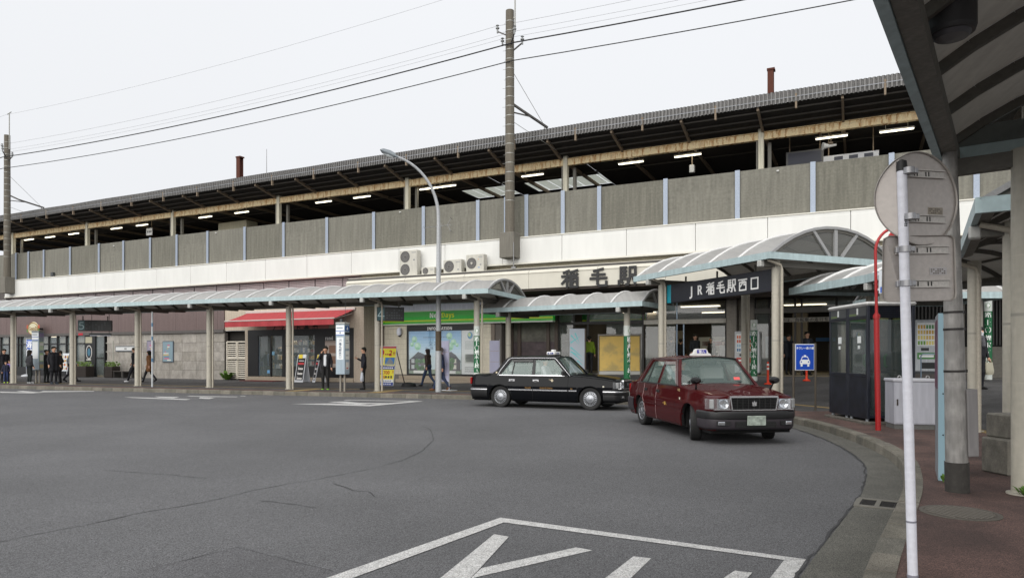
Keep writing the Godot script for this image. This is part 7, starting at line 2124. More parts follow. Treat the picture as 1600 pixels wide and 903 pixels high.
func side_piece(called: String, x0: float, x1: float, sgn: float, m: Material, t: Node3D, inset := 0.0) -> MeshInstance3D:
	var xs := []
	var n := int(ceil((x1 - x0) / 0.035))
	for i in n + 1: xs.append(lerpf(x0, x1, float(i) / n))
	var rows := []
	for r in 15:
		var row := []
		for x in xs:
			var y := lerpf(car_bottom(x), car_shoulder(x), r / 14.0)
			row.append(Vector3(x, y, sgn * (car_w(x, y) - inset)))
		rows.append(row)
	# turned under at the arch and the sill
	var lip := []
	for x in xs: lip.append(Vector3(x, car_bottom(x) + 0.004, sgn * (car_w(x, car_bottom(x)) - inset - 0.05)))
	rows.push_front(lip)
	var b := B.new()
	b.grid(rows, false, sgn < 0)
	return obj(called, b, m, t)

func top_piece(called: String, x0: float, x1: float, m: Material, t: Node3D, edge := 0.0):
	var rows := []
	var n := int(ceil((x1 - x0) / 0.06))
	for i in n + 1:
		var x := lerpf(x0, x1, float(i) / n)
		var row := []
		for k in 33:
			var u := k / 16.0 - 1.0
			u = signf(u) * (1.0 - pow(1.0 - absf(u), 1.5))
			var z := u * (car_w(x, car_shoulder(x)) - edge)
			row.append(Vector3(x, car_top(x, z) if edge == 0 else car_top(x, z), z))
		rows.append(row)
	var b := B.new()
	b.grid(rows, false, true)
	return obj(called, b, m, t)

func bumper(called: String, plan: Array, prof: Array, m: Material, t: Node3D) -> MeshInstance3D:
	# plan: half outline [x, z] from the middle to the end; prof: [inset, y]
	var line := []
	for i in range(plan.size() - 1, 0, -1): line.append(Vector2(plan[i][0], -plan[i][1]))
	for q in plan: line.append(Vector2(q[0], q[1]))
	var rows := []
	for pr in prof:
		var row := []
		for i in line.size():
			var d: Vector2 = (line[mini(i + 1, line.size() - 1)] - line[maxi(i - 1, 0)]).normalized()
			var nn := Vector2(d.y, -d.x)
			var q: Vector2 = line[i] - nn * pr[0]
			row.append(Vector3(q.x, pr[1], q.y))
		rows.append(row)
	var b := B.new()
	b.grid(rows, false, true)
	return obj(called, b, m, t)

func wheel(t: Node3D, at_: Vector3, sgn: float, steer: float, style: int):
	var w := Node3D.new()
	w.name = "wheel"
	t.add_child(w, true)
	w.transform = Transform3D(Basis(UP, steer), at_)
	offs[w] = Vector3.ZERO
	var ax := Basis(Vector3.RIGHT, PI / 2 * sgn)   # y goes out
	var b := B.new()
	b.lathe([Vector2(0.20, -0.19), Vector2(0.285, -0.19), Vector2(0.308, -0.175), Vector2(0.317, -0.15), Vector2(0.317, -0.03), Vector2(0.308, -0.006), Vector2(0.288, 0.003), Vector2(0.25, 0.002), Vector2(0.208, -0.012), Vector2(0.20, -0.03)], 40, Vector3.ZERO, ax)
	for r in [0.3175]:
		for y in [-0.06, -0.095, -0.13]: b.lathe([Vector2(r, y - 0.004), Vector2(r + 0.0012, y), Vector2(r, y + 0.004)], 40, Vector3.ZERO, ax)
	obj("tyre", b, M("tyre_rubber", Color(0.115, 0.115, 0.115), 0.75, 0, "fine", 6.0, false), w)
	b = B.new()
	b.lathe([Vector2(0.205, -0.10), Vector2(0.205, -0.012), Vector2(0.195, -0.004), Vector2(0.185, -0.012), Vector2(0.12, -0.004), Vector2(0.06, 0.004), Vector2(0.05, 0.012), Vector2(0.03, 0.016), Vector2(0, 0.017)], 40, Vector3.ZERO, ax)
	obj("rim", b, M("rim_silver", Color(0.66, 0.67, 0.69), 0.28, 0.75), w)
	b = B.new()
	var many: int = [20, 9][style]
	for k in many:
		var a := TAU * k / many
		if style == 0: b.box(ax * Vector3(cos(a) * 0.145, -0.0055, -sin(a) * 0.145), Vector3(0.075, 0.012, 0.022), 0.0, ax * Basis(UP, a))
		else: b.lathe([Vector2(0, -0.001), Vector2(0.026, -0.001)], 10, ax * Vector3(cos(a) * 0.145, -0.003, -sin(a) * 0.145), ax); b.lathe([Vector2(0, 0.0), Vector2(0.014, 0.0)], 8, ax * Vector3(cos(a + 0.35) * 0.095, 0.0035, -sin(a + 0.35) * 0.095), ax)
	obj("rim_holes", b, M("rim_dark", Color(0.07, 0.07, 0.075), 0.6), w).set_meta("kind", "stuff")

func taxi(called: String, label: String, fr: Transform3D, paint: Material, style: int, steer: float) -> Node3D:
	var t := thing(called, label, "taxi", "", fr)
	var chrome := M("chrome", Color(0.90, 0.90, 0.91), 0.25, 0.9)
	var black := M("car_black_trim", Color(0.09, 0.09, 0.095), 0.45)
	var under := M("car_under", Color(0.05, 0.05, 0.05), 0.9)
	var gl := glass("car_glass", Color(0.50, 0.60, 0.57), 0.20)
	var b := B.new()
	# dark inner shell, wheel wells and floor
	for q in [[-1.02, 1.02], [1.76, 2.1], [-2.3, -1.76]]: b.bx(q[0], q[1], 0.19, 0.62 if q[0] > -1.5 and q[0] < 1 else 0.8, -0.72, 0.72)
	b.bx(1.02, 1.76, 0.68, 0.78, -0.74, 0.74); b.bx(-1.76, -1.02, 0.68, 0.84, -0.74, 0.74)
	b.bx(1.0, 1.78, 0.2, 0.7, -0.5, 0.5); b.bx(-1.78, -1.0, 0.2, 0.7, -0.5, 0.5)
	obj("underbody", b, under, t)
	for sgn in [1.0, -1.0]:
		side_piece("inner_panel", -2.3, 2.1, sgn, under, t, 0.02)
		side_piece("front_fender", 0.755, 2.19, sgn, paint, t)
		side_piece("door", -0.325, 0.748, sgn, paint, t)
		side_piece("door", -1.13, -0.332, sgn, paint, t)
		side_piece("rear_fender", -2.40, -1.137, sgn, paint, t)
	top_piece("hood", 0.79, 2.19, paint, t)
	top_piece("boot_lid", -2.40, -1.60, paint, t)
	# nose and tail
	for q in [[2.19, 1.0], [-2.40, -1.0]]:
		var rows := []
		for r in 9:
			var row := []
			for k in 21:
				var u := k / 10.0 - 1.0
				var y := lerpf(0.26, 0.0, 0)
				var z: float = u * car_w(q[0], 0.5)
				var yt := car_top(q[0], u * car_w(q[0], car_shoulder(q[0])))
				y = lerpf(0.26, yt, r / 8.0)
				z = u * car_w(q[0], minf(y, car_shoulder(q[0])))
				row.append(Vector3(q[0] + q[1] * 0.02 * (1 - u * u) * (1.0 - r / 8.0), y, z))
			rows.append(row)
		b = B.new()
		b.grid(rows, false, q[1] > 0)
		obj("nose_panel" if q[1] > 0 else "tail_panel", b, paint, t)
	# roof
	var rows := []
	for i in 19:
		var u := i / 18.0
		var x := lerpf(-1.24, 0.36, u)
		var row := []
		for k in 25:
			var v := k / 12.0 - 1.0
			var zz := v * 0.612
			var dome := 1.518 - 0.045 * pow(absf(v), 2.6) - 0.03 * pow(absf(v), 12.0) - 0.035 * pow(absf(u * 2 - 1.08), 3.2)
			row.append(Vector3(x + 0.05 * (u - 0.5) * 2.0 * (1 - v * v) , dome, zz))
		rows.append(row)
	b = B.new()
	b.grid(rows, false, true)
	obj("roof", b, paint, t)
	rows.reverse()
	# glass and pillars at the sides
	for sgn in [1.0, -1.0]:
		var sh := Transform3D(Basis(Vector3.RIGHT, Vector3(0, 1, -0.385 * sgn), Vector3(0, 0, 1)), Vector3(0, -0.0, sgn * 0.795 + 0.385 * sgn * 0.945))
		var pr := func(name_: String, pts: Array, z0: float, z1: float, m: Material) -> MeshInstance3D:
			var pl := PackedVector2Array()
			for p in pts: pl.append(Vector2(p[0], p[1]))
			var bb := B.new()
			bb.prism(pl, z0 * sgn if sgn > 0 else -z1, z1 * sgn if sgn > 0 else -z0, sh)
			return obj(name_, bb, m, t)
		pr.call("front_pillar", [[0.84, 0.935], [0.715, 0.945], [0.25, 1.40], [0.30, 1.455], [0.36, 1.445]], -0.05, 0.0, paint)
		pr.call("roof_rail", [[0.30, 1.465], [0.25, 1.40], [-1.08, 1.40], [-1.20, 1.465]], -0.05, 0.0, paint)
		pr.call("middle_pillar", [[-0.285, 0.945], [-0.385, 0.945], [-0.40, 1.40], [-0.325, 1.40]], -0.05, -0.004, paint if style == 1 else black)
		pr.call("rear_pillar", [[-1.40, 0.945], [-1.08, 1.40], [-1.20, 1.465], [-1.27, 1.44], [-1.52, 1.10], [-1.66, 0.99], [-1.72, 0.945]], -0.05, 0.0, paint)
		pr.call("window_divider", [[-1.00, 0.945], [-1.035, 0.945], [-1.0, 1.40], [-0.975, 1.40]], -0.04, -0.006, black)
		pr.call("side_window", [[0.715, 0.945], [-0.285, 0.945], [-0.325, 1.40], [0.25, 1.40]], -0.024, -0.019, gl)
		pr.call("side_window", [[-0.385, 0.945], [-1.00, 0.945], [-0.975, 1.40], [-0.40, 1.40]], -0.024, -0.019, gl)
		pr.call("quarter_window", [[-1.035, 0.945], [-1.40, 0.945], [-1.08, 1.40], [-1.0, 1.40]], -0.024, -0.019, gl)
		pr.call("belt_strip", [[0.74, 0.938], [-1.42, 0.938], [-1.42, 0.958], [0.73, 0.958]], -0.01, 0.012, chrome if style == 0 else black)
		if style == 0: pr.call("rain_visor", [[-0.39, 1.33], [-1.04, 1.33], [-1.08, 1.40], [-0.39, 1.40]], 0.0, 0.018, glass("visor_smoke", Color(0.08, 0.08, 0.08), 0.75, 0.15))
		else: pr.call("rain_visor", [[0.60, 1.02], [0.30, 1.34], [-0.30, 1.34], [-0.30, 1.40], [0.25, 1.40], [0.70, 0.97]], 0.0, 0.018, glass("visor_pale", Color(0.55, 0.5, 0.5), 0.45, 0.1))
		# bright line round the glass
		b = B.new()
		var line := []
		for p in [[0.80, 0.945], [0.52, 1.215], [0.285, 1.435], [0.22, 1.445], [-0.4, 1.45], [-1.10, 1.445], [-1.19, 1.40], [-1.40, 1.10], [-1.47, 0.945]]: line.append(sh * Vector3(p[0], p[1], 0.008 * sgn))
		b.tube(line, 0.008, 6)
		obj("bright_trim", b, chrome if style == 0 else M("dull_trim", Color(0.5, 0.45, 0.45), 0.3, 0.6), t)
		# moulding, sill, handles
		for q in [[0.775, 1.02], [-0.32, 0.74], [-1.10, -0.337]]:
			b = B.new()
			var a0: float = q[0]
			while a0 < q[1] - 0.01:
				var a1 := minf(a0 + 0.08, q[1])
				b.quad(Vector3(a0, 0.515, sgn * (car_w(a0, 0.52) + 0.008)), Vector3(a1, 0.515, sgn * (car_w(a1, 0.52) + 0.008)), Vector3(a1, 0.545, sgn * (car_w(a1, 0.54) + 0.010)), Vector3(a0, 0.545, sgn * (car_w(a0, 0.54) + 0.010)))
				if style == 0: b.quad(Vector3(a0, 0.545, sgn * (car_w(a0, 0.54) + 0.010)), Vector3(a1, 0.545, sgn * (car_w(a1, 0.54) + 0.010)), Vector3(a1, 0.551, sgn * car_w(a1, 0.55)), Vector3(a0, 0.551, sgn * car_w(a0, 0.55)))
				a0 = a1
			obj("moulding", b, chrome if style == 0 else paint, t)
		for x in [0.06 - 0.30, -1.00]:
			b = B.new(); b.box(Vector3(x, 0.80, sgn * (car_w(x, 0.80) + 0.006)), Vector3(0.19, 0.06, 0.012), 0.005)
			var hd := obj("door_handle", b, chrome if style == 0 else black, t)
			b = B.new(); b.box(Vector3(x, 0.795, sgn * (car_w(x, 0.80) + 0.0125)), Vector3(0.13, 0.026, 0.004), 0.0)
			obj("handle_recess", b, M("slot_dark"), hd)
		b = B.new(); b.box(Vector3(1.78, 0.66, sgn * (car_w(1.78, 0.66) + 0.002)), Vector3(0.05, 0.04, 0.012), 0.006) if style == 0 else b.box(Vector3(0.98, 0.72, sgn * (car_w(0.98, 0.72) + 0.002)), Vector3(0.045, 0.045, 0.012), 0.006)
		obj("side_marker", b, M("marker_clear", Color(0.8, 0.78, 0.72), 0.2), t)
		# bright edges of the doors
		for k in 2:
			var edge := []
			for j in 9:
				var yy := lerpf(0.235 if k == 0 else 0.62, 0.94, j / 8.0)
				var xx: float = -0.3285 if k == 0 else -1.1335
				edge.append(Vector3(xx, yy, sgn * (car_w(xx, yy) + 0.001)))
			if k == 1:
				for j in 6:
					var a := deg_to_rad(lerpf(42.0, 4.0, j / 5.0))
					var xx := -1.39 + cos(a) * 0.385
					var yy := 0.30 + sin(a) * 0.385
					edge.push_front(Vector3(xx, yy, sgn * (car_w(xx, yy) + 0.001)))
			b = B.new()
			b.tube(edge, 0.0055 if style == 1 else 0.003, 5)
			obj("door_edge", b, M("door_edge_pink", Color(0.62, 0.50, 0.50), 0.3, 0.4) if style == 1 else black, t)
		# arch edges
		for axle in [1.39, -1.39]:
			b = B.new()
			var pts := []
			for k in 21:
				var a := PI * k / 20.0
				var xx: float = axle + cos(a) * 0.366
				var yy := 0.30 + sin(a) * 0.366
				pts.append(Vector3(xx, yy, sgn * (car_w(xx, yy) - 0.002)))
			b.tube(pts, 0.006, 5)
			obj("arch_edge", b, chrome if style == 2 else paint, t)
			wheel(t, Vector3(axle, 0.317, sgn * 0.795), sgn, steer if axle > 0 else 0.0, style)
	# windscreens
	for q in [[0.86, 0.745, 0.385, 0.315, 1.0, "windscreen"], [-1.70, -1.60, -1.26, -1.20, -1.0, "rear_window"]]:
		rows = []
		for r in 7:
			var v := r / 6.0
			var row := []
			for k in 17:
				var u := k / 8.0 - 1.0
				var xb: float = lerpf(q[0], q[1], pow(absf(u), 2.4)); var xt: float = lerpf(q[2], q[3], pow(absf(u), 2.4))
				var zb: float = 0.735 * u if q[4] > 0 else 0.70 * u
				row.append(Vector3(lerpf(xb, xt, v) + q[4] * 0.02 * sin(v * PI), lerpf(lerpf(0.985, 0.945, u * u), lerpf(1.487, 1.445, u * u), v), lerpf(zb, 0.595 * u, v)))
			rows.append(row)
		b = B.new()
		b.grid(rows, false, q[4] > 0)
		var ws := obj(q[5], b, gl, t)
		b = B.new()
		for r in 3:
			var pts: Array = [rows[0], rows[6]][r] if r < 2 else []
			if r < 2: b.tube(pts, 0.014, 6)
		for k in [0, 16]:
			var pts := []
			for r in 7: pts.append(rows[r][k])
			b.tube(pts, 0.016, 6)
		obj("window_seal", b, black if q[4] < 0 or style == 1 else black, ws)
	b = B.new(); b.bx(0.72, 0.86, 0.93, 0.965, -0.70, 0.70, 0.01)
	obj("cowl", b, black, t)
	for zz in [-0.05, 0.42]:
		b = B.new()
		b.bar(Vector3(0.83, 0.985, zz + 0.12), Vector3(0.80, 1.03, zz - 0.12), 0.014, 0.014); b.bar(Vector3(0.80, 1.015, zz - 0.42), Vector3(0.775, 1.02, zz + 0.18), 0.012, 0.022)
		obj("wiper", b, black, t)
	# face
	b = B.new()
	for q in [[[-0.40, 0.585], [0.40, 0.585], [0.40, 0.60], [-0.40, 0.60]], [[-0.435, 0.80], [0.435, 0.80], [0.425, 0.83], [-0.425, 0.83]], [[-0.435, 0.80], [-0.415, 0.80], [-0.385, 0.60], [-0.40, 0.585]], [[0.435, 0.80], [0.40, 0.585], [0.385, 0.60], [0.415, 0.80]]]:
		var pl := PackedVector2Array()
		for p in q: pl.append(Vector2(-p[0], p[1]))
		b.prism(pl, 0, 0.06, Transform3D(Basis(Vector3(0, 0, -1), UP, Vector3.RIGHT), Vector3(2.185, 0, 0)))
	var gr := obj("grille_frame", b, chrome, t)
	b = B.new(); b.bx(2.195, 2.21, 0.598, 0.80, -0.41, 0.41)
	obj("grille_back", b, M("slot_dark"), t)
	for k in 7:
		b = B.new(); b.bx(2.212, 2.232, 0.617 + k * 0.027, 0.626 + k * 0.027, -0.395 - k * 0.002, 0.395 + k * 0.002)
		obj("grille_bar", b, M("grille_grey", Color(0.13, 0.13, 0.135), 0.4, 0.3), gr)
	for k in 7:
		b = B.new(); b.bx(2.225, 2.236, 0.605, 0.795, -0.30 + k * 0.1 - 0.003, -0.30 + k * 0.1 + 0.003)
		obj("grille_bar", b, M("grille_bright", Color(0.30, 0.30, 0.30), 0.4, 0.6), gr)
	b = B.new(); b.prism(PackedVector2Array([Vector2(-0.035, 0.66), Vector2(0.035, 0.66), Vector2(0.042, 0.735), Vector2(0.02, 0.715), Vector2(0, 0.75), Vector2(-0.02, 0.715), Vector2(-0.042, 0.735)]), 0, 0.012, Transform3D(Basis(Vector3(0, 0, -1), UP, Vector3.RIGHT), Vector3(2.236, 0, 0)))
	obj("emblem", b, chrome, gr)
	for sgn in [1.0, -1.0]:
		b = B.new()
		var pl := PackedVector2Array([Vector2(2.25, 0.44), Vector2(2.235, 0.66), Vector2(2.20, 0.745), Vector2(2.08, 0.812), Vector2(2.05, 0.80), Vector2(2.05, 0.6), Vector2(2.14, 0.44)])
		if sgn < 0:
			for i in pl.size(): pl[i].y = -pl[i].y
		b.prism(pl, -0.785, -0.605, Transform3D(Basis(Vector3.RIGHT, Vector3(0, 0, 1), Vector3(0, -1, 0)), Vector3.ZERO))
		var lens := glass("headlight_lens", Color(0.9, 0.92, 0.93), 0.12)
		var hl := obj("headlight", b, lens, t)
		b = B.new()
		b.lathe([Vector2(0.0, -0.022), Vector2(0.04, -0.02), Vector2(0.07, -0.012), Vector2(0.08, 0.0)], 20, Vector3(2.232, 0.695, sgn * 0.535), Basis(Vector3(0, 0, 1), Vector3.RIGHT, Vector3(0, 1, 0)))
		b.bx(2.200, 2.206, 0.612, 0.778, sgn * 0.45, sgn * 0.645)
		obj("reflector", b, M("reflector", Color(0.85, 0.86, 0.88), 0.12, 0.9), hl)
		b = B.new(); b.box(Vector3(2.150, 0.695, sgn * 0.722), Vector3(0.09, 0.155, 0.075), 0.01, Basis(UP, sgn * -0.45))
		obj("corner_lamp", b, M("corner_lamp", Color(0.62, 0.62, 0.62), 0.2, 0.3), hl)
		b = B.new(); b.box(Vector3(2.22, 0.695, sgn * 0.652), Vector3(0.04, 0.18, 0.012), 0.0); b.box(Vector3(2.20, 0.60, sgn * 0.56), Vector3(0.10, 0.014, 0.30), 0.0)
		obj("lamp_frame", b, chrome, hl)
		# tail lamps
		b = B.new(); b.box(Vector3(-2.40, 0.77, sgn * 0.60), Vector3(0.06, 0.20, 0.30), 0.015)
		obj("tail_lamp", b, M("lamp_red", Color(0.55, 0.04, 0.05), 0.2), t)
	# bumpers
	var lower := black if style == 0 else M("bumper_plum", Color(0.20, 0.18, 0.20), 0.45)
	var fp := [[2.315, 0.0], [2.305, 0.35], [2.27, 0.60], [2.20, 0.745], [2.08, 0.825], [1.78, 0.85]]
	bumper("front_bumper", fp, [[0.05, 0.575], [0.012, 0.57], [0.0, 0.545], [0.0, 0.455], [0.012, 0.44], [0.03, 0.44]], M("bumper_black", Color(0.10, 0.10, 0.105), 0.4), t)
	bumper("lower_bumper", fp, [[0.02, 0.438], [0.018, 0.40], [0.022, 0.30], [0.05, 0.255], [0.2, 0.25]], lower, t)
	for q in [[-0.56, 0.22, 0.335, 0.405], [0.56, 0.22, 0.335, 0.405], [0.0, 0.72, 0.30, 0.40]]:
		b = B.new(); b.box(Vector3(2.285 if q[0] == 0 else 2.262, (q[2] + q[3]) / 2, q[0]), Vector3(0.04, q[3] - q[2], q[1]), 0.0, Basis(UP, -0.16 * signf(q[0]) if q[0] != 0 else 0.0))
		obj("intake", b, M("slot_dark"), t)
	for k in 3:
		b = B.new(); b.bx(2.3, 2.309, 0.318 + k * 0.027, 0.326 + k * 0.027, -0.36, 0.36)
		obj("intake_bar", b, black, t)
	for sgn in [1.0, -1.0]:
		b = B.new(); b.box(Vector3(2.275, 0.37, sgn * 0.60), Vector3(0.03, 0.055, 0.12), 0.008, Basis(UP, -0.16 * sgn))
		obj("fog_lamp", b, M("reflector"), t)
	b = B.new(); b.bx(2.315, 2.33, 0.335, 0.50, -0.165, 0.165, 0.006)
	obj("number_plate", b, M("plate_pale", Color(0.66, 0.70, 0.66), 0.5, 0, "blotch", 3.0, false), t)
	var rp := [[-2.52, 0.0], [-2.51, 0.35], [-2.48, 0.60], [-2.41, 0.75], [-2.28, 0.83], [-1.80, 0.85]]
	for i in rp.size(): pass
	var rev := []
	for q in rp: rev.append([-q[0], q[1]])
	b = B.new()
	var rb := bumper("rear_bumper", rev, [[0.05, 0.585], [0.01, 0.58], [0.0, 0.55], [0.0, 0.42], [0.015, 0.34], [0.05, 0.27], [0.2, 0.26]], M("bumper_black") if style == 0 else lower, t)
	rb.transform = Transform3D(Basis(UP, PI), Vector3.ZERO)
	if style == 0:
		rb = bumper("bumper_trim", rev, [[0.0, 0.535], [-0.008, 0.53], [-0.008, 0.505], [0.0, 0.50]], chrome, t); rb.transform = Transform3D(Basis(UP, PI), Vector3.ZERO)
		bumper("bumper_trim", fp, [[0.0, 0.535], [-0.008, 0.53], [-0.008, 0.505], [0.0, 0.50]], chrome, t)
	# cabin
	var seat := M("seat_dark", Color(0.22, 0.24, 0.26), 0.8, 0, "fine", 4.0, false)
	var lace := M("seat_lace", Color(0.72, 0.75, 0.74), 0.85, 0, "fine", 5.0, false)
	b = B.new(); b.bx(-1.5, 0.8, 0.62, 0.66, -0.70, 0.70); b.bx(0.48, 0.86, 0.62, 0.955, -0.70, 0.70, 0.05); b.bx(-1.62, -1.3, 0.62, 0.95, -0.70, 0.70)
	obj("cabin_trim", b, M("cabin_dark", Color(0.16, 0.165, 0.17), 0.8), t)
	for zz in [-0.36, 0.36]:
		b = B.new(); b.box(Vector3(-0.02, 0.72, zz), Vector3(0.5, 0.14, 0.50), 0.05); b.box(Vector3(-0.30, 1.0, zz), Vector3(0.14, 0.62, 0.48), 0.05, Basis(Vector3(0, 0, 1), 0.16))
		var s := obj("seat", b, seat, t)
		b = B.new(); b.box(Vector3(-0.33, 1.15, zz), Vector3(0.16, 0.34, 0.50), 0.06, Basis(Vector3(0, 0, 1), 0.16)); 
		obj("seat_cover", b, lace, s)
		b = B.new(); b.box(Vector3(-0.385, 1.36, zz), Vector3(0.10, 0.17, 0.26), 0.04, Basis(Vector3(0, 0, 1), 0.1))
		obj("headrest", b, seat, s)
	b = B.new(); b.box(Vector3(-1.18, 1.0, 0), Vector3(0.16, 0.6, 1.3), 0.06, Basis(Vector3(0, 0, 1), 0.22)); b.box(Vector3(-0.95, 0.74, 0), Vector3(0.5, 0.14, 1.3), 0.05)
	obj("rear_seat", b, seat, t)
	b = B.new(); b.box(Vector3(-1.19, 1.13, 0), Vector3(0.18, 0.30, 1.28), 0.07, Basis(Vector3(0, 0, 1), 0.22))
	obj("seat_cover", b, lace, t)
	b = B.new()
	var pts := []
	for k in 25: pts.append(Vector3(0.36, 0.99, 0.36) + Basis(Vector3(0, 0, 1), -0.45) * Vector3(0, cos(TAU * k / 24) * 0.185, sin(TAU * k / 24) * 0.185))
	b.tube(pts, 0.014, 6, false); b.bar(pts[6], pts[18], 0.03, 0.02)
	obj("steering_wheel", b, black, t)
	b = B.new(); b.box(Vector3(0.36, 1.39, 0.0), Vector3(0.03, 0.06, 0.22), 0.01)
	obj("rear_view_mirror", b, black, t)
	# an interior lining under the roof
	b = B.new(); b.bx(-1.15, 0.28, 1.425, 1.432, -0.56, 0.56)
	obj("headliner", b, M("headliner", Color(0.55, 0.54, 0.52), 0.9), t)
	return t

func make_taxis():
	var bp := M("paint_black", Color(0.035, 0.04, 0.055), 0.5)
	bp.clearcoat_enabled = true; bp.clearcoat = 0.38; bp.clearcoat_roughness = 0.03; bp.metallic_specular = 0.1
	var rp := M("paint_maroon", Color(0.25, 0.03, 0.045), 0.55, 0.0)
	rp.metallic_specular = 0.15
	rp.clearcoat_enabled = true; rp.clearcoat = 0.5; rp.clearcoat_roughness = 0.03
	var fb := Transform3D(Basis(UP, deg_to_rad(-25.5)), Vector3(1.25, 0, -20.61))
	var t := taxi("black_taxi", "glossy black taxi saloon with chrome trim standing by the far kerb", fb, bp, 0, 0.05)
	var gold := M("letter_gold", Color(0.5, 0.36, 0.16), 0.5)
	letters("lettering", "TAXI", 0.042, Transform3D(Basis.IDENTITY, Vector3(-0.48, 0.59, car_w(-0.48, 0.59) + 0.003)), gold, t, 0.003, "Droid Sans", true, 1.5)
	letters("lettering", "EASTERN", 0.042, Transform3D(Basis.IDENTITY, Vector3(0.09, 0.59, car_w(0.1, 0.59) + 0.003)), gold, t, 0.003, "Droid Sans", true, 1.6)
	letters("lettering", "88", 0.035, Transform3D(Basis.IDENTITY, Vector3(0.86, 0.585, car_w(0.86, 0.59) + 0.003)), gold, t, 0.003, "Droid Sans", true, 1.2)
	var b := B.new(); b.prism(PackedVector2Array([Vector2(0.16, 0.85), Vector2(0.24, 0.80), Vector2(0.26, 0.74), Vector2(0.31, 0.81), Vector2(0.27, 0.86), Vector2(0.22, 0.83)]), 0, 0.004, Transform3D(Basis.IDENTITY, Vector3(0, 0, car_w(0.2, 0.8) + 0.001)))
	obj("door_emblem", b, M("emblem_pale", Color(0.75, 0.70, 0.6), 0.4), t)
	for sgn in [1.0, -1.0]:   # door mirrors
		b = B.new(); b.tube([Vector3(0.66, 0.97, sgn * 0.76), Vector3(0.66, 0.98, sgn * 0.90)], 0.03, 8)
		var st := obj("mirror_stalk", b, M("car_black_trim"), t)
		b = B.new(); b.box(Vector3(0.665, 1.025, sgn * 0.93), Vector3(0.11, 0.15, 0.22), 0.04)
		obj("mirror", b, M("car_black_trim"), st)
	b = B.new(); b.lathe([Vector2(0, 0), Vector2(0.03, 0), Vector2(0.028, 0.006), Vector2(0, 0.008)], 14, Vector3(-1.52, 1.02, 0.775), Basis(Vector3.RIGHT, PI / 2 - 0.37))
	obj("pillar_badge", b, M("emblem_pale"), t)
	var sg := thing("taxi_roof_sign", "white box taxi sign with blue print on the black taxi's roof", "roof sign", "", fb * Transform3D(Basis.IDENTITY, Vector3(-0.02, 1.517, 0)))
	b = B.new(); b.bx(-0.13, 0.13, 0.02, 0.115, -0.24, 0.24, 0.02)
	obj("lamp_box", b, M("sign_lamp_white", Color(0.84, 0.84, 0.83), 0.3), sg)
	b = B.new(); b.bx(-0.06, 0.06, 0.115, 0.175, -0.10, 0.10, 0.03)
	obj("top_lamp", b, M("sign_lamp_white"), sg)
	b = B.new(); b.bx(-0.10, 0.10, 0.0, 0.02, -0.2, 0.2)
	obj("base", b, M("car_black_trim"), sg)
	b = B.new()
	for q in [Transform3D(Basis.IDENTITY, Vector3(0, 0, 0.241)), Transform3D(Basis(Vector3(0, 0, -1), UP, Vector3.RIGHT), Vector3(0.131, 0, 0))]:
		rect(b, "39407c", -0.09, 0.09, 0.04, 0.095, 0.0, q)
		b.col = L("e6e6ee"); strokes(b, "個人", 0.045, q * Transform3D(Basis.IDENTITY, Vector3(-0.055, 0.09, 0.0015)), 0.13, 0, 1.4)
	obj("print", b, VC(0.35), sg)
	# the maroon one
	var fr := Transform3D(Basis(UP, deg_to_rad(-82.4)), Vector3(3.82, 0, -14.04))
	t = taxi("maroon_taxi", "glossy maroon taxi saloon turning with fender mirrors and dark bumper", fr, rp, 1, deg_to_rad(-20))
	b = B.new(); b.col = L("c8a050")
	strokes(b, "ー個人", 0.065, Transform3D(Basis.IDENTITY, Vector3(0.10, 0.62, car_w(0.2, 0.6) + 0.004)), 0.15, 0, 1.1)
	obj("lettering", b, VC(0.4), t)
	b = B.new(); b.col = L("c0a878"); strokes(b, "中", 0.05, Transform3D(Basis.IDENTITY, Vector3(0.82, 0.90, car_w(0.85, 0.88) + 0.006)), 0.15); strokes(b, "自", 0.05, Transform3D(Basis.IDENTITY, Vector3(0.88, 0.90, car_w(0.85, 0.88) + 0.006)), 0.15)
	obj("lettering", b, VC(0.4), t)
	for sgn in [1.0, -1.0]:   # mirrors on the fenders
		b = B.new(); b.tube([Vector3(1.42, 0.88, sgn * 0.70), Vector3(1.50, 1.0, sgn * 0.73), Vector3(1.53, 1.045, sgn * 0.745)], [0.022, 0.014, 0.014], 8)
		var st := obj("mirror_stalk", b, M("car_black_trim"), t)
		b = B.new(); b.tube([Vector3(1.48, 1.07, sgn * 0.745), Vector3(1.505, 1.07, sgn * 0.745), Vector3(1.545, 1.07, sgn * 0.745), Vector3(1.58, 1.07, sgn * 0.745)], [0.055, 0.066, 0.062, 0.03], 16)
		var mi := obj("mirror", b, M("car_black_trim"), st)
		mi.transform = Transform3D(Basis.IDENTITY.scaled(Vector3(1, 1, 1.45)), Vector3(0, 0, -sgn * 0.745 * 0.45))
	b = B.new(); b.box(Vector3(0.70, 1.075, -0.42), Vector3(0.015, 0.06, 0.12), 0.004, Basis(Vector3(0, 0, 1), 0.6))
	obj("red_card", b, glow("card_red", Color(0.85, 0.12, 0.12), 0.35), t)
	sg = thing("taxi_roof_sign", "white domed taxi sign with violet panel on the maroon taxi's roof", "roof sign", "", fr * Transform3D(Basis.IDENTITY, Vector3(-0.05, 1.517, 0)))
	b = B.new(); b.prism(PackedVector2Array([Vector2(-0.20, 0.0), Vector2(0.20, 0.0), Vector2(0.195, 0.03), Vector2(0.14, 0.05), Vector2(0.115, 0.115), Vector2(0.08, 0.135), Vector2(-0.08, 0.135), Vector2(-0.115, 0.115), Vector2(-0.14, 0.05), Vector2(-0.195, 0.03)]), -0.07, 0.07, Transform3D(Basis(Vector3(0, 0, -1), UP, Vector3.RIGHT), Vector3.ZERO))
	obj("lamp_dome", b, M("sign_lamp_white"), sg)
	b = B.new()
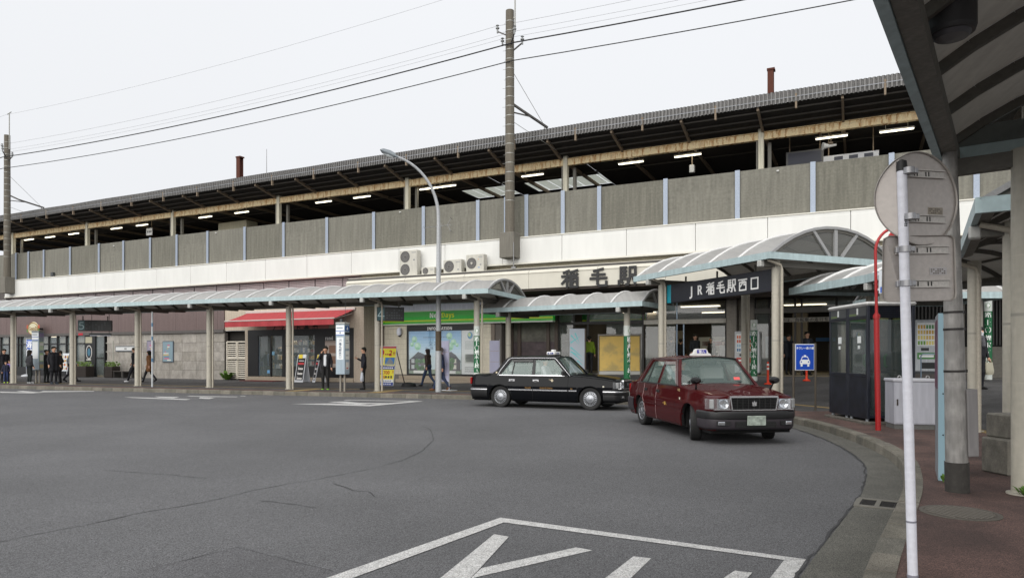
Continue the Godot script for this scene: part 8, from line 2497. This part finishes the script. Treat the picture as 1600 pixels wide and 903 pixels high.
	var q2 := Transform3D(Basis(Vector3(0, 0, -1), UP, Vector3.RIGHT), Vector3(0.0715, 0, 0))
	rect(b, "3a3a94", -0.10, 0.10, 0.045, 0.115, 0.0, q2)
	b.col = L("eeeef4"); strokes(b, "個人", 0.055, q2 * Transform3D(Basis.IDENTITY, Vector3(-0.065, 0.108, 0.0015)), 0.14, 0, 1.35)
	obj("print", b, VC(0.35), sg)

# ---- people: one continuous skin over a skeleton, meshed as surface nets --------------------
func net(bones: Array, cell: float, k: float) -> B:
	# bones: [from, to, r0, r1, colour]
	var lo := Vector3(1e9, 1e9, 1e9); var hi := -lo
	for q in bones:
		var r: float = maxf(q[2], q[3]) + cell * 2.5
		lo = lo.min(q[0] - Vector3.ONE * r).min(q[1] - Vector3.ONE * r); hi = hi.max(q[0] + Vector3.ONE * r).max(q[1] + Vector3.ONE * r)
	var nx := int((hi.x - lo.x) / cell) + 2; var ny := int((hi.y - lo.y) / cell) + 2; var nz := int((hi.z - lo.z) / cell) + 2
	var F := PackedFloat32Array()
	F.resize(nx * ny * nz); F.fill(9.0)
	for q in bones:
		var a: Vector3 = q[0]; var ab: Vector3 = q[1] - q[0]
		var r0: float = q[2]; var dr: float = q[3] - q[2]
		var l2 := maxf(ab.length_squared(), 1e-9)
		var m: float = maxf(q[2], q[3]) + cell * 2.0 + k
		var p0: Vector3 = ((q[0] as Vector3).min(q[1]) - Vector3.ONE * m - lo) / cell; var p1: Vector3 = ((q[0] as Vector3).max(q[1]) + Vector3.ONE * m - lo) / cell
		for z in range(maxi(0, int(p0.z)), mini(nz, int(p1.z) + 2)):
			for y in range(maxi(0, int(p0.y)), mini(ny, int(p1.y) + 2)):
				var i := (z * ny + y) * nx
				for x in range(maxi(0, int(p0.x)), mini(nx, int(p1.x) + 2)):
					var ap := lo + Vector3(x, y, z) * cell - a
					var t := clampf(ap.dot(ab) / l2, 0.0, 1.0)
					var d := (ap - ab * t).length() - r0 - dr * t
					var f := F[i + x]
					var h := maxf(k - absf(f - d), 0.0) / k
					F[i + x] = minf(f, d) - h * h * k * 0.25
	var ids := PackedInt32Array()
	ids.resize(F.size()); ids.fill(-1)
	var vs := PackedVector3Array()
	var off := [0, 1, nx, nx + 1, nx * ny, nx * ny + 1, nx * ny + nx, nx * ny + nx + 1]
	var corner := [Vector3(0, 0, 0), Vector3(1, 0, 0), Vector3(0, 1, 0), Vector3(1, 1, 0), Vector3(0, 0, 1), Vector3(1, 0, 1), Vector3(0, 1, 1), Vector3(1, 1, 1)]
	var edges := [[0, 1], [2, 3], [4, 5], [6, 7], [0, 2], [1, 3], [4, 6], [5, 7], [0, 4], [1, 5], [2, 6], [3, 7]]
	for z in nz - 1:
		for y in ny - 1:
			var i := (z * ny + y) * nx
			for x in nx - 1:
				var f0 := F[i + x]
				if absf(f0) > cell * 2.0: continue
				var mask := 0
				for c in 8:
					if F[i + x + off[c]] < 0.0: mask += 1
				if mask == 0 or mask == 8: continue
				var s := Vector3.ZERO
				var n := 0
				for e in edges:
					var fa := F[i + x + off[e[0]]]; var fb := F[i + x + off[e[1]]]
					if (fa < 0.0) != (fb < 0.0):
						s += (corner[e[0]] as Vector3).lerp(corner[e[1]], fa / (fa - fb)); n += 1
				ids[i + x] = vs.size()
				vs.append(lo + (Vector3(x, y, z) + s / n) * cell)
	var tris := PackedInt32Array()
	for z in range(1, nz - 1):
		for y in range(1, ny - 1):
			for x in range(1, nx - 1):
				var i := (z * ny + y) * nx + x
				var inside := F[i] < 0.0
				if absf(F[i]) > cell * 2.0: continue
				for ax in 3:
					var st: int = [1, nx, nx * ny][ax]
					if inside == (F[i + st] < 0.0): continue
					var u: int = [nx, nx * ny, 1][ax]; var w: int = [nx * ny, 1, nx][ax]
					var a := ids[i - u - w]; var b := ids[i - w]; var c := ids[i]; var d := ids[i - u]
					if a < 0 or b < 0 or c < 0 or d < 0: continue
					if inside: tris.append_array([a, b, c, a, c, d])
					else: tris.append_array([a, c, b, a, d, c])
	var ns := PackedVector3Array()
	ns.resize(vs.size())
	for i in range(0, tris.size(), 3):
		var m := (vs[tris[i + 1]] - vs[tris[i]]).cross(vs[tris[i + 2]] - vs[tris[i]])
		for j in 3: ns[tris[i + j]] += m
	var cs := PackedColorArray()
	for p in vs:
		var best := 9.0
		var col := Color.WHITE
		for q in bones:
			var ab: Vector3 = q[1] - q[0]
			var t := clampf((p - q[0]).dot(ab) / maxf(ab.length_squared(), 1e-9), 0.0, 1.0)
			var d: float = (p - q[0] - ab * t).length() - lerpf(q[2], q[3], t)
			if d < best: best = d; col = q[4]
		cs.append(col)
	var o := B.new()
	for i in range(0, tris.size(), 3):
		var q := [tris[i], tris[i + 1], tris[i + 2]]
		for j in [0, 2, 1]:
			o.v.append(vs[q[j]]); o.n.append(ns[q[j]].normalized()); o.c.append(cs[q[j]])
	return o

func hand(b: B, wrist: Vector3, dir: Vector3, side: float, skin: Color, curl: float):
	var fwd := dir.normalized()
	var across := fwd.cross(Vector3.UP)
	across = (across if across.length() > 0.2 else Vector3(0, 0, 1)).normalized()
	if absf(fwd.y) > 0.8: across = Vector3(0, 0, 1)
	var pal := fwd.cross(across).normalized()
	b.col = skin
	b.tube([wrist - fwd * 0.01, wrist + fwd * 0.03, wrist + fwd * 0.085], [0.024, 0.034, 0.034], 8)
	for k in 4:
		var r: Vector3 = wrist + fwd * 0.08 + across * (k - 1.5) * 0.018
		var ln: float = [0.068, 0.078, 0.072, 0.056][k]
		var d1 := (fwd + pal * side * curl * 0.5).normalized(); var d2 := (fwd + pal * side * curl * 1.6).normalized()
		b.tube([r, r + d1 * ln * 0.5, r + d1 * ln * 0.5 + d2 * ln * 0.5], [0.0095, 0.009, 0.007], 6)
	var th := wrist + fwd * 0.03 + across * 0.028
	var td := (fwd * 0.7 + across * 0.7 + pal * side * 0.3).normalized()
	b.tube([th, th + td * 0.03, th + td * 0.055 + fwd * 0.01], [0.012, 0.0105, 0.008], 6)

func person(label: String, fr: Transform3D, tall: float, top: String, legs: String, shoe: String, pose: String, opt := {}) -> Node3D:
	var t := thing("person", label, "person", opt.get("group", ""), fr)
	var s := tall / 1.70
	var skin := L(opt.get("skin", "c79a80"))
	var T := L(top); var G := L(legs); var S := L(shoe)
	var J := {"hip": Vector3(0.085, 0.90, 0), "knee_l": Vector3(0.095, 0.49, 0.02), "knee_r": Vector3(-0.095, 0.49, 0.02), "ank_l": Vector3(0.10, 0.085, -0.02), "ank_r": Vector3(-0.10, 0.085, -0.02),
		"elb_l": Vector3(0.235, 1.12, -0.03), "elb_r": Vector3(-0.235, 1.12, -0.03), "wri_l": Vector3(0.245, 0.88, 0.05), "wri_r": Vector3(-0.245, 0.88, 0.05)}
	var lean := 0.0
	match pose:
		"walk":
			J.knee_l = Vector3(0.09, 0.50, 0.17); J.ank_l = Vector3(0.09, 0.10, 0.30); J.knee_r = Vector3(-0.09, 0.48, -0.05); J.ank_r = Vector3(-0.09, 0.17, -0.30)
			J.elb_l = Vector3(0.23, 1.12, -0.13); J.wri_l = Vector3(0.24, 0.90, -0.12); J.elb_r = Vector3(-0.23, 1.12, 0.06); J.wri_r = Vector3(-0.23, 0.93, 0.22)
			lean = 0.03
		"phone":
			J.elb_r = Vector3(-0.22, 1.13, 0.03); J.wri_r = Vector3(-0.13, 1.25, 0.25)
		"pockets":
			J.elb_l = Vector3(0.27, 1.13, -0.08); J.wri_l = Vector3(0.20, 0.93, 0.08); J.elb_r = Vector3(-0.27, 1.13, -0.08); J.wri_r = Vector3(-0.20, 0.93, 0.08)
		"raise":
			J.elb_r = Vector3(-0.24, 1.22, 0.12); J.wri_r = Vector3(-0.14, 1.44, 0.16)
		"sit":
			J.knee_l = Vector3(0.12, 0.95, 0.42); J.ank_l = Vector3(0.12, 0.60, 0.55); J.knee_r = Vector3(-0.12, 0.95, 0.42); J.ank_r = Vector3(-0.12, 0.60, 0.55)
			J.elb_l = Vector3(0.25, 1.12, 0.12); J.wri_l = Vector3(0.13, 1.16, 0.40); J.elb_r = Vector3(-0.25, 1.12, 0.12); J.wri_r = Vector3(-0.13, 1.16, 0.40)
	var slim: float = opt.get("slim", 1.0)
	var up := Vector3(0, 0, lean)
	var bones := []
	for sd in [1.0, -1.0]:
		var e := "_l" if sd > 0 else "_r"
		var hip: Vector3 = J.hip * Vector3(sd, 1, 1)
		var ank: Vector3 = J["ank" + e]
		bones.append([hip, J["knee" + e], 0.088 * slim, 0.064, G]); bones.append([J["knee" + e], ank, 0.063, 0.047, G])
		var toe := Vector3(ank.x * 1.1, maxf(ank.y - 0.055, 0.03), ank.z + 0.15)
		if ank.z < -0.1: toe = Vector3(ank.x, ank.y - 0.12, ank.z + 0.12)
		bones.append([ank - UP * 0.04, toe, 0.046, 0.036, S])
		bones.append([Vector3(sd * 0.165 * slim, 1.385, 0) + up, J["elb" + e] + up, 0.062, 0.05, T]); bones.append([J["elb" + e] + up, J["wri" + e] + up, 0.050, 0.036, T])
		bones.append([Vector3(sd * 0.065, 0.95, 0), Vector3(sd * 0.075 * slim, 1.28, 0) + up, 0.108 * slim, 0.112 * slim, T])
		bones.append([Vector3(sd * 0.075, 0.90, -0.01), Vector3(sd * 0.06, 0.95, -0.01), 0.10, 0.10, G])
		bones.append([Vector3(0, 1.40, 0) + up, Vector3(sd * 0.15 * slim, 1.385, 0) + up, 0.07, 0.062, T])
		bones.append([Vector3(sd * 0.078, 1.575, 0.0) + up, Vector3(sd * 0.082, 1.60, -0.005) + up, 0.012, 0.012, skin])
	var coat: float = opt.get("coat", 0.0)
	if coat > 0:
		for sd in [1.0, -1.0]: bones.append([Vector3(sd * 0.07, 1.0, 0), Vector3(sd * 0.085, 1.0 - coat, 0), 0.11, 0.13, T])
	var hc := Vector3(0, 1.595, 0.012) + up * 1.3
	bones.append([Vector3(0, 1.42, -0.01) + up, Vector3(0, 1.52, 0.0) + up * 1.2, 0.056, 0.052, skin])
	bones.append([hc + Vector3(0, 0.015, -0.02), hc + Vector3(0, 0.015, 0.0), 0.088, 0.085, skin])
	bones.append([hc + Vector3(0, -0.01, 0.02), hc + Vector3(0, -0.065, 0.035), 0.066, 0.042, skin])
	bones.append([hc + Vector3(0, 0.0, 0.09), hc + Vector3(0, -0.025, 0.10), 0.010, 0.014, skin])
	if opt.has("shirt"): bones.append([Vector3(0, 1.34, 0.075) + up, Vector3(0.0, 1.0, 0.085), 0.05, 0.05, L(opt.shirt)])
	if opt.has("scarf"):
		for k in 6: bones.append([Vector3(cos(k * 1.05) * 0.07, 1.45, sin(k * 1.05) * 0.07) + up, Vector3(cos(k * 1.05 + 1.05) * 0.07, 1.45, sin(k * 1.05 + 1.05) * 0.07) + up, 0.045, 0.045, L(opt.scarf)])
		bones.append([Vector3(0.03, 1.43, 0.09), Vector3(0.05, 1.2, 0.12), 0.04, 0.035, L(opt.scarf)])
	if opt.has("mask"): bones.append([hc + Vector3(-0.03, -0.045, 0.068), hc + Vector3(0.03, -0.045, 0.068), 0.036, 0.036, L(opt.mask)])
	var b := net(bones, 0.022, 0.035)
	var glove: Color = L(opt.glove) if opt.has("glove") else skin
	if pose != "pockets":
		for sd in [1.0, -1.0]:
			var e := "_l" if sd > 0 else "_r"
			hand(b, J["wri" + e] + up, J["wri" + e] - J["elb" + e], -sd, glove, 0.9 if (pose in ["phone", "sit"] or opt.get("grip", false)) else 0.45)
	b.col = L("241c18")
	for sd in [1.0, -1.0]: b.box(hc + Vector3(sd * 0.032, 0.012, 0.083), Vector3(0.022, 0.009, 0.01), 0.003)
	if not opt.has("mask"):
		b.col = L("8a5248"); b.box(hc + Vector3(0, -0.058, 0.080), Vector3(0.04, 0.009, 0.008), 0.003)
	for i in b.v.size(): b.v[i] *= s
	obj("body", b, VC(0.75), t)
	var H := L(opt.get("hair", "1a1614"))
	var hb := [[hc + Vector3(-0.03, 0.05, -0.03), hc + Vector3(0.03, 0.05, -0.03), 0.080, 0.080, H], [hc + Vector3(0, 0.0, -0.055), hc + Vector3(0, -0.04, -0.05), 0.070, 0.055, H], [hc + Vector3(-0.045, 0.06, 0.045), hc + Vector3(0.045, 0.06, 0.045), 0.04, 0.04, H], [hc + Vector3(-0.07, 0.02, -0.01), hc + Vector3(-0.07, -0.01, -0.01), 0.026, 0.02, H], [hc + Vector3(0.07, 0.02, -0.01), hc + Vector3(0.07, -0.01, -0.01), 0.026, 0.02, H]]
	var lg: float = opt.get("long", 0.0)
	if lg > 0:
		hb.append([hc + Vector3(0, 0.0, -0.06), hc + Vector3(0, -lg, -0.09), 0.075, 0.05, H])
		for sd in [1.0, -1.0]: hb.append([hc + Vector3(sd * 0.07, 0.02, -0.02), hc + Vector3(sd * 0.08, -lg * 0.9, -0.04), 0.04, 0.03, H])
	if opt.get("hat", false): hb = [[hc + Vector3(-0.01, 0.06, -0.01), hc + Vector3(0.01, 0.06, -0.01), 0.093, 0.093, H], [hc + Vector3(-0.04, 0.05, 0.09), hc + Vector3(0.04, 0.05, 0.09), 0.02, 0.02, H]]
	b = net(hb, 0.02, 0.03)
	for i in b.v.size(): b.v[i] *= s
	obj("hat" if opt.get("hat", false) else "hair", b, VC(0.8), t)
	if opt.has("shoe_accent"):
		b = B.new(); b.col = L(opt.shoe_accent)
		for sd in [1.0, -1.0]: b.box(Vector3(sd * 0.105, 0.02, 0.06), Vector3(0.09, 0.03, 0.24), 0.012)
		obj("shoe_sole", b, VC(0.6), t)
	t.set_meta("wrist_l", J.wri_l * s); t.set_meta("wrist_r", J.wri_r * s)
	return t

func bag(called: String, label: String, cat: String, fr: Transform3D, size: Vector3, color: Color, handle: float):
	var t := thing(called, label, cat, "", fr)
	var rows := []
	for r in 6:
		var v := r / 5.0
		var row := []
		for k in 17:
			var a := TAU * k / 16
			var w := 1.0 - 0.25 * v * v - 0.3 * pow(1 - v, 6)
			var p := 0.55
			row.append(Vector3(signf(cos(a)) * pow(absf(cos(a)), p) * size.x / 2 * w * (1 + 0.06 * sin(a * 3 + r)), size.y * (v - 1.0) - handle, signf(sin(a)) * pow(absf(sin(a)), p) * size.z / 2 * w * (1 - 0.4 * v)))
		rows.append(row)
	var b := B.new()
	b.grid(rows, false, true)
	b.bx(-size.x * 0.3, size.x * 0.3, -size.y - handle + 0.004, -size.y - handle + 0.012, -size.z * 0.3, size.z * 0.3)
	obj("bag_body", b, M("bag_%s" % color.to_html(), color, 0.6, 0, "fine", 5.0, false), t)
	if handle > 0:
		b = B.new(); b.tube([Vector3(-size.x * 0.25, -handle - 0.02, 0), Vector3(-size.x * 0.1, -handle * 0.3, 0), Vector3(0, 0.0, 0), Vector3(size.x * 0.1, -handle * 0.3, 0), Vector3(size.x * 0.25, -handle - 0.02, 0)], 0.009, 6)
		obj("handle", b, mats["bag_%s" % color.to_html()], t)

func stand(px: float, d: float, yaw: float, y := -1.0) -> Transform3D:
	var p := on_pavement(px, d) if y < 0 else at(px, d, y)
	return turned(yaw, p)

func make_people():
	var f := stand(508, 28.2, 8)
	person("person in dark open jacket over white shirt with lime shoe soles facing the road", f, 1.72, "17191f", "121214", "1b1d1c", "raise", {"shirt": "dfe2e6", "shoe_accent": "8fd43a"})
	f = stand(568, 28.2, -78)
	var t := person("person in navy jacket looking at a phone and holding a white plastic bag", f, 1.70, "171b26", "121215", "0f0f10", "phone", {"grip": true})
	bag("plastic_bag", "white plastic shopping bag hanging from the hand of the phone user", "bag", f * Transform3D(Basis.IDENTITY, (t.get_meta("wrist_l") as Vector3) + Vector3(0, -0.06, 0.02)), Vector3(0.30, 0.36, 0.18), Color(0.80, 0.82, 0.86), 0.12)
	b_phone("phone in the hand of the person in navy jacket", f * Transform3D(Basis.IDENTITY, (t.get_meta("wrist_r") as Vector3) + Vector3(0.02, 0.10, 0.06)))
	f = stand(669, 31.0, -120)
	person("person with long brown hair in brown jacket and jeans walking past the information poster", f, 1.66, "3a2b24", "2d3c58", "16181c", "walk", {"long": 0.22, "hair": "241812", "slim": 0.92})
	f = stand(690, 27.3, -98)
	person("person in navy jacket and brown boots stepping out from behind the street lamp", f, 1.68, "28344e", "2b3a55", "6a4226", "walk", {"hair": "6d6660"})
	bag("shoulder_bag", "dark blue shoulder bag carried by the person behind the street lamp", "bag", f * Transform3D(Basis.IDENTITY, Vector3(-0.27, 1.15, -0.10)), Vector3(0.14, 0.34, 0.28), Color(0.14, 0.22, 0.38), 0.14)
	# the queue at the far left
	person("person in black coat at the very left edge beside the two children", stand(5, 35.6, 60), 1.70, "14151a", "18191e", "121212", "stand", {"coat": 0.25})
	person("child in dark blue coat with lime shoes at the far left", stand(8, 34.9, 40), 1.08, "1d2438", "26345c", "b8d43a", "stand", {"slim": 0.9})
	person("child in lilac jacket at the far left edge beside the first column", stand(14, 35.2, 30), 1.12, "9a86d0", "1f2130", "b04a6a", "stand", {"hair": "5a463a", "slim": 0.9})
	person("person in grey-black jacket and white shoes half behind the left bus stop pillar", stand(45, 34.4, 150), 1.64, "22242a", "15161a", "dfe0e2", "stand", {"long": 0.16})
	person("person in black standing just right of the left bus stop pillar", stand(71.5, 35.4, 80), 1.66, "131419", "15161b", "111111", "pockets", {})
	person("tall person in long black coat, biggest in the queue at the left stop", stand(83, 33.8, 60), 1.80, "101116", "121318", "1c2230", "stand", {"coat": 0.35, "slim": 1.12})
	person("person in dark brown coat right behind the tall person in black coat", stand(92.5, 34.8, -70), 1.62, "231d20", "15151a", "141414", "pockets", {"coat": 0.2})
	person("person in light grey jacket walking behind the second column from the left", stand(109, 36.3, 130), 1.72, "8c9096", "191b22", "1d1d1f", "walk", {})
	# the couple by the stone wall
	f = stand(210, 36.0, -85)
	person("person in black jacket and white shoes walking left before the stone wall", f, 1.78, "121319", "14151b", "e2e2e4", "walk", {})
	bag("brief_bag", "black bag in the hand of the person walking before the stone wall", "bag", f * Transform3D(Basis.IDENTITY, Vector3(-0.23, 0.87, 0.24)), Vector3(0.12, 0.28, 0.40), Color(0.09, 0.09, 0.1), 0.10)
	person("person in long camel brown coat walking left behind the slim white post", stand(233, 36.0, -88), 1.62, "7a5230", "17181d", "151515", "walk", {"coat": 0.32, "long": 0.12})
	# in the station
	person("person in yellow-green vest seen from behind in the dark shop doorway", stand(921, 32.2, 170, 0.715), 1.70, "6f8a1c", "23242a", "151515", "stand", {})
	person("person in black jacket seen from behind at the left of the station doors", stand(1049, 33.2, 175, 0.715), 1.72, "131316", "141418", "111111", "walk", {"hair": "141414"})
	person("person in dark jacket deeper in the hall, right of the station doors' left leaf", stand(1064, 36.0, 160, 0.715), 1.66, "17171c", "15151a", "111111", "walk", {})
	person("person in grey jacket coming out of the station doors behind the roof sign", stand(1086, 31.2, 5, 0.715), 1.74, "2a2b30", "1a1b20", "141414", "walk", {})
	person("person in black coat standing left of the steel pillar in the hall", stand(1112, 33.6, -60, 0.715), 1.66, "121214", "141417", "101010", "stand", {"coat": 0.25})
	person("person in white top stooping beside the steel pillar in the hall", stand(1131, 31.6, -30, 0.715), 1.5, "c9c9c6", "1d1d22", "141414", "stand", {"long": 0.12})
	person("person in dark blue coat standing in the right station doorway, on the left", stand(1233, 29.6, 10, 0.715), 1.68, "1a1d28", "17181e", "131313", "stand", {"coat": 0.2})
	person("person in dark jacket with backpack straps in the right station doorway", stand(1262, 28.8, 0, 0.715), 1.78, "20232c", "17191f", "131313", "stand", {"shirt": "3a4250"})
	f = stand(1531, 18.9, 12)
	person("person in black with grey scarf and white face mask walking at far right", f, 1.68, "131419", "121318", "0f0f10", "stand", {"mask": "e6e8ec", "scarf": "5a5b60", "hat": true, "hair": "1b1a1c", "grip": true})
	bag("tote_bag", "pale plastic bag carried by the masked person at far right", "bag", f * Transform3D(Basis.IDENTITY, Vector3(0.25, 0.86, 0.05)), Vector3(0.30, 0.34, 0.2), Color(0.70, 0.68, 0.60), 0.12)
	# drivers
	for q in [[Transform3D(Basis(UP, deg_to_rad(-82.4)), Vector3(3.82, 0, -14.04)), "driver with white gloves seated at the wheel of the maroon taxi", "23262c"], [Transform3D(Basis(UP, deg_to_rad(-25.5)), Vector3(1.25, 0, -20.61)), "driver in pale shirt seated at the wheel of the black taxi", "b9bdc0"]]:
		var fr: Transform3D = q[0] * Transform3D(Basis(UP, PI / 2), Vector3(-0.14, -0.115, 0.36))
		person(q[1], fr, 1.56, q[2], "1a1b20", "111111", "sit", {"glove": "dfe2e4", "hair": "5a5654"})

func b_phone(label: String, fr: Transform3D):
	var t := thing("mobile_phone", label, "phone", "", fr)
	var b := B.new(); b.box(Vector3.ZERO, Vector3(0.07, 0.14, 0.009), 0.003, Basis(Vector3.RIGHT, -0.6))
	obj("case", b, M("phone_dark", Color(0.1, 0.1, 0.12), 0.3), t)

func _ready():
	rng.seed = 4
	make_view()
	make_textures()
	smooth_kerb()
	make_ground()
	make_viaduct()
	make_platform()
	make_canopies()
	make_shops()
	make_power_poles()
	make_street_lamp()
	make_bus_stop()
	make_taxi_sign()
	make_booths()
	make_hydrant_post()
	make_drains()
	make_near_things()
	make_taxis()
	make_sign_pole()
	make_people()
